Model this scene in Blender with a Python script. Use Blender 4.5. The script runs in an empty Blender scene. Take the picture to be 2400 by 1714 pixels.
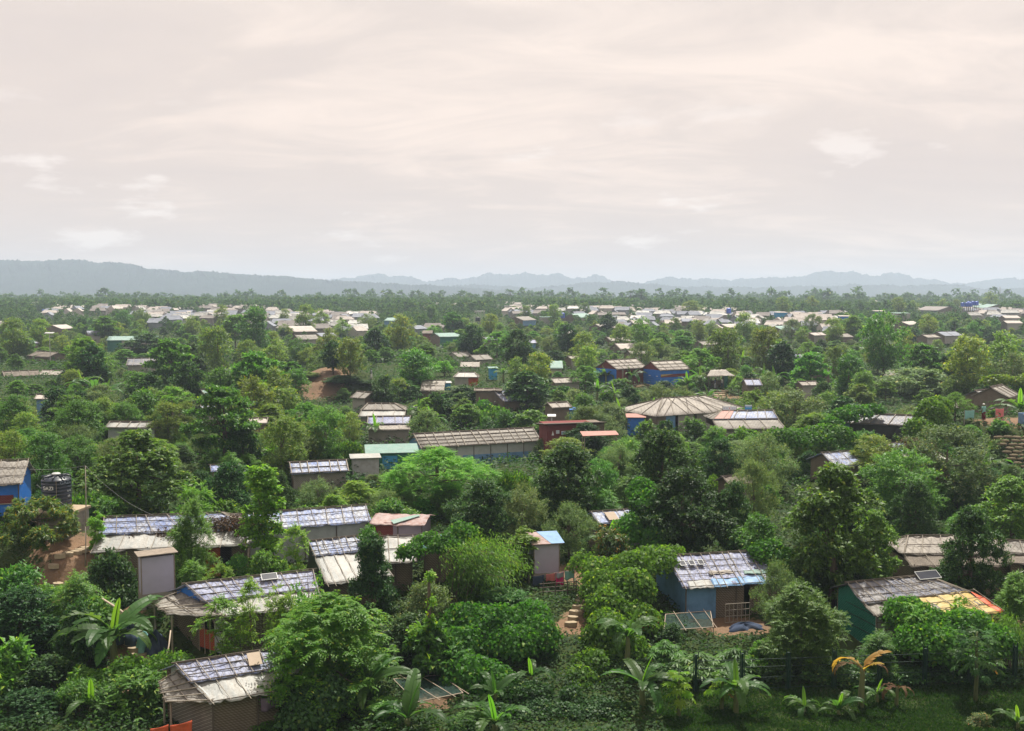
import bpy, math, random
import numpy as np
from mathutils import Vector, Matrix

random.seed(7)
RNG = np.random.default_rng(11)
SC = bpy.context.scene
COL = SC.collection
R = math.radians

# ---------------------------------------------------------------- camera, sky, sun, exposure
CAMZ = 18.0
F = 2300.0                       # focal length in pixels of a 2400 px wide picture
PITCH = math.atan(152.0 / F)
cam_d = bpy.data.cameras.new("camera")
cam = bpy.data.objects.new("camera", cam_d)
COL.objects.link(cam)
cam.location = (0, 0, CAMZ)
cam.rotation_euler = (math.pi / 2 - PITCH, 0, 0)
cam_d.sensor_width = 36.0
cam_d.lens = 36.0 * F / 2400.0
cam_d.clip_start = 0.5
cam_d.clip_end = 40000
SC.camera = cam

SUN_EL, SUN_AZ = 61.0, 14.0     # degrees; azimuth from straight ahead, positive is to the right
world = bpy.data.worlds.new("World")
SC.world = world
world.use_nodes = True
nt = world.node_tree
nt.nodes.clear()
N = nt.nodes.new
wo = N("ShaderNodeOutputWorld")
bg1 = N("ShaderNodeBackground")
bg2 = N("ShaderNodeBackground")
mx = N("ShaderNodeMixShader")
sky = N("ShaderNodeTexSky")
sky.sky_type = 'NISHITA'
sky.sun_disc = False
sky.sun_elevation = R(SUN_EL)
sky.sun_rotation = R(SUN_AZ)
sky.dust_density = 3.0
sky.air_density = 1.0
nt.links.new(sky.outputs[0], bg1.inputs[0])
bg1.inputs[1].default_value = 0.06
tc = N("ShaderNodeTexCoord")
sep = N("ShaderNodeSeparateXYZ")
nt.links.new(tc.outputs["Generated"], sep.inputs[0])


def wmath(op, a, b):
    m = N("ShaderNodeMath")
    m.operation = op
    for i, v in enumerate((a, b)):
        if hasattr(v, "is_linked") or hasattr(v, "links"):
            nt.links.new(v, m.inputs[i])
        else:
            m.inputs[i].default_value = v
    return m.outputs[0]


zden = wmath('ADD', wmath('MAXIMUM', sep.outputs[2], 0.0), 0.16)
cmb = N("ShaderNodeCombineXYZ")
nt.links.new(wmath('DIVIDE', sep.outputs[0], zden), cmb.inputs[0])
nt.links.new(wmath('DIVIDE', sep.outputs[1], zden), cmb.inputs[1])


def wnoise(scale, loc, sxy, detail, rough, dist=0.0):
    mp = N("ShaderNodeMapping")
    mp.inputs["Location"].default_value = loc
    mp.inputs["Rotation"].default_value = (0, 0, R(12))
    mp.inputs["Scale"].default_value = (sxy[0], sxy[1], 1)
    nt.links.new(cmb.outputs[0], mp.inputs[0])
    n = N("ShaderNodeTexNoise")
    n.inputs["Scale"].default_value = scale
    n.inputs["Detail"].default_value = detail
    n.inputs["Roughness"].default_value = rough
    n.inputs["Distortion"].default_value = dist
    nt.links.new(mp.outputs[0], n.inputs["Vector"])
    return n.outputs["Fac"]


n1 = wnoise(0.6, (3.1, 1.7, 0), (0.8, 1.3), 6, 0.55, 0.7)      # broad sheets
n2 = wnoise(1.9, (7.4, 0.3, 0), (0.8, 1.5), 9, 0.6, 1.0)        # streaks
fac = wmath('ADD', wmath('MULTIPLY', n1, 0.58), wmath('MULTIPLY', n2, 0.42))
rmp = N("ShaderNodeValToRGB")
cr = rmp.color_ramp
cr.elements[0].position = 0.36
cr.elements[0].color = (0.72, 0.635, 0.59, 1)
cr.elements[1].position = 0.62
cr.elements[1].color = (0.94, 0.815, 0.725, 1)
e = cr.elements.new(0.50)
e.color = (0.77, 0.675, 0.615, 1)
nt.links.new(fac, rmp.inputs[0])
# a few small puffs low over the horizon
mp3 = N("ShaderNodeMapping")
mp3.inputs["Scale"].default_value = (1.0, 1.0, 3.4)
mp3.inputs["Location"].default_value = (0.37, 0.0, 0.2)
nt.links.new(tc.outputs["Generated"], mp3.inputs[0])
n3 = N("ShaderNodeTexNoise")
n3.inputs["Scale"].default_value = 7.0
n3.inputs["Detail"].default_value = 8
n3.inputs["Roughness"].default_value = 0.58
nt.links.new(mp3.outputs[0], n3.inputs["Vector"])
r3 = N("ShaderNodeValToRGB")
r3.color_ramp.elements[0].position = 0.60
r3.color_ramp.elements[0].color = (0, 0, 0, 1)
r3.color_ramp.elements[1].position = 0.68
r3.color_ramp.elements[1].color = (1, 1, 1, 1)
nt.links.new(n3.outputs["Fac"], r3.inputs[0])
r4 = N("ShaderNodeValToRGB")
for i_, (p_, v_) in enumerate(((0.0, 0.0), (0.03, 0.8), (0.12, 0.8), (0.22, 0.0))):
    if i_ > 1:
        r4.color_ramp.elements.new(p_)
    r4.color_ramp.elements[i_].position = p_
    r4.color_ramp.elements[i_].color = (v_, v_, v_, 1)
nt.links.new(sep.outputs[2], r4.inputs[0])
el_ = N("ShaderNodeValToRGB")
el_.color_ramp.elements[0].position = 0.0
el_.color_ramp.elements[0].color = (0.97, 0.89, 0.845, 1)
el_.color_ramp.elements[1].position = 0.33
el_.color_ramp.elements[1].color = (1.0, 0.985, 0.965, 1)
nt.links.new(sep.outputs[2], el_.inputs[0])
gm = N("ShaderNodeMix")
gm.data_type = 'RGBA'
gm.blend_type = 'MULTIPLY'
gm.inputs[0].default_value = 1.0
nt.links.new(rmp.outputs[0], gm.inputs[6])
nt.links.new(el_.outputs[0], gm.inputs[7])
pf = N("ShaderNodeMix")
pf.data_type = 'RGBA'
nt.links.new(wmath('MULTIPLY', r3.outputs[0], r4.outputs[0]), pf.inputs[0])
nt.links.new(gm.outputs[2], pf.inputs[6])
pf.inputs[7].default_value = (1.0, 0.88, 0.80, 1)
nt.links.new(pf.outputs[2], bg2.inputs[0])
bg2.inputs[1].default_value = 0.785
mx.inputs[0].default_value = 0.93
nt.links.new(bg1.outputs[0], mx.inputs[1])
nt.links.new(bg2.outputs[0], mx.inputs[2])
nt.links.new(mx.outputs[0], wo.inputs[0])

sun_d = bpy.data.lights.new("sun", 'SUN')
sun_d.energy = 5.0
sun_d.angle = R(1.2)
sun_d.color = (1.0, 0.95, 0.84)
sun = bpy.data.objects.new("sun", sun_d)
COL.objects.link(sun)
sv = Vector((math.sin(R(SUN_AZ)) * math.cos(R(SUN_EL)), math.cos(R(SUN_AZ)) * math.cos(R(SUN_EL)), math.sin(R(SUN_EL))))
sun.rotation_euler = sv.to_track_quat('Z', 'Y').to_euler()
sun.location = sv * 300

SC.view_settings.view_transform = 'Standard'
SC.view_settings.look = 'None'
SC.view_settings.exposure = 0.54
SC.view_settings.gamma = 1.0
SC.view_settings.use_curve_mapping = False
SC.render.engine = 'CYCLES'
SC.cycles.max_bounces = 6
SC.cycles.diffuse_bounces = 3
SC.cycles.glossy_bounces = 2
SC.cycles.transmission_bounces = 4
SC.cycles.volume_bounces = 1
SC.cycles.caustics_reflective = False
SC.cycles.caustics_refractive = False
SC.cycles.use_denoising = True

# ---------------------------------------------------------------- projection helpers (pixels of the 2400 x 1714 picture)
_c, _s = math.cos(PITCH), math.sin(PITCH)


def ray(px, py):
    u, v = (px - 1200.0) / F, (857.0 - py) / F
    dy, dz = _c + v * _s, -_s + v * _c
    return u / dy, dz / dy


def at_d(px, py, d):
    rx, rz = ray(px, py)
    return Vector((rx * d, d, CAMZ + rz * d))


def at_z(px, py, z):
    rx, rz = ray(px, py)
    d = (z - CAMZ) / rz
    return Vector((rx * d, d, z))


def proj(p):
    x, y, z = p[0], p[1], p[2] - CAMZ
    dep = y * _c - z * _s
    return 1200 + F * x / dep, 857 - F * (y * _s + z * _c) / dep, dep


# ---------------------------------------------------------------- terrain height
PROF = np.array([[-400, 16.0], [-20, 16.2], [2, 16.0], [12, 11.0], [24, 3.5], [32, 0.4], [42, 0.0], [48, 0.6], [58, 1.8], [80, 2.6],
                 [115, 3.0], [165, 4.6], [230, 5.6], [280, 6.6], [380, 9.0], [500, 11.6], [620, 13.2], [800, 14.2], [1500, 15.0], [15000, 15.0]])
CTRL = []        # (x, y, dz, radius)


def base_z(x, y):
    z = np.interp(y, PROF[:, 0], PROF[:, 1])
    k = np.clip((np.asarray(y) - 60) / 80, 0, 1)
    return z + k * (0.9 * np.sin(x * 0.031 + 1.3) * np.cos(y * 0.027) + 0.5 * np.sin(x * 0.083 + y * 0.05))


def ctrl(x, y, z, r):
    CTRL.append((x, y, z - float(base_z(x, y)), r))


def zt(x, y):
    x = np.asarray(x, float)
    y = np.asarray(y, float)
    z = base_z(x, y)
    sw = np.zeros_like(z)
    sd = np.zeros_like(z)
    for cx, cy, dz, r in CTRL:
        w = np.exp(-((x - cx) ** 2 + (y - cy) ** 2) / (r * r)) ** 1.0
        sw = sw + w
        sd = sd + w * dz
    return z + sd / np.maximum(sw, 1.0)


# ---------------------------------------------------------------- object helpers
def mkobj(name, mesh, parent=None, mat=None, loc=None):
    o = bpy.data.objects.new(name, mesh)
    COL.objects.link(o)
    if parent is not None:
        o.parent = parent
    if mat is not None and mesh is not None:
        mesh.materials.append(mat)
    if loc is not None:
        o.location = loc
    return o


def tag(o, label=None, cat=None, group=None, kind=None):
    if label:
        o["label"] = label
    if cat:
        o["category"] = cat
    if group:
        o["group"] = group
    if kind:
        o["kind"] = kind
    return o


def empty(name, loc, rz=0.0):
    o = bpy.data.objects.new(name, None)
    COL.objects.link(o)
    o.empty_display_size = 0.3
    o.location = loc
    o.rotation_euler = (0, 0, rz)
    return o


def copy_tree(o, parent=None):
    c = o.copy()
    COL.objects.link(c)
    c.parent = parent
    for ch in list(o.children):
        copy_tree(ch, c)
    return c


class MB:
    def __init__(s):
        s.v, s.f, s.m = [], [], []

    def add(s, vs, fs, mi=0):
        o = len(s.v)
        s.v += [tuple(v) for v in vs]
        s.f += [tuple(i + o for i in f) for f in fs]
        s.m += [mi] * len(fs)
        return s

    def box(s, x0, x1, y0, y1, z0, z1, mi=0):
        return s.add([(x0, y0, z0), (x1, y0, z0), (x1, y1, z0), (x0, y1, z0), (x0, y0, z1), (x1, y0, z1), (x1, y1, z1), (x0, y1, z1)],
                     [(0, 3, 2, 1), (4, 5, 6, 7), (0, 1, 5, 4), (1, 2, 6, 5), (2, 3, 7, 6), (3, 0, 4, 7)], mi)

    def prism(s, poly, off, mi=0):
        """extrude polygon (3-D points) by vector off"""
        n = len(poly)
        a = [Vector(p) for p in poly]
        b = [p + Vector(off) for p in a]
        return s.add(a + b, [tuple(range(n - 1, -1, -1)), tuple(range(n, 2 * n))] + [(i, (i + 1) % n, n + (i + 1) % n, n + i) for i in range(n)], mi)

    def tube(s, pts, radii, sides=6, mi=0, cap=True):
        pts = [Vector(p) for p in pts]
        o = len(s.v)
        n = len(pts)
        ref = Vector((0.31, 0.17, 0.93))
        for i, p in enumerate(pts):
            t = (pts[min(i + 1, n - 1)] - pts[max(i - 1, 0)]).normalized()
            a = t.cross(ref)
            if a.length < 0.05:
                a = t.cross(Vector((1, 0, 0)))
            a.normalize()
            b = t.cross(a)
            r = radii[i] if hasattr(radii, "__len__") else radii
            for k in range(sides):
                an = 2 * math.pi * k / sides
                s.v.append(tuple(p + a * (r * math.cos(an)) + b * (r * math.sin(an))))
        for i in range(n - 1):
            for k in range(sides):
                k2 = (k + 1) % sides
                s.f.append((o + i * sides + k, o + i * sides + k2, o + (i + 1) * sides + k2, o + (i + 1) * sides + k))
                s.m.append(mi)
        if cap:
            s.f.append(tuple(o + k for k in range(sides - 1, -1, -1)))
            s.f.append(tuple(o + (n - 1) * sides + k for k in range(sides)))
            s.m += [mi, mi]
        return s

    def lathe(s, prof, sides=20, mi=0):
        o = len(s.v)
        for r, z in prof:
            for k in range(sides):
                an = 2 * math.pi * k / sides
                s.v.append((r * math.cos(an), r * math.sin(an), z))
        for i in range(len(prof) - 1):
            for k in range(sides):
                k2 = (k + 1) % sides
                s.f.append((o + i * sides + k, o + i * sides + k2, o + (i + 1) * sides + k2, o + (i + 1) * sides + k))
                s.m.append(mi)
        return s

    def mesh(s, name, smooth=False):
        me = bpy.data.meshes.new(name)
        me.from_pydata(s.v, [], s.f)
        if any(s.m):
            me.polygons.foreach_set("material_index", s.m)
        if smooth:
            me.polygons.foreach_set("use_smooth", [True] * len(s.f))
        me.update()
        return me

    def build(s, name, mats, parent=None, smooth=False):
        me = s.mesh(name, smooth)
        for m in (mats if isinstance(mats, (list, tuple)) else [mats]):
            me.materials.append(m)
        return mkobj(name, me, parent)


def quads_mesh(name, V, per=4):
    """V (n*per,3) array: n separate polygons of `per` corners"""
    n = len(V) // per
    me = bpy.data.meshes.new(name)
    me.vertices.add(len(V))
    me.vertices.foreach_set("co", np.ascontiguousarray(V, dtype=np.float32).ravel())
    me.loops.add(len(V))
    me.loops.foreach_set("vertex_index", np.arange(len(V), dtype=np.int32))
    me.polygons.add(n)
    me.polygons.foreach_set("loop_start", np.arange(0, len(V), per, dtype=np.int32))
    me.polygons.foreach_set("loop_total", np.full(n, per, dtype=np.int32))
    me.update(calc_edges=True)
    return me


# ---------------------------------------------------------------- materials
class NT:
    def __init__(s, name):
        s.mat = bpy.data.materials.new(name)
        s.mat.use_nodes = True
        s.t = s.mat.node_tree
        s.t.nodes.clear()
        s.out = s.t.nodes.new("ShaderNodeOutputMaterial")

    def n(s, typ, **kw):
        nd = s.t.nodes.new(typ)
        for k, v in kw.items():
            if k.startswith("i_"):
                key = k[2:].replace("_", " ")
                key = int(key) if key.isdigit() else key
                s.set(nd.inputs[key], v)
            else:
                setattr(nd, k, v)
        return nd

    def set(s, inp, v):
        if isinstance(v, bpy.types.NodeSocket):
            s.t.links.new(v, inp)
        elif isinstance(v, (tuple, list)) and len(v) == 3 and inp.type == 'RGBA':
            inp.default_value = (*v, 1)
        else:
            inp.default_value = v

    def coord(s, which="Object", scale=(1, 1, 1), rot=(0, 0, 0), loc=(0, 0, 0)):
        t = s.n("ShaderNodeTexCoord")
        m = s.n("ShaderNodeMapping")
        m.inputs["Scale"].default_value = scale
        m.inputs["Rotation"].default_value = rot
        m.inputs["Location"].default_value = loc
        s.t.links.new(t.outputs[which], m.inputs[0])
        return m.outputs[0]

    def noise(s, vec, scale, detail=4, rough=0.55, dist=0.0):
        return s.n("ShaderNodeTexNoise", i_Vector=vec, i_Scale=scale, i_Detail=detail, i_Roughness=rough, i_Distortion=dist).outputs["Fac"]

    def ramp(s, fac, stops):
        r = s.n("ShaderNodeValToRGB", i_Fac=fac)
        el = r.color_ramp.elements
        while len(el) < len(stops):
            el.new(0.5)
        for i, (p, c) in enumerate(stops):
            el[i].position = p
            el[i].color = (c, c, c, 1) if not hasattr(c, "__len__") else (*c, 1)
        return r.outputs[0]

    def math(s, op, a, b=0.0, c=0.0):
        m = s.n("ShaderNodeMath", operation=op)
        s.set(m.inputs[0], a)
        s.set(m.inputs[1], b)
        s.set(m.inputs[2], c)
        return m.outputs[0]

    def mix(s, f, a, b, mode='MIX'):
        m = s.n("ShaderNodeMix", data_type='RGBA', blend_type=mode)
        s.set(m.inputs[0], f)
        s.set(m.inputs[6], a)
        s.set(m.inputs[7], b)
        return m.outputs[2]

    def bump(s, h, strength=0.3, dist=0.05):
        return s.n("ShaderNodeBump", i_Strength=strength, i_Distance=dist, i_Height=h).outputs[0]

    def bsdf(s, color, rough=0.7, normal=None, spec=0.3, metal=0.0):
        b = s.n("ShaderNodeBsdfPrincipled")
        s.set(b.inputs["Base Color"], color)
        s.set(b.inputs["Roughness"], rough)
        b.inputs["Specular IOR Level"].default_value = spec
        b.inputs["Metallic"].default_value = metal
        if normal is not None:
            s.set(b.inputs["Normal"], normal)
        return b.outputs[0]

    def done(s, sh):
        s.t.links.new(sh, s.out.inputs[0])
        return s.mat


def mat_leaf(name, cols, trans=0.3, rough=0.5, spec=0.35, tint=0.25):
    """leaf colours picked per leaf, shifted a little from plant to plant"""
    k = NT(name)
    g = k.n("ShaderNodeNewGeometry")
    oi = k.n("ShaderNodeObjectInfo")
    p = k.coord("Object")
    big = k.noise(p, 0.9, 2)
    f = k.math('ADD', k.math('MULTIPLY', g.outputs["Random Per Island"], 0.55), k.math('MULTIPLY', big, 0.45))
    n = len(cols)
    c = k.ramp(f, [(0.18 + 0.64 * i / (n - 1), cols[i]) for i in range(n)])
    if n == 3:
        old = tuple(min(1.0, v_ * q_) for v_, q_ in zip(cols[2], (1.9, 1.25, 0.9)))
        c = k.mix(k.ramp(g.outputs["Random Per Island"], [(0.955, 0.0), (0.965, 1.0)]), c, old)
    hs = k.n("ShaderNodeHueSaturation", i_Color=c)
    hs.inputs["Saturation"].default_value = 0.97
    k.set(hs.inputs["Hue"], k.math('ADD', 0.5 - 0.018, k.math('MULTIPLY', oi.outputs["Random"], 0.036)))
    k.set(hs.inputs["Value"], k.math('ADD', 1.0 - tint, k.math('MULTIPLY', k.math('FRACT', k.math('MULTIPLY', oi.outputs["Random"], 7.31)), 2 * tint)))
    b = k.bsdf(hs.outputs[0], rough, None, spec)
    t = k.n("ShaderNodeBsdfTranslucent")
    k.set(t.inputs[0], k.mix(0.5, hs.outputs[0], k.mix(1.0, hs.outputs[0], (2.0, 1.9, 0.35), 'MULTIPLY')))
    m = k.n("ShaderNodeMixShader")
    m.inputs[0].default_value = min(0.58, trans * 1.5)
    k.t.links.new(b, m.inputs[1])
    k.t.links.new(t.outputs[0], m.inputs[2])
    return k.done(m.outputs[0])


def mat_plain(name, color, rough=0.7, spec=0.3, var=0.25, scale=3.0, bump=0.15, metal=0.0, stretch=(1, 1, 1), dirt=(0.12, 0.09, 0.06), dirt_amt=0.35):
    k = NT(name)
    v = k.coord("Object", stretch)
    n1_ = k.noise(v, scale, 6, 0.6)
    n2_ = k.noise(v, scale * 6, 3)
    c = k.mix(k.ramp(n1_, [(0.3, 0.0), (0.7, 1.0)]), tuple(x * (1 - var) for x in color), tuple(min(1, x * (1 + var)) for x in color))
    d = k.math('MULTIPLY', k.ramp(n1_, [(0.52, 0.0), (0.78, 1.0)]), dirt_amt)
    c = k.mix(d, c, dirt)
    return k.done(k.bsdf(c, rough, k.bump(n2_, bump, 0.02), spec, metal))


def mat_tarp(name, c1, c2, split=0.5, lattice=0.6, grime=0.5, rough=0.55, lat_col=(0.16, 0.14, 0.12), freq=7.0):
    """plastic sheet, faded in patches, with a diagonal bamboo lattice pressed under / over it"""
    k = NT(name)
    v = k.coord("Object")
    oi = k.n("ShaderNodeObjectInfo")
    off = k.n("ShaderNodeVectorMath", operation='ADD', i_0=v)
    cb = k.n("ShaderNodeCombineXYZ", i_0=k.math('MULTIPLY', oi.outputs["Random"], 37.0), i_1=k.math('MULTIPLY', oi.outputs["Random"], 91.0))
    k.t.links.new(cb.outputs[0], off.inputs[1])
    ov = off.outputs[0]
    st = k.n("ShaderNodeMapping", i_Vector=ov)
    st.inputs["Scale"].default_value = (3.5, 0.5, 0.5)
    n_big = k.noise(ov, 0.8, 5, 0.6, 0.5)
    n_str = k.noise(st.outputs[0], 1.6, 5, 0.65)
    n_fine = k.noise(ov, 14, 4, 0.6)
    f = k.ramp(k.math('ADD', k.math('MULTIPLY', n_big, 0.55), k.math('MULTIPLY', n_str, 0.45)), [(split - 0.07, 0.0), (split + 0.07, 1.0)])
    c = k.mix(f, c1, c2)
    c = k.mix(k.math('MULTIPLY', k.ramp(n_str, [(0.45, 0.0), (0.75, 1.0)]), grime), c, (0.17, 0.14, 0.11))
    c = k.mix(k.math('MULTIPLY', k.ramp(n_fine, [(0.5, 0.0), (0.7, 1.0)]), grime * 0.6), c, (0.13, 0.11, 0.09))
    if lattice > 0:
        lines = None
        for rz in (0.55, -0.55):
            mp = k.n("ShaderNodeMapping", i_Vector=v)
            mp.inputs["Rotation"].default_value = (0, 0, rz)
            w = k.n("ShaderNodeTexWave", i_Vector=mp.outputs[0], i_Scale=freq / 6.28, i_Distortion=0.6, i_Detail=1.0)
            w.inputs["Detail Scale"].default_value = 0.7
            l = k.ramp(w.outputs["Fac"], [(0.80, 0.0), (0.93, 1.0)])
            lines = l if lines is None else k.math('MAXIMUM', lines, l)
        lines = k.math('MULTIPLY', lines, k.ramp(k.noise(ov, 1.3, 3), [(0.35, 0.25), (0.6, 1.0)]))
        c = k.mix(k.math('MULTIPLY', lines, lattice), c, lat_col)
        h = k.math('ADD', k.math('MULTIPLY', lines, 0.7), k.noise(ov, 5, 4))
    else:
        h = k.noise(ov, 4, 5)
    return k.done(k.bsdf(c, rough, k.bump(h, 0.7, 0.06), 0.4))


def mat_weave(name, c1, c2, fx=26.0, fz=19.0):
    """split-bamboo matting"""
    k = NT(name)
    v = k.coord("Object")
    w1 = k.n("ShaderNodeTexWave", i_Vector=v, i_Scale=fx / 6.28, i_Distortion=1.2, i_Detail=2.0)
    w1.bands_direction = 'DIAGONAL'
    w2 = k.n("ShaderNodeTexWave", i_Vector=v, i_Scale=fz / 6.28, i_Distortion=1.5, i_Detail=2.0)
    w2.bands_direction = 'Z'
    nz = k.noise(v, 1.4, 6, 0.65)
    f = k.math('ADD', k.math('MULTIPLY', w1.outputs["Fac"], 0.3), k.math('ADD', k.math('MULTIPLY', w2.outputs["Fac"], 0.25), k.math('MULTIPLY', nz, 0.5)))
    c = k.ramp(f, [(0.25, tuple(x * 0.7 for x in c1)), (0.5, c1), (0.8, c2)])
    return k.done(k.bsdf(c, 0.85, k.bump(f, 0.25, 0.02), 0.2))


def mat_corr(name, col, rust=None, rust_amt=0.4, freq=40.0, axis='X', rough=0.5):
    """corrugated sheet"""
    k = NT(name)
    v = k.coord("Object")
    w = k.n("ShaderNodeTexWave", i_Vector=v, i_Scale=freq / 6.28)
    w.bands_direction = axis
    nz = k.noise(v, 1.7, 6, 0.65)
    c = k.mix(k.ramp(nz, [(0.3, 0.0), (0.7, 1.0)]), tuple(x * 0.8 for x in col), tuple(x * 1.15 for x in col))
    if rust:
        c = k.mix(k.math('MULTIPLY', k.ramp(k.noise(v, 3.0, 6, 0.7), [(0.45, 0.0), (0.62, 1.0)]), rust_amt), c, rust)
    return k.done(k.bsdf(c, rough, k.bump(w.outputs["Fac"], 0.5, 0.03), 0.4))


M = {}
M['leaf_olive'] = mat_leaf("leaf_olive", [(0.079, 0.141, 0.024), (0.136, 0.232, 0.036), (0.218, 0.319, 0.045)], 0.34)
M['leaf_mid'] = mat_leaf("leaf_mid", [(0.046, 0.131, 0.021), (0.084, 0.219, 0.034), (0.141, 0.317, 0.045)], 0.32)
M['leaf_dark'] = mat_leaf("leaf_dark", [(0.018, 0.062, 0.017), (0.033, 0.097, 0.024), (0.064, 0.153, 0.034)], 0.24, 0.5, 0.22)
M['leaf_bright'] = mat_leaf("leaf_bright", [(0.084, 0.207, 0.019), (0.136, 0.315, 0.026), (0.209, 0.414, 0.041)], 0.38)
M['leaf_grey'] = mat_leaf("leaf_grey", [(0.069, 0.126, 0.039), (0.123, 0.201, 0.066), (0.192, 0.287, 0.103)], 0.25, 0.6, 0.3)
M['leaf_lime'] = mat_leaf("leaf_lime", [(0.083, 0.196, 0.016), (0.132, 0.286, 0.021), (0.206, 0.348, 0.030)], 0.42)
M['leaf_mango'] = mat_leaf("leaf_mango", [(0.043, 0.105, 0.019), (0.085, 0.174, 0.030), (0.229, 0.227, 0.042)], 0.28, 0.45)
M['leaf_creeper'] = mat_leaf("leaf_creeper", [(0.040, 0.118, 0.012), (0.068, 0.184, 0.019), (0.112, 0.254, 0.029)], 0.36, 0.55, 0.3, 0.12)  # greens taken down to stand in for shade over the foreground
M['leaf_ground'] = mat_leaf("leaf_ground", [(0.012, 0.039, 0.006), (0.023, 0.073, 0.009), (0.043, 0.106, 0.015)], 0.3, 0.6, 0.25, 0.0)  # foreground shade is partly put into these dark leaf colours
M['leaf_redtip'] = mat_leaf("leaf_redtip", [(0.035, 0.087, 0.019), (0.063, 0.139, 0.024), (0.201, 0.149, 0.039)], 0.25)
M['leaf_dry'] = mat_leaf("leaf_dry", [(0.050, 0.035, 0.022), (0.090, 0.065, 0.040), (0.140, 0.110, 0.070)], 0.1, 0.9, 0.1)
M['leaf_banana'] = mat_leaf("leaf_banana", [(0.039, 0.111, 0.024), (0.064, 0.158, 0.034), (0.093, 0.205, 0.043)], 0.38, 0.45, 0.35, 0.18)
M['leaf_spear'] = mat_leaf("leaf_spear", [(0.101, 0.248, 0.016), (0.122, 0.298, 0.024)], 0.5, 0.45, 0.4, 0.1)
M['leaf_yellow'] = mat_leaf("leaf_yellow", [(0.40, 0.23, 0.05), (0.46, 0.29, 0.06), (0.28, 0.15, 0.04)], 0.35, 0.6, 0.3, 0.05)
M['leaf_brown'] = mat_leaf("leaf_brown", [(0.100, 0.060, 0.035), (0.160, 0.100, 0.055)], 0.15, 0.9, 0.1, 0.1)
M['leaf_grass'] = mat_leaf("leaf_grass", [(0.013, 0.043, 0.006), (0.021, 0.064, 0.009), (0.032, 0.080, 0.012)], 0.3, 0.7, 0.2, 0.0)  # shade lying on the mown strip is put into this dark green
M['leaf_forest'] = mat_leaf("leaf_forest", [(0.032, 0.092, 0.024), (0.060, 0.137, 0.035), (0.094, 0.182, 0.044)], 0.2, 0.8, 0.1, 0.15)
M['bark'] = mat_plain("bark", (0.13, 0.105, 0.08), 0.9, 0.1, 0.35, 6, 0.6, stretch=(1, 1, 0.3))
M['stem'] = mat_plain("banana_stem", (0.13, 0.15, 0.06), 0.7, 0.3, 0.4, 4, 0.3, stretch=(1, 1, 0.3), dirt=(0.10, 0.06, 0.03), dirt_amt=0.6)
M['bamboo'] = mat_plain("bamboo", (0.30, 0.265, 0.22), 0.7, 0.3, 0.3, 4, 0.2)
M['bamboo_dark'] = mat_plain("weathered_bamboo", (0.12, 0.10, 0.085), 0.85, 0.2, 0.35, 4, 0.3)
M['tarp_blue'] = mat_tarp("faded_blue_tarp", (0.179, 0.244, 0.474), (0.375, 0.408, 0.491), 0.50, 0.50, 0.42)
M['tarp_violet'] = mat_tarp("violet_blue_tarp", (0.165, 0.190, 0.346), (0.297, 0.330, 0.479), 0.5, 0.55, 0.38)
M['tarp_white'] = mat_tarp("dirty_white_tarp", (0.275, 0.286, 0.281), (0.418, 0.413, 0.391), 0.5, 0.0, 0.75)
M['tarp_grey'] = mat_tarp("grey_matting_roof", (0.216, 0.202, 0.187), (0.317, 0.302, 0.274), 0.5, 0.55, 0.45, 0.8)
M['tarp_pale'] = mat_tarp("pale_matting_roof", (0.285, 0.260, 0.236), (0.372, 0.341, 0.304), 0.5, 0.4, 0.3, 0.75, freq=5)
M['tarp_dark'] = mat_tarp("grimy_slate_tarp", (0.118, 0.134, 0.198), (0.244, 0.244, 0.260), 0.5, 0.6, 0.55)
M['tarp_thatch'] = mat_tarp("brown_thatch", (0.136, 0.112, 0.092), (0.240, 0.208, 0.176), 0.5, 0.7, 0.5, 0.9, freq=16)
M['plastic_blue'] = mat_plain("blue_plastic_sheet", (0.018, 0.15, 0.56), 0.45, 0.4, 0.18, 2.2, 0.5, dirt=(0.05, 0.1, 0.3), dirt_amt=0.4)
M['plastic_steel'] = mat_plain("dusty_blue_sheet", (0.12, 0.25, 0.44), 0.5, 0.4, 0.25, 2.0, 0.6, dirt=(0.10, 0.16, 0.26))
M['plastic_white'] = mat_plain("white_plastic_sheet", (0.36, 0.39, 0.40), 0.5, 0.4, 0.15, 2.0, 0.6, dirt=(0.25, 0.26, 0.24))
M['plastic_black'] = mat_plain("black_plastic_sheet", (0.022, 0.024, 0.03), 0.4, 0.5, 0.3, 2.0, 0.8, dirt=(0.05, 0.05, 0.05))
M['plastic_yellow'] = mat_tarp("yellow_tarp", (0.44, 0.32, 0.09), (0.48, 0.37, 0.15), 0.5, 0.0, 0.12)
M['plastic_red'] = mat_plain("red_orange_sheet", (0.62, 0.11, 0.045), 0.55, 0.35, 0.2, 3.0, 0.5, dirt=(0.30, 0.08, 0.05))
M['tank_blue'] = mat_plain("blue_tank_plastic", (0.03, 0.09, 0.48), 0.4, 0.5, 0.1, 2.0, 0.1, dirt=(0.05, 0.08, 0.2))
M['tank_black'] = mat_plain("black_tank_plastic", (0.014, 0.020, 0.036), 0.38, 0.5, 0.2, 2.0, 0.1, dirt=(0.05, 0.05, 0.05), dirt_amt=0.2)
M['letter_white'] = mat_plain("white_lettering", (0.72, 0.72, 0.72), 0.6, 0.3, 0.05, 3, 0.0, dirt_amt=0.1)
M['letter_grey'] = mat_plain("worn_lettering", (0.22, 0.27, 0.33), 0.6, 0.3, 0.1, 3, 0.0, dirt_amt=0.1)
M['lavender'] = mat_plain("lavender_panel", (0.40, 0.38, 0.48), 0.6, 0.35, 0.08, 1.2, 0.2, dirt=(0.28, 0.26, 0.30), dirt_amt=0.5)
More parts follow.
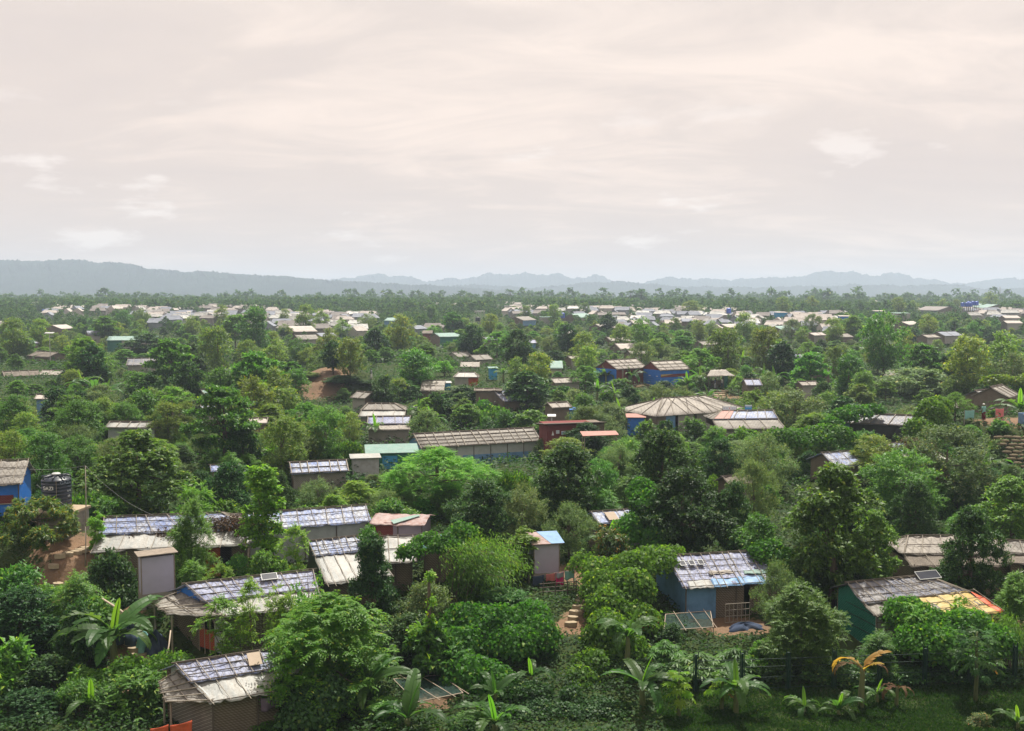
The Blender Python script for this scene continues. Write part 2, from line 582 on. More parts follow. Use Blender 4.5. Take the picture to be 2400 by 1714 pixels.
M['mauve'] = mat_plain("mauve_tin", (0.26, 0.22, 0.27), 0.6, 0.35, 0.15, 1.5, 0.3, dirt=(0.15, 0.12, 0.13))
M['maroon'] = mat_weave("maroon_matting", (0.14, 0.035, 0.035), (0.22, 0.06, 0.055))
M['concrete'] = mat_plain("mossy_concrete", (0.26, 0.24, 0.215), 0.9, 0.2, 0.3, 3, 0.5, dirt=(0.08, 0.09, 0.06), dirt_amt=0.7)
M['weave'] = mat_weave("bamboo_matting_wall", (0.145, 0.115, 0.09), (0.235, 0.195, 0.155))
M['weave_grey'] = mat_weave("grey_matting_wall", (0.20, 0.185, 0.165), (0.33, 0.31, 0.28))
M['weave_red'] = mat_weave("orange_matting", (0.36, 0.075, 0.04), (0.46, 0.12, 0.06))
M['tin_rust'] = mat_corr("rusty_tin", (0.36, 0.27, 0.26), (0.24, 0.10, 0.07), 0.7, 30)
M['tin_green'] = mat_corr("green_tin", (0.015, 0.15, 0.105), None, 0, 26, 'DIAGONAL')
M['tin_teal'] = mat_corr("pale_teal_tin", (0.17, 0.30, 0.26), (0.28, 0.32, 0.30), 0.5, 26)
M['tin_teal_wall'] = mat_corr("teal_tin_wall", (0.03, 0.15, 0.12), None, 0, 26)
M['tin_grey'] = mat_corr("grey_tin", (0.40, 0.41, 0.42), (0.25, 0.22, 0.2), 0.4, 22, 'Z')
M['tin_pink'] = mat_corr("pink_tin", (0.40, 0.20, 0.17), (0.45, 0.2, 0.15), 0.4, 24)
M['wood'] = mat_plain("grey_wood", (0.24, 0.20, 0.165), 0.85, 0.2, 0.3, 4, 0.3)
M['ply'] = mat_plain("raw_plywood", (0.42, 0.34, 0.27), 0.8, 0.2, 0.12, 2, 0.1)
M['glass_panel'] = mat_plain("solar_cells", (0.03, 0.035, 0.05), 0.15, 0.6, 0.1, 2, 0.0, dirt=(0.1, 0.1, 0.1), dirt_amt=0.2)
M['metal_green'] = mat_plain("green_painted_steel", (0.004, 0.030, 0.021), 0.5, 0.4, 0.2, 4, 0.1, dirt_amt=0.2)
M['metal'] = mat_plain("dull_metal", (0.45, 0.46, 0.46), 0.5, 0.5, 0.1, 4, 0.1)
M['net'] = mat_plain("dark_green_net", (0.025, 0.075, 0.065), 0.7, 0.3, 0.3, 4, 0.1)
M['cloth_pink'] = mat_plain("pink_cloth", (0.62, 0.03, 0.17), 0.9, 0.1, 0.15, 3, 0.3, dirt_amt=0.1)
M['cloth_grey'] = mat_plain("grey_cloth", (0.30, 0.32, 0.36), 0.9, 0.1, 0.15, 3, 0.3)
M['cloth_teal'] = mat_plain("pale_teal_cloth", (0.22, 0.45, 0.42), 0.9, 0.1, 0.15, 3, 0.3, dirt_amt=0.1)
M['cloth_rose'] = mat_plain("rose_cloth", (0.55, 0.17, 0.17), 0.9, 0.1, 0.15, 3, 0.3, dirt_amt=0.1)
M['cloth_maroon'] = mat_plain("maroon_cloth", (0.12, 0.02, 0.03), 0.9, 0.1, 0.15, 3, 0.3)
M['cloth_white'] = mat_plain("white_cloth", (0.70, 0.69, 0.66), 0.9, 0.1, 0.08, 3, 0.3, dirt_amt=0.1)
M['cloth_red'] = mat_plain("red_cloth", (0.55, 0.04, 0.05), 0.9, 0.1, 0.15, 3, 0.3)
M['cloth_navy'] = mat_plain("dark_blue_cloth", (0.05, 0.07, 0.12), 0.9, 0.1, 0.2, 3, 0.3)
M['cloth_purple'] = mat_plain("dull_purple_cloth", (0.16, 0.12, 0.18), 0.9, 0.1, 0.2, 3, 0.3)
M['skin'] = mat_plain("brown_skin", (0.17, 0.09, 0.06), 0.6, 0.3, 0.1, 5, 0.1, dirt_amt=0.0)
M['hair'] = mat_plain("black_hair", (0.012, 0.011, 0.011), 0.6, 0.3, 0.1, 5, 0.1, dirt_amt=0.0)
M['sack'] = mat_plain("sandbag_cloth", (0.16, 0.13, 0.085), 0.9, 0.1, 0.35, 3, 0.6, dirt=(0.05, 0.055, 0.03), dirt_amt=0.8)
M['sack_white'] = mat_plain("pale_sack_cloth", (0.55, 0.48, 0.48), 0.9, 0.1, 0.15, 3, 0.5)
M['stone_step'] = mat_plain("worn_earth_step", (0.36, 0.29, 0.205), 0.95, 0.1, 0.25, 3, 0.5, dirt=(0.12, 0.10, 0.06), dirt_amt=0.5)
M['wall_pale'] = mat_plain("pale_wall", (0.34, 0.325, 0.30), 0.85, 0.2, 0.12, 1.5, 0.2, dirt=(0.3, 0.27, 0.24))
M['roof_far'] = mat_plain("sunbleached_roof", (0.46, 0.42, 0.39), 0.85, 0.2, 0.22, 0.7, 0.3, dirt=(0.14, 0.12, 0.11), dirt_amt=0.7)
M['roof_far2'] = mat_plain("greyed_roof", (0.25, 0.23, 0.22), 0.85, 0.2, 0.25, 0.7, 0.3, dirt=(0.10, 0.09, 0.085), dirt_amt=0.7)
M['roof_far3'] = mat_plain("blue_tinted_roof", (0.24, 0.26, 0.31), 0.8, 0.25, 0.2, 0.7, 0.3, dirt=(0.25, 0.25, 0.27), dirt_amt=0.6)
M['sign_blue'] = mat_plain("blue_sign_face", (0.04, 0.28, 0.55), 0.5, 0.4, 0.05, 3, 0.0, dirt_amt=0.1)
M['poster'] = mat_plain("pale_poster", (0.55, 0.60, 0.66), 0.7, 0.3, 0.05, 3, 0.0, dirt_amt=0.1)

# ---------------------------------------------------------------- plant meshes
def unit(a):
    return a / np.maximum(np.linalg.norm(a, axis=-1, keepdims=True), 1e-9)


def sph(rng, n):
    return unit(rng.normal(size=(n, 3)))


def leaf_quads(pos, d, nrm, L, W, curl=0.18):
    """one folded, pointed quad per leaf: base, right, tip, left"""
    d = unit(d)
    nrm = unit(nrm - d * np.sum(nrm * d, -1, keepdims=True))
    s = np.cross(d, nrm)
    L = np.asarray(L)[:, None] if np.ndim(L) else L
    W = np.asarray(W)[:, None] if np.ndim(W) else W
    mid = pos + d * (L * 0.45)
    V = np.empty((len(pos), 4, 3), np.float32)
    V[:, 0] = pos
    V[:, 1] = mid + s * (W * 0.5) + nrm * (W * curl)
    V[:, 2] = pos + d * L - nrm * (L * 0.08)
    V[:, 3] = mid - s * (W * 0.5) + nrm * (W * curl)
    return V.reshape(-1, 3)


def gapnoise(p, s, ph):
    return (np.sin(p[:, 0] * s + ph) * np.cos(p[:, 1] * s * 1.13 + ph * 2) + np.sin(p[:, 2] * s * 0.91 + ph * 3 + p[:, 0] * s * 0.5)) * 0.5


UP = np.array([0, 0, 1.0])


def crown_quads(seed, lumps, ncl, per, leaf, twig=0.45, droop=0.25, outw=0.7, shell=0.55, mode='single', gap=-9.0, spread=1.0, upn=1.0, leaflets=8, fl=0.5):
    """leaves of a crown: clusters of leaves (or of fronds) spread through a set of ellipsoid lumps"""
    rng = np.random.default_rng(seed)
    lumps = np.asarray(lumps, float)
    w = (lumps[:, 3] * lumps[:, 4] + lumps[:, 3] * lumps[:, 5] + lumps[:, 4] * lumps[:, 5])
    idx = rng.choice(len(lumps), ncl, p=w / w.sum())
    u = sph(rng, ncl)
    u[:, 2] = np.where(u[:, 2] < -0.35, -u[:, 2] * 0.6, u[:, 2])
    r = shell + (1 - shell) * rng.random(ncl) ** 0.6
    c = lumps[idx, :3]
    R3 = lumps[idx, 3:6]
    pos = c + u * R3 * r[:, None] * (1 + 0.12 * rng.normal(size=(ncl, 1)))
    keep = gapnoise(pos, 2.1, seed * 0.7) > gap + 0.12
    pos, u = pos[keep], u[keep]
    out = unit(u / np.maximum(R3[keep], 0.05))
    n = len(pos)
    tdir = unit(out * outw + UP * 0.35 + sph(rng, n) * 0.55)
    if mode == 'single':
        P = np.repeat(pos, per, 0)
        T = np.repeat(tdir, per, 0)
        O = np.repeat(out, per, 0)
        t = np.tile(np.linspace(0.0, 1, per), n)[:, None]
        tw = twig * np.repeat(rng.uniform(0.6, 1.3, n), per)[:, None]
        d = unit(T * 0.45 + sph(rng, n * per) * spread - UP * droop * 1.6)
        p = P + T * tw * t + sph(rng, n * per) * 0.05 - UP * droop * tw * t * t
        nr = UP * upn + O * 0.5 + sph(rng, n * per) * 0.45
        L = leaf[0] * rng.uniform(0.7, 1.25, n * per)
        return leaf_quads(p, d, nr, L, L * leaf[1] / leaf[0])
    # pinnate: `per` fronds per cluster, each with pairs of leaflets along a drooping rachis
    out_q = []
    nf = n * per
    P = np.repeat(pos, per, 0)
    D = unit(np.repeat(tdir, per, 0) * 0.5 + sph(rng, nf) * 0.9 + UP * 0.15)
    S = unit(np.cross(D, UP + sph(rng, nf) * 0.15))
    fL = fl * rng.uniform(0.7, 1.25, nf)[:, None]
    for k in range(leaflets):
        t = (k + 0.7) / leaflets
        p = P + D * fL * t - UP * fL * droop * t * t * 1.4
        tan = unit(D - UP * droop * t * 2.8)
        sz = leaf[0] * (1.0 - 0.45 * abs(t - 0.45)) * rng.uniform(0.85, 1.15, nf)
        for sg in (-1, 1):
            d = unit(S * sg + tan * 0.55 - UP * 0.25 + sph(rng, nf) * 0.12)
            nr = UP + S * (-sg) * 0.25 + sph(rng, nf) * 0.2
            out_q.append(leaf_quads(p, d, nr, sz, sz * leaf[1] / leaf[0]))
    return np.concatenate(out_q)


def sub_lumps(seed, prof, n, rr, jitter=0.25, top=True):
    """lumps on an envelope given as [(z, radius)], lump radius rr (min, max)"""
    rng = random.Random(seed)
    zs = [p[0] for p in prof]
    rs = [p[1] for p in prof]
    out = []
    for i in range(n):
        z = zs[0] + (zs[-1] - zs[0]) * (i + rng.random()) / n
        rad = float(np.interp(z, zs, rs))
        a = i * 2.39996 + rng.uniform(-0.5, 0.5)
        q = rng.uniform(rr[0] * 0.75, rr[1] * 1.12)
        rad = max(rad - q * 0.6, 0) * rng.uniform(0.55, 1.32)
        out.append((rad * math.cos(a), rad * math.sin(a), z, q, q, q * rng.uniform(0.65, 0.95)))
    return out


def trunk_mesh(name, lumps, h, r0, seed=0, bend=0.2, limbs=8):
    rng = random.Random(seed)
    b = MB()
    cz = sum(l[2] for l in lumps) / len(lumps)
    bx, by = rng.uniform(-bend, bend), rng.uniform(-bend, bend)
    pts = [(bx * math.sin(t * 3), by * math.sin(t * 2.3), (cz + h) * 0.5 * t) for t in (0, 0.2, 0.45, 0.7, 1.0)]
    pts[0] = (0, 0, -0.6)
    b.tube(pts, [r0 * 1.25, r0, r0 * 0.8, r0 * 0.55, r0 * 0.25], 7)
    ls = list(lumps)
    rng.shuffle(ls)
    for l in ls[:limbs]:
        t = rng.uniform(0.35, 0.75)
        q = Vector(pts[1]).lerp(Vector(pts[4]), t)
        e_ = Vector(l[:3])
        m_ = q.lerp(e_, 0.5) + Vector((0, 0, -0.08 * (e_ - q).length))
        b.tube([q, m_, e_], [r0 * 0.45, r0 * 0.28, r0 * 0.08], 5)
    return b.mesh(name, True)


PLANT = {}   # key -> list of (crown mesh, trunk mesh or None, height, width)


def add_variant(key, quads, trunk, mat, extra=None):
    me = quads_mesh(key + "_crown", quads)
    me.materials.append(M[mat])
    if trunk is not None:
        trunk.materials.append(M['bark'])
    z = quads[:, 2]
    rad = np.hypot(quads[:, 0], quads[:, 1])
    PLANT.setdefault(key, []).append((me, trunk, float(np.percentile(z, 99.7)), float(np.percentile(rad, 97)) * 2))


def make_kind(key, prof, nl, rr, ncl, per, leaf, mat, seeds, tr=0.16, lo=True, far=True, **kw):
    for s in seeds:
        lp = sub_lumps(s, prof, nl, rr)
        tm = trunk_mesh("trunk", lp, prof[-1][0], tr, s)
        add_variant(key, crown_quads(s, lp, ncl, per, leaf, **kw), tm, mat)
        if lo:
            kw2 = dict(kw)
            q = crown_quads(s + 50, lp, int(ncl * 0.45), max(4, int(per * 0.7)), (leaf[0] * 1.75, leaf[1] * 1.9), **kw2)
            add_variant(key + "_lo", q, trunk_mesh("trunk", lp, prof[-1][0], tr, s, limbs=4), mat)


# feathery acacia: upright, lumpy, olive green
make_kind('acacia', [(1.2, 1.0), (2.4, 1.8), (4.2, 2.2), (5.8, 2.1), (7.0, 1.6), (7.7, 0.9)], 26, (0.6, 1.25), 1900, 11, (0.24, 0.075), 'leaf_olive', (1, 2, 3), 0.13,
          twig=0.5, droop=0.28, shell=0.5, gap=-0.55)
make_kind('acacia_green', [(0.9, 1.1), (2.4, 2.0), (4.2, 2.4), (5.6, 2.2), (6.6, 1.6), (7.2, 0.9)], 26, (0.6, 1.3), 1900, 11, (0.24, 0.085), 'leaf_mid', (4, 5), 0.14,
          twig=0.5, droop=0.2, shell=0.5, gap=-0.55)
# jackfruit: dense dark dome
make_kind('jackfruit', [(1.0, 1.3), (2.4, 2.2), (4.0, 2.5), (5.4, 2.0), (6.4, 1.1), (6.9, 0.3)], 34, (0.6, 1.0), 2300, 11, (0.22, 0.12), 'leaf_dark', (6, 7, 8), 0.18,
          twig=0.35, droop=0.05, shell=0.6, spread=0.9, gap=-0.8)
# rain tree: tiers, bright
make_kind('rain_tree', [(2.4, 1.6), (3.2, 3.2), (4.2, 3.3), (5.2, 2.6), (6.0, 1.5), (6.5, 0.5)], 40, (0.6, 1.05), 700, 5, (0.15, 0.08), 'leaf_bright', (9, 10), 0.2,
          mode='pinnate', leaflets=5, fl=0.55, droop=0.15, shell=0.6, gap=-0.6)
# grey-green small-leaved tree
make_kind('tamarind', [(0.8, 1.6), (2.0, 2.6), (3.4, 2.9), (4.6, 2.3), (5.4, 1.3), (5.9, 0.4)], 40, (0.55, 0.95), 2500, 11, (0.17, 0.075), 'leaf_grey', (12, 13, 14), 0.16,
          twig=0.6, droop=0.0, shell=0.5, spread=1.1, gap=-0.5)
# broadleaf with drooping leaves (large near tree)
make_kind('broadleaf', [(0.8, 1.3), (2.2, 2.0), (4.2, 2.3), (5.8, 2.1), (7.0, 1.5), (7.9, 0.7), (8.3, 0.2)], 44, (0.55, 0.9), 2400, 10, (0.26, 0.13), 'leaf_mid', (15, 16), 0.17,
          twig=0.35, droop=0.5, shell=0.6, gap=-0.55)
# layered tree with horizontal tiers
def tiers(seed):
    rng = random.Random(seed)
    out = []
    for z, rad in ((2.6, 2.0), (3.8, 2.5), (4.8, 2.2), (5.7, 1.6), (6.5, 0.8)):
        k = int(5 + rad * 4)
        for i in range(k):
            a = i * 6.283 / k + rng.uniform(-0.4, 0.4)
            q = rng.uniform(0.4, 0.8)
            rd = rad * rng.uniform(0.5, 1.0)
            out.append((rd * math.cos(a), rd * math.sin(a), z + rng.uniform(-0.25, 0.25), q, q, 0.22))
    return out


for s in (17, 18):
    lp = tiers(s)
    add_variant('layered', crown_quads(s, lp, 1700, 10, (0.24, 0.12), twig=0.3, droop=0.1, outw=0.4, shell=0.2, upn=1.6), trunk_mesh("trunk", lp, 6.5, 0.13, s, limbs=22), 'leaf_mid')
    add_variant('layered_lo', crown_quads(s, lp, 800, 7, (0.42, 0.22), twig=0.3, droop=0.1, outw=0.4, shell=0.2, upn=1.6), trunk_mesh("trunk", lp, 6.5, 0.13, s, limbs=12), 'leaf_mid')
# compound-leaved yellow-green tree
make_kind('cassia', [(0.6, 1.6), (1.8, 2.5), (3.2, 2.8), (4.6, 2.3), (5.6, 1.3), (6.2, 0.4)], 42, (0.55, 0.95), 800, 5, (0.22, 0.085), 'leaf_lime', (19, 20), 0.14,
          mode='pinnate', leaflets=6, fl=0.7, droop=0.35, shell=0.65, gap=-0.6)
make_kind('cassia_green', [(0.4, 1.4), (1.6, 2.2), (2.8, 2.3), (4.0, 1.8), (4.8, 1.0), (5.3, 0.3)], 38, (0.5, 0.85), 800, 5, (0.17, 0.06), 'leaf_mid', (21,), 0.12,
          mode='pinnate', leaflets=7, fl=0.62, droop=0.2, shell=0.65, gap=-0.6)
# mango: long leaves in drooping whorls
make_kind('mango', [(0.4, 1.8), (1.4, 2.6), (2.4, 2.6), (3.3, 1.8), (3.9, 0.8)], 26, (0.5, 0.85), 520, 26, (0.36, 0.075), 'leaf_mango', (22,), 0.13,
          twig=0.12, droop=0.45, shell=0.6, spread=1.1, gap=-0.5)
# slim, vine-hung tree
make_kind('slim', [(0.2, 0.6), (1.5, 0.8), (3.0, 0.75), (4.6, 1.0), (5.8, 0.9), (6.8, 0.5), (7.3, 0.2)], 24, (0.35, 0.6), 1100, 11, (0.2, 0.12), 'leaf_bright', (23, 24), 0.09,
          twig=0.3, droop=0.4, shell=0.5, gap=-0.5)
# conical dark evergreen
make_kind('conical', [(0.2, 1.7), (1.5, 1.7), (3.0, 1.3), (4.4, 0.7), (5.4, 0.2)], 26, (0.4, 0.7), 1500, 10, (0.24, 0.09), 'leaf_dark', (25,), 0.1,
          twig=0.35, droop=0.1, shell=0.6, gap=-0.7)
# shrubs
make_kind('shrub_dark', [(0.0, 1.0), (0.7, 1.25), (1.4, 0.9), (1.9, 0.3)], 15, (0.35, 0.6), 800, 9, (0.17, 0.085), 'leaf_dark', (26, 27), 0.04, twig=0.3, droop=0.1, gap=-0.6)
make_kind('shrub_mid', [(0.0, 1.0), (0.8, 1.2), (1.5, 0.9), (2.0, 0.3)], 15, (0.35, 0.6), 760, 9, (0.19, 0.075), 'leaf_mid', (28, 29), 0.04, twig=0.35, droop=0.2, gap=-0.6)
make_kind('shrub_bright', [(0.0, 1.0), (0.8, 1.2), (1.5, 0.9), (2.0, 0.3)], 15, (0.35, 0.6), 700, 9, (0.18, 0.11), 'leaf_creeper', (30, 31), 0.04, twig=0.3, droop=0.25, gap=-0.6)
make_kind('shrub_grey', [(0.0, 1.0), (0.8, 1.3), (1.5, 1.0), (2.1, 0.3)], 15, (0.35, 0.6), 850, 10, (0.14, 0.06), 'leaf_grey', (32,), 0.04, twig=0.4, droop=0.0, gap=-0.6)
make_kind('shrub_big', [(0.0, 0.9), (0.8, 1.2), (1.5, 0.9), (2.0, 0.3)], 13, (0.35, 0.6), 260, 8, (0.36, 0.18), 'leaf_mid', (33,), 0.04, twig=0.3, droop=0.3, gap=-0.6)
make_kind('shrub_red', [(0.0, 1.0), (0.8, 1.2), (1.5, 0.9), (2.0, 0.3)], 15, (0.35, 0.6), 700, 9, (0.2, 0.08), 'leaf_redtip', (34,), 0.04, twig=0.3, droop=0.3, gap=-0.6)
make_kind('shrub_fern', [(0.0, 1.0), (0.7, 1.2), (1.4, 0.9), (1.9, 0.3)], 14, (0.35, 0.6), 260, 4, (0.14, 0.045), 'leaf_mid', (35,), 0.04, mode='pinnate', leaflets=7, fl=0.6, droop=0.3, gap=-0.6)


# saplings: bare stem below an open crown
make_kind('sapling', [(1.6, 0.5), (2.3, 0.95), (3.0, 1.0), (3.6, 0.7), (4.0, 0.2)], 14, (0.25, 0.5), 130, 5, (0.16, 0.06), 'leaf_bright', (36, 37), 0.05, mode='pinnate', leaflets=7, fl=0.5, droop=0.2, shell=0.5, gap=-0.35)
make_kind('sapling_dark', [(1.3, 0.5), (2.2, 0.95), (3.0, 1.0), (3.6, 0.7), (4.0, 0.2)], 16, (0.3, 0.55), 620, 8, (0.19, 0.085), 'leaf_mid', (38, 39), 0.05, twig=0.35, droop=0.3, shell=0.5, gap=-0.35)


# cassava-like tufts with palmate leaves
def tuft_quads(seed, n, H, L):
    rng = np.random.default_rng(seed)
    qs = []
    for i in range(n):
        a = rng.uniform(0, 6.283)
        r = rng.uniform(0, 1.0)
        z = H * rng.uniform(0.35, 1.0) * (1 - 0.35 * r)
        c = np.array([r * math.cos(a), r * math.sin(a), z])
        k = 7
        an = np.linspace(-2.2, 2.2, k) + a
        d = np.stack([np.cos(an), np.sin(an), np.full(k, -0.35) + rng.normal(size=k) * 0.1], 1)
        qs.append(leaf_quads(np.repeat(c[None], k, 0), d, np.tile(UP, (k, 1)) + 0.1 * rng.normal(size=(k, 3)), np.full(k, L) * rng.uniform(0.8, 1.1), np.full(k, L * 0.2)))
    return np.concatenate(qs)


_b = MB()
for i in range(5):
    a = i * 1.3
    _b.tube([(0.1 * math.cos(a), 0.1 * math.sin(a), -0.3), (0.4 * math.cos(a), 0.4 * math.sin(a), 1.3)], [0.03, 0.015], 5)
add_variant('cassava', tuft_quads(3, 130, 1.8, 0.42), _b.mesh("trunk"), 'leaf_mid')


# creeper blankets: overlapping flat leaves facing out over lumpy mounds
def creeper_quads(seed, lumps, n, leaf=0.2, lift=0.12):
    rng = np.random.default_rng(seed)
    lumps = np.asarray(lumps, float)
    w = (lumps[:, 3] * lumps[:, 4] + lumps[:, 3] * lumps[:, 5] + lumps[:, 4] * lumps[:, 5])
    idx = rng.choice(len(lumps), n, p=w / w.sum())
    u = sph(rng, n)
    u[:, 2] = np.abs(u[:, 2]) * np.where(rng.random(n) < 0.8, 1, -0.5)
    c = lumps[idx, :3]
    R3 = lumps[idx, 3:6]
    pos = c + u * R3
    inside = np.zeros(n, bool)
    for l in lumps:
        inside |= (((pos - l[:3]) / (l[3:6] * 0.93)) ** 2).sum(1) < 1
    pos, u, R3 = pos[~inside], u[~inside], R3[~inside]
    n = len(pos)
    out = unit(u / R3)
    pos = pos + out * (rng.random((n, 1)) ** 2 * lift * 2.2 + gapnoise(pos, 2.3, seed)[:, None] * 0.26 + gapnoise(pos, 6.1, seed + 2)[:, None] * 0.10) + UP * (gapnoise(pos, 1.1, seed + 4)[:, None] * 0.22)
    d = unit(sph(rng, n) * 0.8 - UP * 0.7 - out * np.sum(sph(rng, n) * out, -1, keepdims=True) * 0.3)
    nr = out + UP * 0.4 + sph(rng, n) * 0.42
    L = leaf * rng.uniform(0.6, 1.3, n)
    return leaf_quads(pos, d, nr, L, L * 0.85, 0.1)


def mound_lumps(seed, n, ext, rr):
    rng = random.Random(seed)
    return [(rng.uniform(-1, 1) * ext[0], rng.uniform(-1, 1) * ext[1], rng.uniform(0, 1) * ext[2], rng.uniform(*rr), rng.uniform(*rr), rng.uniform(*rr) * 0.9) for _ in range(n)]


for s in (40, 41, 42):
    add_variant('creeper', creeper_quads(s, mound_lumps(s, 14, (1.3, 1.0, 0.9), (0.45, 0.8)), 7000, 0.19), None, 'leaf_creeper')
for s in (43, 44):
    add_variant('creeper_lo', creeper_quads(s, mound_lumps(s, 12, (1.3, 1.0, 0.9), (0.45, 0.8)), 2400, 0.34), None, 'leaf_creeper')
for s in (45, 46):
    add_variant('hedge', creeper_quads(s, mound_lumps(s, 16, (1.5, 0.45, 0.9), (0.4, 0.6)), 7500, 0.15), None, 'leaf_dark')

# bamboo thicket arching to one side
def bamboo_quads(seed, n, H, reach):
    rng = np.random.default_rng(seed)
    qs = []
    b = MB()
    for i in range(n):
        a = rng.uniform(-0.9, 0.9)
        base = np.array([rng.normal() * 0.4, rng.normal() * 0.4, -0.2])
        h = H * rng.uniform(0.6, 1.0)
        rc = reach * rng.uniform(0.3, 1.0)
        ts = np.linspace(0, 1, 9)
        pts = np.stack([base[0] + rc * math.cos(a) * ts ** 2, base[1] + rc * math.sin(a) * ts ** 2, base[2] + h * np.sin(ts * 1.9) / 1.0], 1)
        b.tube(pts.tolist(), np.linspace(0.035, 0.008, 9).tolist(), 5)
        m = 190
        t = 0.35 + 0.65 * rng.random(m) ** 0.8
        p = np.stack([np.interp(t, ts, pts[:, k]) for k in range(3)], 1) + rng.normal(size=(m, 3)) * 0.28
        d = unit(sph(rng, m) * 0.8 + np.array([math.cos(a) * 0.5, math.sin(a) * 0.5, -0.8]))
        qs.append(leaf_quads(p, d, UP + sph(rng, m) * 0.4, 0.30 * rng.uniform(0.7, 1.2, m), 0.05))
    return np.concatenate(qs), b.mesh("culms", True)


q_, b_ = bamboo_quads(5, 46, 4.2, 4.6)
add_variant('bamboo', q_, b_, 'leaf_mid')
q_, b_ = bamboo_quads(6, 26, 3.0, 1.6)
add_variant('bamboo_tuft', q_, b_, 'leaf_mid')

# far trees: few big leaf clumps
for key, prof, mat in (('far_round', [(1.0, 1.6), (3, 2.8), (5, 2.9), (6.5, 2.0), (7.5, 0.8)], 'leaf_forest'),
                       ('far_tall', [(1.5, 1.4), (4, 2.6), (6.5, 2.8), (8.2, 2.2), (9.2, 1.2)], 'leaf_forest'),
                       ('far_olive', [(1.2, 1.4), (3.2, 2.5), (5.2, 2.8), (6.6, 2.2), (7.4, 1.2)], 'leaf_olive'),
                       ('far_mid', [(0.8, 1.6), (2.8, 2.7), (4.6, 2.8), (6.0, 2.1), (6.8, 1.1)], 'leaf_mid'),
                       ('far_dark', [(0.8, 1.3), (2.6, 2.4), (4.4, 2.5), (5.8, 1.7), (6.8, 0.5)], 'leaf_dark')):
    for s in (60, 61):
        lp = sub_lumps(s, prof, 22, (0.6, 1.0))
        add_variant(key, crown_quads(s, lp, 330, 6, (0.62, 0.34), twig=0.6, droop=0.15, shell=0.5, gap=-0.5), trunk_mesh("trunk", lp, prof[-1][0], 0.16, s, limbs=3), mat)
# tall open-crowned far tree
for s in (63,):
    lp = [(random.Random(i).uniform(-1.6, 1.6), random.Random(i + 9).uniform(-1.6, 1.6), 5.5 + i * 0.55, 1.0, 1.0, 0.7) for i in range(12)]
    add_variant('far_gum', crown_quads(s, lp, 240, 6, (0.6, 0.3), twig=0.7, droop=0.2, shell=0.4, gap=-0.2), trunk_mesh("trunk", lp, 12, 0.2, s, limbs=10), 'leaf_forest')

SPECIES = {   # key: (object name, phrase for labels, aspect height/width)
    'acacia': ('acacia_tree', 'olive green feathery acacia tree', 1.4),
    'acacia_green': ('acacia_tree', 'fresh green upright acacia tree', 1.35),
    'jackfruit': ('jackfruit_tree', 'dense dark green jackfruit tree', 1.25),
    'rain_tree': ('rain_tree', 'spreading bright green rain tree', 0.9),
    'tamarind': ('tamarind_tree', 'grey-green small-leaved tamarind tree', 0.95),
    'broadleaf': ('broadleaf_tree', 'tall broad-leaved tree with drooping leaves', 1.6),
    'layered': ('layered_tree', 'mid green tree with branches in flat tiers', 1.2),
    'cassia': ('cassia_tree', 'yellow-green feathery cassia tree', 1.05),
    'cassia_green': ('cassia_tree', 'deep green feathery cassia tree', 1.1),
    'mango': ('mango_tree', 'low mango tree with bronze young leaves', 0.75),
    'slim': ('slender_tree', 'slender bright green vine-hung tree', 3.0),
    'conical': ('evergreen_tree', 'dark cone-shaped evergreen tree', 1.5),
    'sapling': ('sapling', 'bright feathery sapling', 1.6), 'sapling_dark': ('sapling', 'leafy sapling', 1.6),
    'shrub_dark': ('shrub', 'dark small-leaved shrub', 0.8), 'shrub_mid': ('shrub', 'mid green leafy shrub', 0.8),
    'shrub_bright': ('shrub', 'bright green leafy shrub', 0.8), 'shrub_grey': ('shrub', 'grey-green twiggy shrub', 0.8),
    'shrub_big': ('shrub', 'large-leaved green shrub', 0.8), 'shrub_red': ('shrub', 'dark shrub with reddish young leaves', 0.8),
    'shrub_fern': ('shrub', 'feathery green shrub', 0.8), 'cassava': ('cassava_plant', 'cassava plant with fingered leaves', 0.9),
    'creeper': ('creeper_mound', 'mound of bright green creeper', 0.6), 'hedge': ('hedge', 'dark clipped creeper hedge', 0.5),
    'bamboo': ('bamboo_clump', 'arching feathery bamboo clump', 0.9), 'bamboo_tuft': ('bamboo_clump', 'low tuft of bamboo', 0.9),
}
PLANTS_PLACED = []


def plant(key, x, y, h, w, label=None, group=None, rz=None, z=None, rnd=random):
    """one plant standing on the ground, height h and width w in metres"""
    lod = key + "_lo"
    k = lod if (y > 105 and lod in PLANT) else key
    var = PLANT[k][rnd.randrange(len(PLANT[k]))]
    nm, phrase, asp = SPECIES.get(key, ('distant_tree', 'distant tree', 1.2))
    if z is None:
        z = float(zt(x, y))
    rt = empty(nm, (x, y, z), rnd.uniform(0, 6.28) if rz is None else rz)
    sxy, sz = w / var[3], h / var[2]
    cr_ = mkobj("crown" if var[1] else "foliage", var[0], rt)
    cr_.scale = (sxy, sxy, sz)
    if var[1]:
        tk = mkobj("trunk" if nm != 'bamboo_clump' else "culms", var[1], rt)
        tk.scale = (sxy, sxy, sz)
    cat = 'shrub' if nm == 'shrub' else ('tree' if nm.endswith('tree') or nm == 'sapling' else nm.replace('_', ' '))
    tag(rt, label or phrase, cat, group)
    PLANTS_PLACED.append((rt, key, x, y, z, h, w))
    return rt


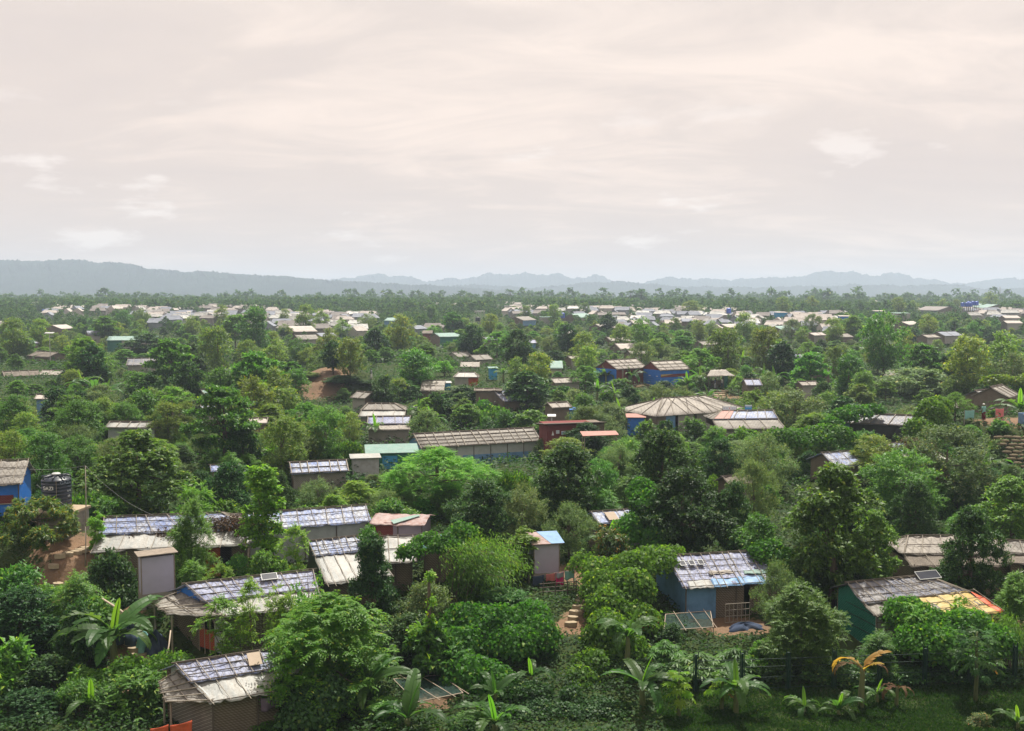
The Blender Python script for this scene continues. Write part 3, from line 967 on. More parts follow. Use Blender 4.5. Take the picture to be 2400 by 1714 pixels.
def solve_d(key, px, top, wpx, asp=None, dmin=44.0):
    """distance at which a plant of this kind, wpx wide with its top at that pixel, stands on the ground"""
    a = asp or SPECIES[key][2]
    rx, rz = ray(px, top)
    ds = np.concatenate([np.arange(dmin, 200, 0.5), np.arange(200, 1500, 4.0)])
    g = zt(rx * ds, ds) + a * wpx / F * ds - (CAMZ + rz * ds)
    i = np.argmax(g > 0)
    return float(ds[i]) if g[i] > 0 else 1000.0


def plant_px(key, px, top, wpx, d=None, label=None, group=None, rz=None):
    if d is None:
        d = solve_d(key, px, top, wpx)
    p = at_d(px, top, d)
    z = float(zt(p.x, p.y))
    h = max(p.z - z, 0.5)
    if key.startswith('shrub') and h > 1.25 * wpx / F * d:
        key = 'sapling' if key in ('shrub_bright', 'shrub_fern') else 'sapling_dark'
    return plant(key, p.x, p.y, h, wpx / F * d, label, group, rz, z)


# ---------------------------------------------------------------- banana plants
def banana_leaf(seed, L=2.2, W=0.55, bend=1.2, torn=0.5):
    """blade rising from the crown then arching over; torn edges"""
    rng = random.Random(seed)
    n = 16
    ctr, tan = [], []
    ang = R(62)
    p = Vector((0, 0, 0))
    for i in range(n + 1):
        ctr.append(p.copy())
        t = i / n
        a = ang - bend * (t ** 1.3)
        tv = Vector((math.cos(a), 0, math.sin(a)))
        tan.append(tv)
        p = p + tv * (L / n)
    b = MB()
    for sg in (-1, 1):
        tw = [0.0] * (n + 1)
        for i in range(1, n):
            if rng.random() < torn:
                tw[i] = rng.uniform(-0.35, 0.25)
        for i in range(1, n):
            def wid(t):
                return W * 0.5 * min(1, (t / 0.18)) ** 0.7 * max(0.0, 1 - t ** 5) ** 0.8 if t > 0.06 else 0.02
            t0, t1 = i / n, (i + 1) / n
            nv0 = Vector((-tan[i].z, 0, tan[i].x))
            nv1 = Vector((-tan[i + 1].z, 0, tan[i + 1].x))
            sl = 0.22 + tw[i]
            sk = 0.10 * (1 if torn > 0.1 else 0.5)
            a0 = ctr[i]
            a1 = ctr[i + 1]
            gapf = 0.9 if tw[i] else 1.0
            b0 = ctr[i] + tan[i] * sk + Vector((0, sg * wid(t0) * gapf, 0)) + nv0 * (wid(t0) * sl)
            b1 = ctr[i + 1] + tan[i + 1] * sk + Vector((0, sg * wid(t1), 0)) + nv1 * (wid(t1) * sl)
            h0 = a0.lerp(b0, 0.5) + nv0 * (0.035 * W)
            h1 = a1.lerp(b1, 0.5) + nv1 * (0.035 * W)
            if sg > 0:
                b.add([a0, a1, h1, h0], [(0, 1, 2, 3)])
                b.add([h0, h1, b1, b0], [(0, 1, 2, 3)])
            else:
                b.add([a0, h0, h1, a1], [(0, 1, 2, 3)])
                b.add([h0, b0, b1, h1], [(0, 1, 2, 3)])
    b.tube(ctr, np.linspace(0.035, 0.008, n + 1).tolist(), 4)
    me = b.mesh("leaf", False)
    # weld so that a leaf is one piece of colour
    import bmesh
    bm = bmesh.new()
    bm.from_mesh(me)
    bmesh.ops.remove_doubles(bm, verts=bm.verts, dist=0.004)
    bm.to_mesh(me)
    bm.free()
    me.materials.append(M['leaf_banana'])
    return me


BLEAF = [banana_leaf(i, 2.3, 0.64, bd, tn) for i, (bd, tn) in enumerate([(1.1, 0.35), (1.6, 0.6), (2.0, 0.65), (2.5, 0.8), (1.4, 0.4)])]
BSPEAR = banana_leaf(20, 1.7, 0.30, 0.25, 0.0)
BSPEAR.materials.clear()
BSPEAR.materials.append(M['leaf_spear'])
BYELL = [banana_leaf(30 + i, 2.0, 0.42, bd, 0.5) for i, bd in enumerate((1.3, 2.2, 0.7))]
for me in BYELL:
    me.materials.clear()
    me.materials.append(M['leaf_yellow'])
BBROWN = [banana_leaf(40 + i, 1.8, 0.35, 2.5, 0.9) for i in range(2)]
for me in BBROWN:
    me.materials.clear()
    me.materials.append(M['leaf_brown'])
BSTEM = MB().tube([(0, 0, -0.4), (0.02, 0, 0.4), (0.0, 0.03, 0.8), (0, 0, 1.0)], [0.17, 0.15, 0.12, 0.08], 9).mesh("stem", True)
BSTEM.materials.append(M['stem'])


def banana(px, base_y, d, stem_h, leaf_len, nleaf, label, rnd, withered=False, spear=True, group=None, z=None):
    p = at_d(px, base_y, d)
    if z is None:
        z = float(zt(p.x, p.y))
    rt = empty('banana_plant', (p.x, p.y, z), rnd.uniform(0, 6.28))
    st = mkobj("stem", BSTEM, rt)
    st.scale = (leaf_len / 2.2, leaf_len / 2.2, stem_h)
    a0 = rnd.uniform(0, 6.28)
    for i in range(nleaf):
        if withered:
            me = BYELL[i] if (i < 3 and withered != 'dead') else BBROWN[i % 2]
        else:
            me = BLEAF[min(4, int(rnd.random() * 5))]
        lf = mkobj("leaf", me, rt)
        lf.location = (0, 0, stem_h * rnd.uniform(0.86, 1.0))
        s = leaf_len / 2.2 * rnd.uniform(0.75, 1.1)
        lf.scale = (s, s * rnd.uniform(0.85, 1.1), s)
        lf.rotation_euler = (rnd.uniform(-0.25, 0.25), rnd.uniform(-0.10, 0.70), a0 + i * 2.4 + rnd.uniform(-0.4, 0.4))
    if spear:
        lf = mkobj("leaf", BSPEAR, rt)
        lf.location = (0, 0, stem_h * 0.95)
        s = leaf_len / 2.2
        lf.scale = (s, s, s)
        lf.rotation_euler = (0, R(-14), rnd.uniform(0, 6.28))
        lf["label"] = "young upright lime green leaf"
    tag(rt, label, 'banana plant', group)
    return rt

# ---------------------------------------------------------------- shelters: frames first (they also shape the ground)
SH = []
FOOT = []      # footprints (cx, cy, rz, hx, hy)
PROTX = []     # the same for small huts that plants may partly hide
PROT = []      # picture boxes of things that must stay visible from the front: (x0, y0, x1, y1, distance)


def frame_from_ridge(s):
    a = at_z(*s['rl'], s['zb'] + s['hr'])
    b = at_z(*s['rr'], s['zb'] + s['hr'])
    mid = (a + b) / 2
    rz = s['rz'] if 'rz' in s else math.atan2(b.y - a.y, b.x - a.x)
    L = s.get('L', (b - a).length)
    return mid, rz, L


def solve_run(mid, rz, z0, px, pitch):
    n = Vector((math.sin(rz), -math.cos(rz), 0))
    y0 = proj((mid.x, mid.y, z0))[1]
    r = 0.2
    while r < 12:
        q = mid + n * r
        if proj((q.x, q.y, z0 - r * math.tan(pitch)))[1] - y0 >= px:
            break
        r += 0.02
    return r


def prep(s):
    mid, rz, L = frame_from_ridge(s)
    pit = R(s.get('pitch', 21))
    zr = s['zb'] + s['hr']
    r = s['run'] if 'run' in s else solve_run(mid, rz, zr, s['drop'], pit)
    h = r * math.tan(pit)
    rs = hs = 0.0
    if s.get('skirt'):
        p2 = R(s.get('skirt_pitch', 15))
        n = Vector((math.sin(rz), -math.cos(rz), 0))
        q = mid + n * r
        rs = solve_run(q, rz, zr - h, s['skirt'], p2)
        hs = rs * math.tan(p2) + 0.07
    s.update(mid=mid, rz_=rz, L_=L, r=r, h=h, rs=rs, hs=hs)
    hl, hr_ = s.get('hip', (0, 0))
    s['hl'], s['hr_'] = hl, hr_
    R_ = r + rs
    cy_off = 0.0
    ctrl(mid.x, mid.y, s['zb'] - 0.05, max(4.0, L * 0.55, R_ * 1.1))
    FOOT.append((mid.x, mid.y, rz, L / 2 + max(hl, hr_) + 0.2, R_ + 0.2))
    c, sn = math.cos(rz), math.sin(rz)
    xs, ys = [], []
    for lx in (-L / 2 - hl, L / 2 + hr_):
        for ly, lz in ((0, s['hr']), (-R_, s['hr'] - h - hs), (-R_, s.get('show', 0.9 if mid.y < 75 else s['hr'] - h - hs - 0.4))):
            q = proj((mid.x + c * lx - sn * ly, mid.y + sn * lx + c * ly, s['zb'] + lz))
            xs.append(q[0])
            ys.append(q[1])
    s['rect'] = (min(xs), min(ys), max(xs), max(ys), mid.y - R_)
    (PROTX if s['id'].startswith('x') else PROT).append(s['rect'])
    SH.append(s)
    return s


def spec(**k):
    return prep(k)


# near shelters ------------------------------------------------------------
spec(id='h0', label='blue-walled shelter with pale matting roof at the frame edge by the black tank', rl=(-150, 1086), rr=(68, 1078), zb=5.0, hr=3.0, drop=57, pitch=30,
     roof='tarp_grey', walls=dict(front='plastic_blue', right='plastic_blue'), poles=(8, 4), over=0.35)
spec(id='h1', label='long shelter with debris-strewn blue tarp roof behind the tall lavender latrine', rl=(243, 1213), rr=(520, 1203), zb=2.5, hr=2.7, drop=40, skirt=36, pitch=24, skirt_pitch=18,
     roof='tarp_blue', skirt_mat='tarp_white', hip=(0, 1.9), hip_mat='tarp_thatch', walls=dict(front=[(0, .72, 'weave'), (.72, .82, 'weave_red'), (.9, 1, 'weave')], left='weave_grey', right='weave'), poles=(9, 4))
spec(id='h2', label='shelter with faded blue roof and white sheet wall beside the rusty tin hut', rl=(548, 1207), rr=(858, 1184), zb=2.0, hr=2.9, drop=40, pitch=24,
     roof='tarp_blue', walls=dict(front='plastic_white', right='plastic_white', left='weave'), poles=(10, 4))
spec(id='tin', name='tin_hut', label='mauve tin hut with rusty low-pitched roof and green roof strip', rl=(880, 1203), rr=(1008, 1207), zb=2.1, hr=2.5, drop=25, pitch=13,
     roof='tin_rust', walls=dict(front=[(0, .4, 'maroon'), (.4, 1, 'mauve')], left='maroon', right='mauve'), poles=(0, 0))
spec(id='h3', label='shelter with blue upper roof and white sheet lower roof behind the cone-shaped tree', rl=(722, 1270), rr=(866, 1254), zb=1.7, hr=2.7, drop=33, skirt=62, pitch=24, skirt_pitch=18,
     roof='tarp_blue', skirt_mat='tarp_white', walls=dict(front='weave', left='plastic_black', right='weave'), poles=(9, 4))
spec(id='h3b', label='small shelter with torn white sheet roof beside the cone-shaped tree', rl=(876, 1260), rr=(968, 1256), zb=1.7, hr=2.5, drop=62, pitch=24,
     roof='tarp_white', walls=dict(front='weave'), poles=(4, 3))
spec(id='h3c', label='low shelter with bright blue tarp roof behind the arching bamboo', rl=(985, 1253), rr=(1068, 1250), zb=1.8, hr=2.5, drop=30, pitch=24,
     roof='plastic_steel', walls=dict(front='weave'), poles=(5, 3))
spec(id='h4', label='shelter with blue-violet lattice roof, blue gable and orange door panel', rl=(433, 1370), rr=(735, 1337), zb=1.0, hr=3.0, drop=44, skirt=36, pitch=25, skirt_pitch=15,
     roof='tarp_violet', skirt_mat='tarp_white', walls=dict(front='weave_grey', right='weave', gable_left='plastic_blue', left=None), poles=(9, 4), show=0.2, skew=0.75)
spec(id='h5', label='shelter with loose white sheet eave and hanging orange cloths, lowest of the slope', rl=(410, 1557), rr=(690, 1515), zb=-0.2, hr=2.8, drop=46, skirt=48, pitch=25, skirt_pitch=17,
     roof='tarp_violet', skirt_mat='tarp_white', walls=dict(front=[(0, .35, 'weave'), (.35, 1, 'weave')], left='weave_grey', gable_left='plastic_white'), poles=(8, 4), skew=0.5)
spec(id='h6', label='shelter with large patched blue-grey roof and blue sheet wall beside the creeper', rl=(1562, 1304), rr=(1806, 1290), zb=0.9, hr=2.8, drop=74, pitch=23,
     roof='tarp_violet', walls=dict(front=[(0, .30, 'plastic_steel'), (.30, .58, 'weave'), (.64, 1, 'weave')], left='plastic_steel', right='weave'), poles=(11, 6), show=0.2)
spec(id='h7', label='shelter with green tin side wall and yellow tarp awning', rl=(1985, 1367), rr=(2168, 1350), zb=0.9, hr=2.6, drop=46, skirt=26, pitch=24, skirt_pitch=16, hip=(0, 1.7), hip_mat='tarp_thatch',
     roof='tarp_dark', skirt_mat='tarp_grey', walls=dict(front='tin_grey', left='tin_green', right='weave'), poles=(10, 4), show=0.1)
spec(id='h8', label='shelter with patched pale roof and brown matting awning behind the round dark tree', rl=(2128, 1257), rr=(2330, 1256), zb=1.4, hr=2.8, drop=42, skirt=26, pitch=24, hip=(0.9, 0),
     roof='tarp_pale', skirt_mat='tarp_thatch', walls=dict(front=[(0, .35, 'weave'), (.38, .62, 'weave_grey'), (.62, 1, 'weave')], left='weave'), poles=(7, 3))
spec(id='h9', label='shelter with grey matting roof cut by the frame edge beside the round dark tree', rl=(2345, 1266), rr=(2500, 1276), zb=1.5, hr=2.7, drop=30, skirt=22, pitch=22,
     roof='tarp_grey', skirt_mat='tarp_thatch', walls=dict(front=[(0, .2, 'weave'), (.3, 1, 'weave_grey')], left='weave'), poles=(5, 2))
spec(id='f1', label='shelter half hidden in shrubs with a plywood sheet on its blue roof', rl=(1385, 1201), rr=(1492, 1193), zb=1.7, hr=2.5, drop=27, pitch=22,
     roof='tarp_blue', walls=dict(front='weave_grey'), poles=(5, 2))
spec(id='f2', label='dark hut sunk in foliage with a red cloth at its door', rl=(1692, 1118), rr=(1752, 1113), zb=2.9, hr=2.5, drop=20, pitch=22,
     roof='tarp_thatch', walls=dict(front=[(0, .4, 'weave_red'), (.6, 1, 'weave_grey')]), poles=(3, 2))
spec(id='f3', label='blue-roofed shelter peeping out above the tall broad-leaved tree', rl=(1925, 1062), rr=(1990, 1058), zb=3.3, hr=2.6, drop=32, pitch=22, roof='tarp_blue', walls=dict(front='weave'), poles=(4, 3))
spec(id='f4', label='blue and white roofed shelter draped with dead vines below the man in white', rl=(2078, 1041), rr=(2158, 1034), zb=3.8, hr=2.6, drop=22, skirt=20, pitch=22, roof='tarp_blue', skirt_mat='tarp_white', walls=dict(front='weave'), poles=(5, 2))
spec(id='bt', label='shelter walled in black plastic with vines on its dark roof', rl=(2010, 969), rr=(2150, 975), zb=4.5, hr=2.7, drop=24, pitch=22, roof='tarp_dark',
     walls=dict(front=[(0, .12, 'plastic_steel'), (.12, 1, 'plastic_black')], left='weave'), poles=(6, 2), hip=(1.6, 0), hip_mat='tarp_thatch')
spec(id='rb', label='brown matting house with dark slate-blue roof beside the earth road', rl=(2285, 916), rr=(2335, 912), zb=5.2, hr=2.8, drop=26, skirt=8, pitch=24, roof='tarp_dark', skirt_mat='tarp_grey',
     walls=dict(front='weave', right='weave'), poles=(4, 2))
spec(id='rb2', label='tall brown matting house with pale roof edge beside the earth road', rl=(2318, 905), rr=(2352, 905), rz=R(48), L=4.2, zb=5.3, hr=3.3, run=2.0, pitch=28, roof='tarp_grey',
     walls=dict(front='weave', left='weave'), poles=(4, 2))
# middle distance -------------------------------------------------------------
spec(id='long', name='long_house', label='long grey matting roofed hall with white and blue sheet walls', rl=(968, 1018), rr=(1250, 1003), zb=1.7, hr=3.1, drop=32, pitch=23, roof='tarp_grey',
     walls=dict(front='plastic_white', left='plastic_steel'), poles=(14, 5), over=0.3, show=0.6)
spec(id='hex', name='meeting_hall', label='wide hip-roofed bamboo hall with radiating roof battens', rl=(1552, 934), rr=(1652, 928), zb=2.4, hr=4.0, drop=37, pitch=20, hip=(4.0, 3.6), roof='tarp_pale', hip_mat='tarp_pale',
     walls=dict(front=[(0, .1, 'weave'), (.1, .2, 'plastic_steel'), (.23, .4, 'wall_pale'), (.43, .7, 'weave_grey'), (.74, 1, 'wall_pale')], left='weave', right='weave'), poles=(7, 0), radial=True, show=0.8)
spec(id='annex', label='shelter with orange and blue roof sheets in front of the hip-roofed hall', rl=(1692, 963), rr=(1812, 962), zb=3.0, hr=2.9, drop=20, skirt=22, pitch=22, hip=(1.6, 0), roof='tarp_blue', skirt_mat='tarp_grey', hip_mat='tarp_grey',
     walls=dict(front='weave_grey', left='wall_pale'), poles=(7, 2))
spec(id='bl1', name='blue_hut', label='blue-walled red-gabled hut with a green porch, further left of the hilltop pair', rl=(1430, 843), rr=(1480, 843), rz=R(38), L=7.0, zb=4.4, hr=3.9, run=2.7, pitch=27, roof='tarp_pale', over=0.25,
     walls=dict(front=[(0, .18, 'maroon'), (.18, .24, 'wood'), (.24, 1, 'maroon')], left='plastic_blue', gable_left='maroon'), poles=(6, 4), show=0.3)
spec(id='bl2', name='blue_hut', label='blue-walled hut with yellow flag strip, right one of the hilltop pair', rl=(1535, 847), rr=(1585, 846), rz=R(28), L=6.2, zb=4.4, hr=3.7, run=2.7, pitch=26, roof='tarp_pale', over=0.25,
     walls=dict(front=[(0, 1, 'plastic_blue')], left='plastic_blue', gable_left='maroon'), poles=(5, 4), show=0.1)
spec(id='m1', label='shelter with striped pale blue roof, lower of the pair left of the dark grove', rl=(862, 977), rr=(962, 976), zb=2.7, hr=2.5, drop=18, skirt=12, pitch=20, roof='tarp_violet', skirt_mat='tarp_pale', walls=dict(front='weave_grey'), poles=(6, 2))
spec(id='m2', label='shelter with domed grey roof, upper of the pair left of the dark grove', rl=(862, 946), rr=(925, 946), zb=2.7, hr=2.5, drop=16, skirt=14, pitch=20, hip=(.6, 1.6), roof='tarp_grey', skirt_mat='tarp_white', walls=dict(front='weave_grey'), poles=(5, 2))
spec(id='m3', label='small grey roofed hut just above the domed grey roof', rl=(838, 918), rr=(872, 920), zb=3.0, hr=2.6, drop=15, pitch=24, roof='tarp_grey', walls=dict(front='wall_pale'), poles=(3, 2))
spec(id='m4', label='shelter with ragged white roof and grey sheet wall among the acacias', rl=(258, 989), rr=(376, 990), zb=3.1, hr=2.5, drop=14, pitch=20, roof='tarp_white', walls=dict(front='plastic_white'), poles=(6, 2))
spec(id='m5', label='shelter with pale blue grid roof between two olive acacias above the faded blue roof', rl=(678, 1085), rr=(812, 1079), zb=2.2, hr=2.5, drop=26, pitch=20, roof='tarp_blue', walls=dict(front='weave_grey'), poles=(7, 3))
spec(id='m6', label='small blue roof showing between bushes above the debris-strewn shelter', rl=(492, 1091), rr=(560, 1087), zb=2.2, hr=2.5, drop=14, pitch=20, roof='tarp_blue', walls=dict(front='weave'), poles=(4, 2))
spec(id='m7', label='low reddish-grey roof at the frame edge above the banana grove', rl=(5, 871), rr=(90, 868), zb=3.6, hr=2.5, drop=13, pitch=20, roof='tarp_thatch', walls=dict(front='wall_pale'), poles=(5, 2))
spec(id='m8', label='pale flat roof between banana grove and clipped bush', rl=(100, 868), rr=(150, 868), zb=3.7, hr=2.4, drop=12, pitch=18, roof='tarp_pale', walls=dict(front='wall_pale'), poles=(3, 2))
spec(id='m9', label='gabled grey shelter with slate roof among trees left of the red soil mound', rl=(300, 841), rr=(365, 839), rz=R(14), zb=4.5, hr=2.9, drop=17, pitch=24, roof='tarp_dark', walls=dict(front='wall_pale', left='wall_pale'), poles=(5, 2))
spec(id='m10', name='office_hut', label='pale green roofed hut with teal lower wall and white upper wall', rl=(288, 790), rr=(338, 786), rz=R(8), zb=5.9, hr=3.4, drop=10, pitch=18, roof='tin_teal', walls=dict(front=[(0, .3, 'tin_teal_wall'), (.3, 1, 'wall_pale')], left='wall_pale'), poles=(0, 0))
spec(id='m11', label='brown roofed hut left of the gabled grey shelter', rl=(88, 823), rr=(138, 826), zb=4.7, hr=2.6, drop=12, pitch=22, roof='tarp_thatch', walls=dict(front='weave'), poles=(3, 2))
spec(id='g1', label='small white-gabled hut, upper one of three between dark trees', rl=(1066, 825), rr=(1086, 825), rz=R(48), L=4.5, zb=4.2, hr=3.0, run=1.9, pitch=28, roof='tarp_grey', walls=dict(front='wall_pale', left='wall_pale'), poles=(3, 2))
spec(id='g2', label='small white-gabled hut, middle one of three between dark trees', rl=(1112, 832), rr=(1132, 832), rz=R(40), L=4.5, zb=4.3, hr=2.9, run=1.9, pitch=26, roof='tarp_grey', walls=dict(front='wall_pale', left='wall_pale'), poles=(3, 2))
spec(id='g3', label='pale flat-roofed hut, lowest of three between dark trees', rl=(1080, 848), rr=(1125, 848), zb=4.1, hr=2.5, drop=13, pitch=16, roof='tarp_pale', walls=dict(front='wall_pale'), poles=(3, 2))
spec(id='g4', label='round-topped white roof over an orange wall', rl=(1075, 873), rr=(1112, 873), zb=3.7, hr=2.6, drop=12, pitch=18, hip=(.8, .8), roof='tarp_white', walls=dict(front=[(0, .6, 'wall_pale'), (.6, 1, 'weave_red')], right='weave_red'), poles=(3, 2))
spec(id='g5', label='shelter with three-banded pale roof left of the dark grove', rl=(990, 892), rr=(1044, 892), zb=3.4, hr=2.5, drop=25, pitch=22, roof='tarp_pale', walls=dict(front='weave'), poles=(4, 3))
spec(id='g6', label='flat ochre-brown roof above the blue striped roof end', rl=(1112, 911), rr=(1178, 911), zb=3.3, hr=2.5, drop=6, pitch=8, roof='tarp_thatch', walls=dict(front='weave'), poles=(4, 2))
spec(id='g7', label='blue striped roof end partly behind the dark grove', rl=(1157, 916), rr=(1200, 914), zb=3.1, hr=2.5, drop=25, pitch=22, roof='tarp_violet', walls=dict(front='weave', left='weave'), poles=(4, 3))
spec(id='g8', name='office_hut', label='pale green tin roof left of the hilltop blue huts', rl=(1288, 846), rr=(1318, 846), zb=4.6, hr=2.8, drop=18, pitch=20, roof='tin_teal', walls=dict(front='wall_pale'), poles=(0, 0))
spec(id='g9', label='white-walled hut with pale roof in front of the hilltop blue huts', rl=(1288, 887), rr=(1350, 885), zb=3.2, hr=2.7, drop=12, pitch=18, roof='tarp_pale', walls=dict(front='wall_pale', right='wall_pale'), poles=(4, 2))
spec(id='g10', label='violet roofed hut with a red cloth beside the bananas', rl=(1742, 889), rr=(1780, 889), zb=4.0, hr=2.7, drop=15, pitch=22, roof='tarp_violet', walls=dict(front='weave'), poles=(3, 2))
spec(id='g11', label='small pale roofs at the foot of the tall olive acacia', rl=(2085, 868), rr=(2122, 870), zb=4.3, hr=2.5, drop=13, pitch=22, roof='tarp_grey', walls=dict(front='wall_pale'), poles=(3, 2))
spec(id='g12', name='office_hut', label='bright teal roofed office in the trees beside a red-brown hut', rl=(1018, 781), rr=(1072, 780), zb=6.3, hr=3.4, drop=9, pitch=16, roof='tin_teal', walls=dict(front='tin_teal_wall'), poles=(0, 0))
spec(id='g13', label='red-brown walled hut beside the bright teal office', rl=(990, 775), rr=(1015, 775), zb=6.4, hr=3.2, drop=7, pitch=18, roof='tarp_thatch', walls=dict(front='maroon'), poles=(0, 0))
spec(id='g14', label='violet striped roof on a red frame below the green hilltop tree', rl=(1642, 742), rr=(1682, 742), zb=7.6, hr=3.6, drop=6, pitch=18, roof='tarp_violet', walls=dict(front='maroon'), poles=(4, 1))
spec(id='g15', label='long grey roofed hall high on the right-hand settlement', rl=(2170, 718), rr=(2225, 719), zb=10.5, hr=4.5, drop=9, pitch=20, roof='roof_far2', walls=dict(front='plastic_black'), poles=(0, 0))
spec(id='g16', name='office_hut', label='teal roofed office beside the row of blue water tanks', rl=(2285, 711), rr=(2340, 714), zb=11.0, hr=5.0, drop=7, pitch=16, roof='tin_teal', walls=dict(front='tin_teal_wall'), poles=(0, 0))
spec(id='g17', label='hut with deep yellow tarp roof below the row of blue water tanks', rl=(2280, 730), rr=(2308, 730), zb=10.0, hr=3.0, drop=10, pitch=22, roof='plastic_yellow', walls=dict(front='weave'), poles=(0, 0))
spec(id='g18', label='upper white hut of two at the frame edge near the teal office', rl=(2348, 740), rr=(2385, 740), zb=9.0, hr=3.4, drop=6, pitch=18, roof='roof_far', walls=dict(front='wall_pale'), poles=(0, 0))
spec(id='g19', label='lower white hut of two at the frame edge near the teal office', rl=(2352, 752), rr=(2390, 752), zb=8.3, hr=3.2, drop=6, pitch=18, roof='roof_far', walls=dict(front='wall_pale'), poles=(0, 0))
for k_, (x_, y_, w_) in enumerate([(1420, 790, 46), (1440, 805, 60), (1470, 822, 40), (1130, 790, 34), (1330, 835, 26), (1895, 780, 30), (1950, 783, 36), (2195, 778, 44), (2160, 785, 30), (675, 765, 55), (690, 785, 50), (740, 780, 40),
                                   (1395, 760, 40), (1690, 760, 34), (1635, 800, 40), (1910, 870, 30), (1870, 895, 40), (560, 830, 30), (420, 885, 34), (470, 950, 36), (520, 1030, 30)]):
    spec(id='x%d' % k_, label='small pale-roofed shelter showing between the trees of the middle distance', group='small shelters between the trees', rl=(x_, y_), rr=(x_ + w_, y_ - 1), zb=float(np.interp(y_, [760, 800, 850, 900, 1030], [8, 5.8, 4.3, 3.6, 2.4])), hr=2.7,
         drop=max(7, w_ * 0.24), pitch=22, roof=['tarp_pale', 'roof_far', 'tarp_grey', 'roof_far3'][k_ % 4], walls=dict(front='wall_pale' if k_ % 3 else 'weave'), poles=(3, 2) if y_ > 775 else (0, 0))

# more small roofs glimpsed between the trees
rx_ = random.Random(12)
k_ = 30
while k_ < 52:
    x_, y_ = rx_.uniform(20, 2360), 735 + rx_.random() ** 1.4 * 250
    w_ = rx_.uniform(26, 48) * (0.8 + (y_ - 735) / 500)
    if any(x_ < r_[2] + 14 and x_ + w_ > r_[0] - 14 and y_ - 6 < r_[3] + 8 and y_ + w_ * 0.5 > r_[1] - 8 for r_ in PROT + PROTX):
        rx_.random()
        k_ += 0.2
        k_ = round(k_, 1)
        continue
    spec(id='x%d' % int(k_ * 10), label='small pale-roofed shelter', group='small shelters between the trees', rl=(x_, y_), rr=(x_ + w_, y_ - rx_.uniform(-1.5, 2.5)), zb=float(np.interp(y_, [720, 760, 800, 850, 900, 1030], [11.5, 8, 5.8, 4.3, 3.6, 2.4])), hr=2.8,
         drop=max(7, w_ * 0.27), pitch=22, roof=rx_.choice(['tarp_pale', 'roof_far', 'roof_far', 'tarp_grey', 'roof_far3', 'tarp_violet', 'tin_teal']), walls=dict(front=rx_.choice(['wall_pale', 'weave', 'weave_grey', 'plastic_steel'])), poles=(3, 2) if y_ > 790 else (0, 0))
    k_ = round(k_ + 1, 1)

# other ground shaping ----------------------------------------------------------
TANKP = at_d(134, 1192, 58.0)
ctrl(TANKP.x, TANKP.y, 4.45, 4.0)
_p = at_d(190, 1262, 55.5)
ctrl(_p.x, _p.y, 3.9, 2.2)
LAT1 = at_d(368, 1402, 50.0)
ctrl(LAT1.x, LAT1.y, LAT1.z, 2.5)
LAT2 = at_d(1275, 1352, 57.5)
ctrl(LAT2.x, LAT2.y, LAT2.z, 2.5)
MOUND = at_d(762, 858, 152.0)
ctrl(MOUND.x + 1, MOUND.y + 3, MOUND.z - 0.4, 7.0)
ctrl(MOUND.x - 4, MOUND.y - 5, MOUND.z - 3.2, 5.0)
ctrl(MOUND.x + 4, MOUND.y - 2, MOUND.z - 1.4, 4.0)
SLOPE = at_d(2385, 985, 92.0)
ctrl(SLOPE.x + 4, SLOPE.y + 3, SLOPE.z - 0.2, 7.0)
ctrl(SLOPE.x - 3, SLOPE.y + 4, SLOPE.z - 0.3, 5.0)
KIOSK = at_d(1682, 908, 152.0)
ctrl(KIOSK.x, KIOSK.y, KIOSK.z, 4.0)

# earth patches: (x, y, radius, strength)
SOIL = []


def soil_px(px, py, d, r, s=1.0):
    p = at_d(px, py, d)
    SOIL.append((p.x, p.y, r, s))


for a in [(160, 1250, 56, 2.2), (230, 1280, 55.5, 1.6), (190, 1300, 54, 1.6), (120, 1325, 53, 1.5), (300, 1450, 47.5, 1.3), (330, 1500, 46, 1.4), (345, 1550, 44.8, 1.4), (270, 1400, 49, 1.4),
          (1335, 1480, 50.5, 1.1), (1350, 1440, 52, 0.8), (1690, 1470, 51.5, 2.0), (1770, 1478, 51, 1.3), (762, 862, 152, 5.0), (750, 900, 146, 4.0), (2375, 980, 94, 2.4), (2315, 988, 94, 1.4),
          (1690, 925, 146, 3.5), (300, 965, 120, 2.5), (1360, 1345, 58, 2.0), (2250, 1375, 56, 2.0), (1020, 1650, 43, 0.9), (610, 940, 128, 5.0), (2330, 1420, 51, 1.8), (1450, 892, 160, 4.0), (1560, 897, 160, 4.0)]:
    soil_px(*a)
LAWN = (13.5, 41.5, 10.5, 3.4)     # mown strip, centre and half sizes


def soil_at(x, y):
    x = np.asarray(x, float)
    s = np.zeros_like(x)
    for cx, cy, r, k in SOIL:
        s = np.maximum(s, k * np.exp(-(((x - cx) ** 2 + (y - cy) ** 2) / (r * r)) ** 1.5))
    return s


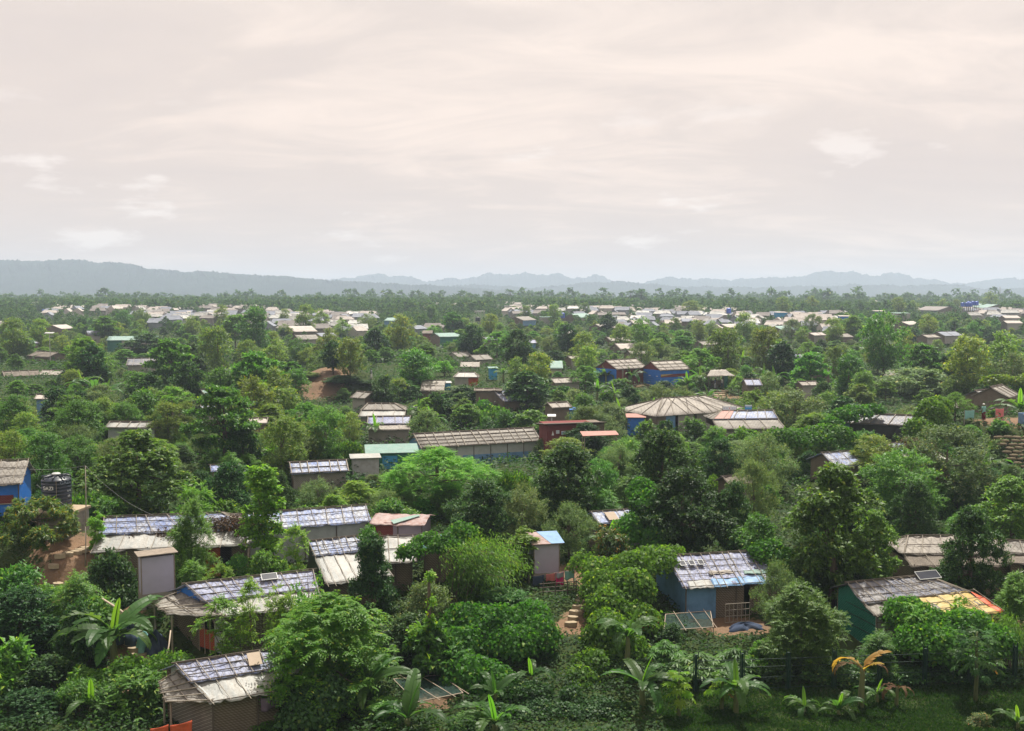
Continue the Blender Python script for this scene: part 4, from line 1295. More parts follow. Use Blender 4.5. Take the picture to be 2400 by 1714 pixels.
# ---------------------------------------------------------------- ground, hills
def build_ground():
    ys = np.concatenate([np.arange(-60, 30, 5.0), np.arange(30, 75, 0.5), np.arange(75, 170, 1.2), np.arange(170, 420, 5.0), np.geomspace(420, 6100, 60)])
    ss = np.linspace(-1, 1, 181)
    wid = np.interp(ys, [-60, 30, 60, 170, 420, 6100], [60, 40, 48, 130, 330, 5600])
    X = (ss[None, :] * wid[:, None])
    Y = np.repeat(ys[:, None], len(ss), 1)
    Z = zt(X, Y) + 0.05 * np.sin(X * 2.1 + Y * 0.7) * np.cos(Y * 1.9) + np.clip(soil_at(X, Y), 0, 1) * (0.10 * np.sin(X * 3.3 + np.sin(Y * 2.2) * 2) * np.sin(Y * 2.9) + np.where(Y > 100, 0.45 * np.sin(X * 0.9 + 1.3 * np.sin(Y * 0.8)) * np.sin(Y * 1.1 + X * 0.4), 0))
    ny, nx = X.shape
    me = bpy.data.meshes.new("ground")
    V = np.stack([X, Y, Z], -1).reshape(-1, 3)
    i = np.arange(ny * nx).reshape(ny, nx)
    Fq = np.stack([i[:-1, :-1], i[:-1, 1:], i[1:, 1:], i[1:, :-1]], -1).reshape(-1, 4)
    me.vertices.add(len(V))
    me.vertices.foreach_set("co", V.astype(np.float32).ravel())
    me.loops.add(Fq.size)
    me.loops.foreach_set("vertex_index", Fq.astype(np.int32).ravel())
    me.polygons.add(len(Fq))
    me.polygons.foreach_set("loop_start", np.arange(0, Fq.size, 4, dtype=np.int32))
    me.polygons.foreach_set("loop_total", np.full(len(Fq), 4, np.int32))
    me.polygons.foreach_set("use_smooth", np.ones(len(Fq), bool))
    me.update(calc_edges=True)
    at = me.attributes.new("soil", 'FLOAT', 'POINT')
    at.data.foreach_set("value", soil_at(V[:, 0], V[:, 1]).astype(np.float32))
    k = NT("ground_cover")
    v = k.coord("Object")
    nb = k.noise(v, 0.35, 6, 0.6)
    nf = k.noise(v, 4.0, 6, 0.65)
    soil = k.mix(nf, (0.11, 0.068, 0.043), (0.29, 0.185, 0.118))
    soil = k.mix(k.ramp(nb, [(0.45, 0.0), (0.7, 1.0)]), soil, (0.15, 0.105, 0.07))
    green = k.mix(nf, (0.022, 0.036, 0.012), (0.06, 0.085, 0.025))
    a = k.n("ShaderNodeAttribute", attribute_name="soil")
    f = k.ramp(k.math('ADD', a.outputs["Fac"], k.math('MULTIPLY', k.math('SUBTRACT', nf, 0.5), 1.9)), [(0.40, 0.0), (0.60, 1.0)])
    c = k.mix(f, green, soil)
    me.materials.append(k.done(k.bsdf(c, 0.95, k.bump(nf, 0.6, 0.12), 0.1)))
    g = mkobj("ground", me)
    tag(g, "green and earthy ground of the valley and settlement", kind="structure")
    return g


build_ground()


def fbm1(x, seed, octs=6, f0=1.0, gain=0.55):
    r = np.zeros_like(x)
    a = 1.0
    rr = random.Random(seed)
    for i in range(octs):
        r += a * np.sin(x * f0 + rr.uniform(0, 6.28)) * np.sin(x * f0 * 0.73 + rr.uniform(0, 6.28))
        f0 *= 2.07
        a *= gain
    return r


def hill(name, sky_px, d, depth, label, seed, rough, mat):
    px = np.array([p[0] for p in sky_px], float)
    py = np.array([p[1] for p in sky_px], float)
    xs = np.linspace(px[0], px[-1], 900)
    yy = np.interp(xs, px, py)
    yy = np.convolve(np.pad(yy, 6, mode='edge'), np.ones(13) / 13, 'valid')
    top = np.array([tuple(at_d(a, b, d)) for a, b in zip(xs, yy)])
    hgt = np.maximum(top[:, 2] - 14, 5)
    hgt = hgt + fbm1(xs, seed, 6, 0.02, 0.62) * hgt * rough
    prof = [(-depth, 0.0), (-depth * 0.72, 0.16), (-depth * 0.45, 0.40), (-depth * 0.22, 0.70), (-depth * 0.08, 0.92), (0, 1.0), (depth * 0.25, 0.7), (depth * 0.8, 0.0)]
    rows = []
    for j, (dy, f) in enumerate(prof):
        amp = fbm1(xs + j * 31, seed + j, 5, 0.05, 0.6)
        z = 13.5 + hgt * np.clip(f + 0.10 * amp * (1 - abs(2 * f - 1)), 0, 1.02)
        if f > 0.6:
            z = z + np.abs(np.random.default_rng(seed + j).normal(size=len(xs))) * 1.7 * (f > 0.9) + fbm1(xs, seed + 5 * j, 4, 0.35, 0.7) * 1.2
        rows.append(np.stack([top[:, 0] * (1 + dy / d), top[:, 1] + dy + amp * depth * 0.05, z], 1))
    V = np.stack(rows, 0)
    ny, nx = V.shape[:2]
    i = np.arange(ny * nx).reshape(ny, nx)
    Fq = np.stack([i[:-1, :-1], i[:-1, 1:], i[1:, 1:], i[1:, :-1]], -1).reshape(-1, 4)
    me = bpy.data.meshes.new(name)
    me.from_pydata(V.reshape(-1, 3).tolist(), [], Fq.tolist())
    me.materials.append(mat)
    o = mkobj(name, me)
    tag(o, label, kind="structure")


k = NT("forested_hillside")
v = k.coord("Object")
nz = k.noise(v, 0.012, 8, 0.65)
M['hill'] = k.done(k.bsdf(k.mix(k.ramp(nz, [(0.35, 0.0), (0.65, 1.0)]), (0.010, 0.020, 0.020), (0.024, 0.042, 0.032)), 0.95, k.bump(nz, 1.0, 30), 0.05))  # forest greens tinted blue, painting in some of the distance haze
hill("hill", [(-300, 600), (0, 607), (60, 612), (130, 616), (165, 609), (190, 609), (215, 617), (250, 614), (290, 619), (345, 630), (430, 637), (500, 639), (600, 645), (700, 652), (800, 658), (900, 664), (1000, 668), (1120, 676), (1300, 690), (1500, 704)],
     2700, 560, "long wooded hill sloping down from the frame edge", 3, 0.03, M['hill'])
hill("hill", [(900, 700), (1000, 672), (1080, 668), (1150, 670), (1230, 672), (1330, 669), (1400, 659), (1440, 658), (1500, 664), (1600, 670), (1700, 674), (1800, 672), (1900, 674), (2000, 670), (2080, 672), (2200, 668), (2300, 674), (2420, 676), (2700, 684)],
     3300, 560, "lower wooded ridge in front of the distant mountain range", 8, 0.085, M['hill'])
hill("hill", [(560, 700), (700, 664), (800, 657), (860, 652), (905, 640), (920, 646), (947, 639), (970, 648), (1010, 660), (1050, 656), (1110, 645), (1155, 635), (1190, 643), (1225, 645), (1240, 636), (1280, 643), (1305, 636), (1330, 648), (1365, 652), (1400, 647), (1430, 655), (1465, 663), (1490, 660),
               (1530, 652), (1600, 654), (1650, 652), (1690, 655), (1740, 660), (1800, 653), (1830, 656), (1880, 650), (1960, 644), (1975, 640), (2040, 640), (2100, 642), (2130, 650), (2190, 654), (2230, 660), (2280, 664), (2320, 655), (2360, 652), (2400, 648), (2700, 650)],
     4500, 700, "pale distant mountain range along the horizon", 14, 0.11, M['hill'])

# ---------------------------------------------------------------- haze
hb = MB().box(-6500, 6500, -150, 6200, -8, 172)
hm = bpy.data.materials.new("haze_air")
hm.use_nodes = True
ht = hm.node_tree
ht.nodes.clear()
ho = ht.nodes.new("ShaderNodeOutputMaterial")
pv = ht.nodes.new("ShaderNodeVolumePrincipled")
pv.inputs["Color"].default_value = (0.64, 0.76, 0.95, 1)
pv.inputs["Density"].default_value = 0.00030
pv.inputs["Anisotropy"].default_value = 0.2
ht.links.new(pv.outputs[0], ho.inputs["Volume"])
hz = hb.build("haze", hm)
tag(hz, "thin bluish haze in the humid air over the plain", kind="stuff")

# ---------------------------------------------------------------- shelter building
UPOLE = {}


def pole(name, parent, p, q, rad, mat='bamboo'):
    if mat not in UPOLE:
        me = MB().tube([(0, 0, 0), (0, 0, 0.5), (0, 0, 1)], [1.0, 0.95, 0.85], 6).mesh("bamboo_pole", True)
        me.materials.append(M[mat])
        UPOLE[mat] = me
    p, q = Vector(p), Vector(q)
    o = mkobj(name, UPOLE[mat], parent)
    o.location = p
    o.rotation_mode = 'QUATERNION'
    o.rotation_quaternion = (q - p).to_track_quat('Z', 'Y')
    o.scale = (rad, rad, (q - p).length)
    return o


def bil(c, u, v):
    a, b, cc, d = c
    return (a.lerp(b, u)).lerp(d.lerp(cc, u), v)


def roof_sheet(name, corners, mat, parent, rnd, nu=26, nv=9, rough=0.03, sag=0.05, ragged=0.06, thick=0.035):
    c = [Vector(p) for p in corners]
    ph = [rnd.uniform(0, 6.28) for _ in range(4)]
    top = []
    for j in range(nv + 1):
        for i in range(nu + 1):
            u, v_ = i / nu, j / nv
            p = bil(c, u, v_)
            x, y = p.x, p.y
            z = rough * (math.sin(x * 5.1 + ph[0]) * math.sin(y * 6.3 + ph[1]) + 0.6 * math.sin(x * 11 + ph[2] + y * 4) + (1.2 * math.sin(x * 2.3 + ph[1] + 2 * math.sin(y * 2.1)) * math.sin(y * 3.7 + ph[0]) if mat == 'tarp_white' else 0.4 * math.sin(x * 1.9 + ph[2])))
            z -= sag * math.sin(v_ * math.pi) * (0.6 + 0.4 * math.sin(x * 1.7 + ph[3]))
            if j == nv:
                p = p + (c[3] - c[0]).normalized() * rnd.uniform(-ragged, ragged)
                z += rnd.uniform(-ragged, ragged * 0.3) * 0.6
            top.append((p.x, p.y, p.z + z))
    b = MB()
    n = len(top)
    V = top + [(x, y, z - thick) for x, y, z in top]
    fs = []
    w = nu + 1
    for j in range(nv):
        for i in range(nu):
            q = j * w + i
            fs.append((q, q + w, q + w + 1, q + 1))
            fs.append((n + q, n + q + 1, n + q + w + 1, n + q + w))
    for i in range(nu):
        fs.append((i, i + 1, n + i + 1, n + i))
        q = nv * w + i
        fs.append((q + 1, q, n + q, n + q + 1))
    for j in range(nv):
        q = j * w
        fs.append((q + w, q, n + q, n + q + w))
        q = j * w + nu
        fs.append((q, q + w, n + q + w, n + q))
    b.add(V, fs)
    return b.build(name, M[mat], parent, True)


def roof_poles(roof, corners, ncol, nrow, rnd, rad=0.03, lift=0.055, mat='bamboo', mat2='bamboo_dark', jit=0.25, over=(0.02, 0.05)):
    c = [Vector(p) for p in corners]
    up = Vector((0, 0, lift))
    for i in range(ncol):
        u = min(0.995, max(0.005, (i + 0.03 + rnd.uniform(-jit, jit) * (0 < i < ncol - 1)) / max(1, ncol - 1)))
        u2 = min(0.995, max(0.005, u + rnd.uniform(-0.02, 0.02)))
        a = bil(c, u, -rnd.uniform(0, over[0]) * 2)
        e_ = bil(c, u2, 1 + rnd.uniform(-0.02, over[1] * 1.6))
        pole("bamboo_pole", roof, a + up, e_ + up, rad * rnd.uniform(0.8, 1.2), mat)
    for j in range(nrow):
        v_ = (j + 0.5 * (j == 0) * 0.1) / max(1, nrow - 1)
        v_ = min(0.985, max(0.015, v_ + rnd.uniform(-0.03, 0.03)))
        a = bil(c, -0.01 - rnd.uniform(0, 0.02), v_)
        e_ = bil(c, 1.01 + rnd.uniform(0, 0.02), v_ + rnd.uniform(-0.015, 0.015))
        pole("bamboo_pole", roof, a + up * 0.7, e_ + up * 0.7, rad * rnd.uniform(0.9, 1.25), mat2)


def wall_grid(parent, x0, x1, y, z0, z1, nx, nz, rad=0.016, mat='bamboo_dark'):
    for i in range(nx):
        x = x0 + (x1 - x0) * i / (nx - 1)
        pole("bamboo_strip", parent, (x, y, z0), (x, y, z1), rad, mat)
    for j in range(nz):
        z = z0 + (z1 - z0) * j / (nz - 1)
        pole("bamboo_strip", parent, (x0, y - 0.02, z), (x1, y - 0.02, z), rad, mat)


def build_shelter(s):
    rnd = random.Random(hash(s['id']) % 99991 if False else sum(ord(ch) * 31 ** i for i, ch in enumerate(s['id'])) % 99991)
    mid, rz, L = s['mid'], s['rz_'], s['L_']
    H = empty(s.get('name', 'shelter'), (mid.x, mid.y, s['zb']), rz)
    tag(H, s['label'], 'hut' if 'hut' in s.get('name', '') else ('hall' if s.get('name') in ('long_house', 'meeting_hall') else 'shelter'), s.get('group'))
    r, h, rs, hs, hr = s['r'], s['h'], s['rs'], s['hs'], s['hr']
    hl, hr_ = s['hl'], s['hr_']
    near = mid.y < 80
    ov = s.get('over', 0.3)
    x0, x1 = -L / 2, L / 2
    ze = hr - h
    nu = max(8, min(40, int(L * 4))) if near else 10
    nc, nr = s['poles']
    # main slopes
    sk_ = s.get('skew', 0.0)
    cf = [(x0, 0, hr), (x1, 0, hr), (x1 + hr_, -r, ze), (x0 - hl + sk_, -r, ze)]
    cb = [(x1, 0, hr - 0.002), (x0, 0, hr - 0.002), (x0 - hl - sk_, r, ze), (x1 + hr_, r, ze)]
    rg = 0.05 if near else 0.02
    roof = roof_sheet("roof", cf, s['roof'], H, rnd, nu, 8 if near else 4, 0.03 if near else 0.015, 0.05, rg)
    roof_sheet("roof", cb, s['roof'], H, rnd, 10, 4, 0.02, 0.03, rg)
    prad = 0.021 if near else 0.04
    if nc:
        roof_poles(roof, cf, nc, nr, rnd, prad)
        pole("bamboo_pole", roof, (x0 - 0.15, 0, hr + 0.07), (x1 + 0.2, 0.02, hr + 0.08), prad * 1.3, 'bamboo_dark')
    for sg, hp in ((-1, hl), (1, hr_)):
        if hp > 0:
            xe = x0 if sg < 0 else x1
            far = (xe + sg * hp, r * sg * -1, ze)
            cc = [(xe, 0.01 * sg, hr), (xe, -0.01 * sg, hr), (xe + sg * hp, r * sg, ze), (xe + sg * hp, -r * sg, ze)]
            hs_ = roof_sheet("hip_roof", [cc[0], cc[1], cc[3], cc[2]] if sg > 0 else [cc[0], cc[1], cc[3], cc[2]], s.get('hip_mat', s['roof']), H, rnd, 8, 6, 0.02, 0.03, rg)
            if nc:
                for t in (0.0, 0.33, 0.66, 1.0):
                    q = Vector((xe + sg * hp, -r + 2 * r * t, ze))
                    pole("bamboo_pole", hs_, (xe, 0, hr + 0.06), q + Vector((0, 0, 0.06)), prad, 'bamboo_dark' if s.get('radial') else 'bamboo')
    if s.get('radial'):
        for t in (0.12, 0.3, 0.55, 0.8):
            a = Vector(cf[0]).lerp(Vector(cf[1]), t)
            for dt in (-0.22, 0.2):
                q = Vector(cf[3]).lerp(Vector(cf[2]), min(1, max(0, t + dt)))
                pole("bamboo_pole", roof, a + Vector((0, 0, 0.06)), q + Vector((0, 0, 0.06)), prad * 0.8, 'bamboo_dark')
    # lower skirt of the front slope
    yf, zf = -r, ze
    if rs > 0:
        zs0 = ze - 0.07
        cs = [(x0 - hl + sk_ + 0.04, -r + 0.25, zs0 + 0.06), (x1 + hr_ - 0.04, -r + 0.25, zs0 + 0.06), (x1 + hr_ + 0.05, -(r + rs), ze - hs), (x0 - hl + sk_ * (r + rs) / r - 0.05, -(r + rs), ze - hs)]
        sk = roof_sheet("lower_roof", cs, s.get('skirt_mat', s['roof']), H, rnd, nu, 6 if near else 3, 0.035 if near else 0.015, 0.06, 0.09 if near else 0.02)
        if nc:
            roof_poles(sk, cs, max(3, int(nc * 0.8)), 2, rnd, prad * 0.9, over=(0, 0.1))
        yf, zf = -(r + rs), ze - hs
        s['skirt_obj'] = sk
        s['skirt_c'] = cs
    s['roof_obj'] = roof
    s['roof_c'] = cf
    # walls
    yw = yf + ov
    zw = zf + ov * 0.30 - 0.05
    yb, zbk = r - ov, ze + ov * math.tan(R(s.get('pitch', 21))) - 0.05
    wx0, wx1 = x0 - hl + ov * 0.8, x1 + hr_ - ov * 0.8
    W = s['walls']
    fr = W.get('front', 'weave')
    segs = [(0, 1, fr)] if isinstance(fr, str) else fr
    wxf = wx0 + sk_ * (-yw) / r
    for u0, u1, m in segs:
        MB().box(wxf + (wx1 - wxf) * u0, wxf + (wx1 - wxf) * u1 - 0.004, yw, yw + 0.05, -0.4, zw).build("wall", M[m], H)
    if near or s['id'] in ('long', 'hex'):
        for t in np.linspace(0, 1, max(3, int(L / 1.6))):
            x = wxf + (wx1 - wxf) * t
            pole("post", H, (x, yw - 0.045, -0.4), (x, yw - 0.045, zw + 0.02), 0.04, 'bamboo_dark')
    MB().box(wx0 - sk_, wx1, yb - 0.05, yb, -0.4, zbk).build("wall", M[W.get('back', 'weave')], H)
    for sg, nm in ((-1, 'left'), (1, 'right')):
        m = W.get(nm, 'weave')
        kx = sk_ / r if sg < 0 else 0.0

        def shp(poly):
            return [(px_ - kx * py_, py_, pz_) for px_, py_, pz_ in poly]
        x = wx0 if sg < 0 else wx1 - 0.05
        hp = hl if sg < 0 else hr_
        if hp > 0:
            poly = [(x, yw + 0.052, -0.4), (x, yb - 0.052, -0.4), (x, yb - 0.052, zf), (x, yw + 0.052, zf)]
            MB().prism(poly, (0.05, 0, 0)).build("wall", M[m], H)
            continue
        g = W.get('gable_' + nm)
        low = min(zw, zbk)
        if m is not None:
            MB().prism(shp([(x, yw + 0.052, -0.4), (x, yb - 0.052, -0.4), (x, yb - 0.052, low), (x, yw + 0.052, low)]), (0.05, 0, 0)).build("wall", M[m], H)
        tri = [(x, yw + 0.1, low + 0.003), (x, yb - 0.06, low + 0.003), (x, yb - 0.06, zbk), (x, 0, hr - 0.09)]
        if rs > 0:
            tri += [(x, -r + 0.1, ze - 0.08)]
        tri += [(x, yw + 0.1, max(low + 0.004, zw))]
        MB().prism(shp(tri), (0.05, 0, 0)).build("gable", M[g or m], H)
    s.update(H=H, wx0=wx0, wx1=wx1, yw=yw, zw=zw, yb=yb)
    return s


BY = {}
for s in SH:
    build_shelter(s)
    BY[s['id']] = s

# ---------------------------------------------------------------- shelter details
def text_mesh(txt, size, bold=0.0):
    cu = bpy.data.curves.new("lettering", 'FONT')
    cu.body = txt
    cu.size = size
    cu.align_x = 'CENTER'
    cu.align_y = 'CENTER'
    cu.offset = bold
    to = bpy.data.objects.new("lettering", cu)
    COL.objects.link(to)
    bpy.context.view_layer.update()
    me = bpy.data.meshes.new_from_object(to.evaluated_get(bpy.context.evaluated_depsgraph_get()))
    bpy.data.objects.remove(to)
    return me


def panel(name, parent, size, mat, thick=0.04, frame=None):
    """framed board lying in its own xy-plane"""
    w, h = size
    b = MB().box(-w / 2, w / 2, -h / 2, h / 2, -thick, 0)
    o = b.build(name, M[mat], parent)
    if frame:
        f = MB()
        t = 0.03
        f.box(-w / 2 - t, w / 2 + t, -h / 2 - t, -h / 2, -thick, 0.012)
        f.box(-w / 2 - t, w / 2 + t, h / 2, h / 2 + t, -thick, 0.012)
        f.box(-w / 2 - t, -w / 2, -h / 2, h / 2, -thick, 0.012)
        f.box(w / 2, w / 2 + t, -h / 2, h / 2, -thick, 0.012)
        f.build("frame", M[frame], o)
    return o


def on_roof(s, u, v, lift=0.10):
    """world matrix on the front slope of a shelter"""
    c = [Vector(p) for p in s['roof_c']]
    p = bil(c, u, v)
    dx = (c[1] - c[0]).normalized()
    dy = (c[0] - c[3]).normalized()
    n = dx.cross(dy).normalized()
    dy = n.cross(dx)
    m = Matrix((dx, dy, n)).transposed().to_4x4()
    m.translation = p + n * lift
    H = s['H']
    return Matrix.LocRotScale(H.location, H.rotation_euler.to_quaternion(), None) @ m


def solar_on(s, u, v, size, label, tilt=0.0, mat='glass_panel', frame='metal', name='solar_module', cat='solar panel'):
    rt = empty(name, (0, 0, 0))
    panel("board", rt, size, mat, 0.03, frame)
    rt.matrix_world = on_roof(s, u, v, 0.13) @ Matrix.Rotation(tilt, 4, 'X')
    tag(rt, label, cat)
    return rt


def hang_cloth(name, parent, a, b, drop, mat, seed=0, nu=10, nv=8, fold=0.05):
    rnd = random.Random(seed)
    a, b = Vector(a), Vector(b)
    d = (b - a)
    n = Vector((-d.y, d.x, 0)).normalized()
    ph = rnd.uniform(0, 6)
    m = MB()
    V = []
    for k_ in (0, 1):
        for j in range(nv + 1):
            for i in range(nu + 1):
                u, v_ = i / nu, j / nv
                w = fold * v_ ** 0.6 * math.sin(u * 9 + ph + v_ * 1.5)
                p = a + d * (u + 0.03 * math.sin(v_ * 4 + ph) * (u - 0.5)) + n * (w + 0.012 * k_)
                p.z -= drop * v_ * (1 + 0.08 * math.sin(u * 5 + ph)) + 0.04 * math.sin(u * math.pi) * (1 - v_)
                V.append(p)
    w = nu + 1
    h = (nv + 1) * w
    fs = []
    for j in range(nv):
        for i in range(nu):
            q = j * w + i
            fs += [(q, q + 1, q + w + 1, q + w), (h + q, h + q + w, h + q + w + 1, h + q + 1)]
    for i in range(nu):
        fs += [(i, h + i, h + i + 1, i + 1), (nv * w + i, nv * w + i + 1, h + nv * w + i + 1, h + nv * w + i)]
    for j in range(nv):
        fs += [(j * w, j * w + w, h + j * w + w, h + j * w), (j * w + nu, h + j * w + nu, h + j * w + w + nu, j * w + w + nu)]
    m.add(V, fs)
    return m.build(name, M[mat], parent, True)


def heap(name, loc, size, mat, label, cat, seed, fold=0.16, group=None):
    """crumpled heap of cloth or sheet"""
    rnd = random.Random(seed)
    ph = [rnd.uniform(0, 6.28) for _ in range(6)]
    prof = []
    b = MB()
    ns, nr = 36, 12
    V = []
    for j in range(nr + 1):
        t = j / nr
        el = t * math.pi / 2
        for i in range(ns):
            a = 2 * math.pi * i / ns
            k_ = 1 + fold * (math.sin(a * 3 + ph[0]) + 0.7 * math.sin(a * 7 + ph[1] + t * 3) + 0.5 * math.sin(a * 11 + ph[2])) * (1 - 0.6 * t)
            r = math.cos(el) ** 0.8 * k_
            z = math.sin(el) * (1 + fold * (math.sin(a * 2 + ph[3]) + math.sin(a * 5 + ph[4])) * 0.8)
            V.append((r * math.cos(a) * size[0], r * math.sin(a) * size[1], z * size[2] - 0.1))
    fs = []
    for j in range(nr):
        for i in range(ns):
            i2 = (i + 1) % ns
            fs.append((j * ns + i, j * ns + i2, (j + 1) * ns + i2, (j + 1) * ns + i))
    b.add(V, fs)
    o = b.build(name, M[mat], None, True)
    o.location = loc
    o.rotation_euler = (0, 0, rnd.uniform(0, 3))
    tag(o, label, cat, group)
    return o


def local_pt(s, x, y, z):
    H = s['H']
    return Matrix.LocRotScale(H.location, H.rotation_euler.to_quaternion(), None) @ Vector((x, y, z))


def to_local(s, w):
    H_ = s['H']
    return Matrix.LocRotScale(H_.location, H_.rotation_euler.to_quaternion(), None).inverted() @ w


rnd = random.Random(5)
# h4: open porch, orange panel, white braced door, lattice on the front wall
s = BY['h4']
H = s['H']
xw, yw, yb, zw = s['wx0'], s['yw'], s['yb'], s['zw']
ztop = zw + 0.05
PHI = math.atan2(0.75, s['r'])
yw, yb = yw / math.cos(PHI), yb / math.cos(PHI)


def side(o):
    o.location = (xw, 0, 0)
    o.rotation_euler = (0, 0, PHI)
    return o


def side_pt(y_, z_, x_=0.0):
    return Matrix.Rotation(PHI, 4, 'Z') @ Vector((x_, y_, z_)) + Vector((xw, 0, 0))


dr = side(MB().box(-0.02, 0.03, yw + 0.06, yw + 0.80, 0.0, ztop - 0.1).build("door", M['plastic_white'], H))
for a, b in (((yw + 0.08, 0.05), (yw + 0.78, 0.85)), ((yw + 0.78, 0.05), (yw + 0.08, 0.85)), ((yw + 0.08, 0.85), (yw + 0.78, 1.6)), ((yw + 0.78, 0.85), (yw + 0.08, 1.6)), ((yw + 0.08, 0.85), (yw + 0.78, 0.85))):
    pole("brace", dr, (-0.04, a[0], a[1]), (-0.04, b[0], b[1]), 0.02, 'bamboo_dark')
side(MB().box(-0.015, 0.03, yw + 0.83, yw + 2.05, 0.0, 0.95).build("door_panel", M['weave_red'], H))
for yy_ in (yw + 0.82, yw + 1.2, yw + 1.62, yw + 2.05):
    pole("post", H, side_pt(yy_, -0.3), side_pt(yy_, ztop), 0.035, 'bamboo')
side(MB().box(0, 0.05, yw + 2.1, yb - 0.06, -0.3, ztop).build("wall", M['weave'], H))
side(MB().box(0, 0.05, yw + 1.64, yw + 2.04, 0.97, ztop).build("wall", M['weave_grey'], H))
yw = s['yw']
wall_grid(H, s['wx0'] + 0.1 + 0.75 * (-yw) / s['r'], s['wx1'] - 0.1, yw - 0.03, 0.25, zw - 0.12, 30, 9)
x0 = -s['L_'] / 2
ze = s['hr'] - s['h']
R_ = s['r'] + s['rs']
zb_ = s['zb']
pc = [Vector(s['skirt_c'][3]) + Vector((0.1, 0.05, 0.02)), to_local(s, at_z(430, 1384, zb_ + ze + 0.12)), to_local(s, at_z(352, 1415, zb_ + ze - 0.25)), to_local(s, at_z(392, 1438, zb_ + ze - s['hs'] - 0.02))]
pr = roof_sheet("porch_roof", [pc[1], pc[0], pc[3], pc[2]], 'tarp_grey', H, rnd, 18, 8, 0.03, 0.05, 0.07)
roof_poles(pr, [pc[1], pc[0], pc[3], pc[2]], 5, 3, rnd, 0.025)
for q in (pc[2], pc[3]):
    pole("post", H, (q[0] + 0.2, q[1], -0.5), (q[0] + 0.2, q[1], q[2] + 0.05), 0.05, 'bamboo')
solar_on(s, 0.63, 0.17, (0.75, 0.42), 'small solar panel near the ridge of the shelter with the blue gable')
p = local_pt(s, xw + 0.9, yw - 0.8, 0)
heap('cloth_heap', (p.x, p.y, float(zt(p.x, p.y)) + 0.35), (0.75, 0.5, 0.5), 'plastic_red', 'orange plastic sheet bundled below the white braced door', 'plastic sheet', 3)

# h5: porch of grey thatch, hanging cloths
s = BY['h5']
H = s['H']
x0 = -s['L_'] / 2
ze = s['hr'] - s['h']
R_ = s['r'] + s['rs']
zb_ = s['zb']
pc = [Vector(s['skirt_c'][3]) + Vector((0.1, 0.1, 0.02)), to_local(s, at_z(414, 1574, zb_ + ze + 0.1)), to_local(s, at_z(372, 1600, zb_ + ze - 0.3)), to_local(s, at_z(388, 1648, zb_ + ze - s['hs'] - 0.25))]
pr = roof_sheet("porch_roof", [pc[1], pc[0], pc[3], pc[2]], 'tarp_grey', H, rnd, 18, 8, 0.04, 0.05, 0.1)
roof_poles(pr, [pc[1], pc[0], pc[3], pc[2]], 6, 3, rnd, 0.025)
for q in (pc[2], pc[3]):
    pole("post", H, (q[0] + 0.2, q[1], -0.5), (q[0] + 0.2, q[1], q[2] + 0.05), 0.05, 'bamboo')
MB().box(x0 - 1.3, x0 + 0.2, s['yw'] - 0.3, s['yw'] - 0.25, -0.4, 0.7).build("wall", M['weave'], H)
solar_on(s, 0.62, 0.42, (0.55, 0.75), 'raw plywood sheet lying on the lowest blue roof', mat='ply', frame=None, name='plywood_sheet', cat='board')
for i, (xa, xb, m, dz) in enumerate(((-1.25, -0.55, 'plastic_red', 0.55), (-0.5, 0.35, 'plastic_red', 0.65))):
    a = local_pt(s, x0 + xa, s['yw'] - 0.38, 1.22)
    b = local_pt(s, x0 + xb, s['yw'] - 0.38, 1.27)
    o = hang_cloth('hanging_cloth', None, a, b, dz, m, 10 + i)
    tag(o, ('smaller' if i == 0 else 'larger') + ' orange cloth hung outside the lowest shelter', 'cloth')
a = local_pt(s, 0.6, s['yw'] - 0.22, s['zw'] - 0.25)
b = local_pt(s, 1.3, s['yw'] - 0.22, s['zw'] - 0.22)
tag(hang_cloth('hanging_cloth', None, a, b, 0.55, 'cloth_purple', 14), 'dull purple cloth hung under the loose white eave', 'cloth')

# h0: red lattice band and lettering on the blue wall
s = BY['h0']
H = s['H']
MB().box(s['wx1'] - 3.4, s['wx1'] - 0.3, s['yw'] - 0.03, s['yw'] - 0.002, 0.62, 1.12).build("lattice_band", M['maroon'], H)
pole("rail", H, (s['wx0'], s['yw'] - 0.06, 0.56), (s['wx1'], s['yw'] - 0.06, 0.6), 0.04, 'bamboo')
me = text_mesh("u", 0.45)
me.materials.append(M['letter_white'])
lt = mkobj("lettering", me, H)
lt.location = (s['wx1'] - 1.95, s['yw'] - 0.008, 0.22)
lt.rotation_euler = (math.pi / 2, 0, 0)

# roof debris and lone boards
s = BY['tin']
c = s['roof_c']
q = [Vector(v_) for v_ in c]
MB().prism([bil(q, 0.36, 0.70) + Vector((0, 0, 0.06)), bil(q, 0.78, 0.12) + Vector((0, 0, 0.06)), bil(q, 0.85, 0.2) + Vector((0, 0, 0.06)), bil(q, 0.45, 1.02) + Vector((0, 0, 0.06))], (0, 0, 0.02)).build("green_roof_strip", M['tin_teal'], s['H'])
solar_on(BY['f1'], 0.35, 0.55, (0.7, 0.9), 'raw plywood sheet lying on the half hidden blue roof', mat='ply', frame=None, name='plywood_sheet', cat='board')
solar_on(BY['h7'], 1.0, 0.05, (1.3, 0.5), 'tilted solar panel on the ridge above the yellow awning', tilt=R(8))
for i in range(3):
    solar_on(BY['h6'], 0.10 + i * 0.085, 0.30, (0.28, 0.36), 'small solar panel, %s of three in a row on the patched roof' % ('first', 'middle', 'last')[i])
MB().prism([bil([Vector(v_) for v_ in BY['annex']['roof_c']], u_, v_) + Vector((0, 0, 0.04)) for u_, v_ in ((0.0, 0.02), (0.24, 0.02), (0.26, 1.0), (0.02, 1.0))], (0, 0, 0.015)).build("orange_roof_sheet", M['tin_pink'], BY['annex']['H'])
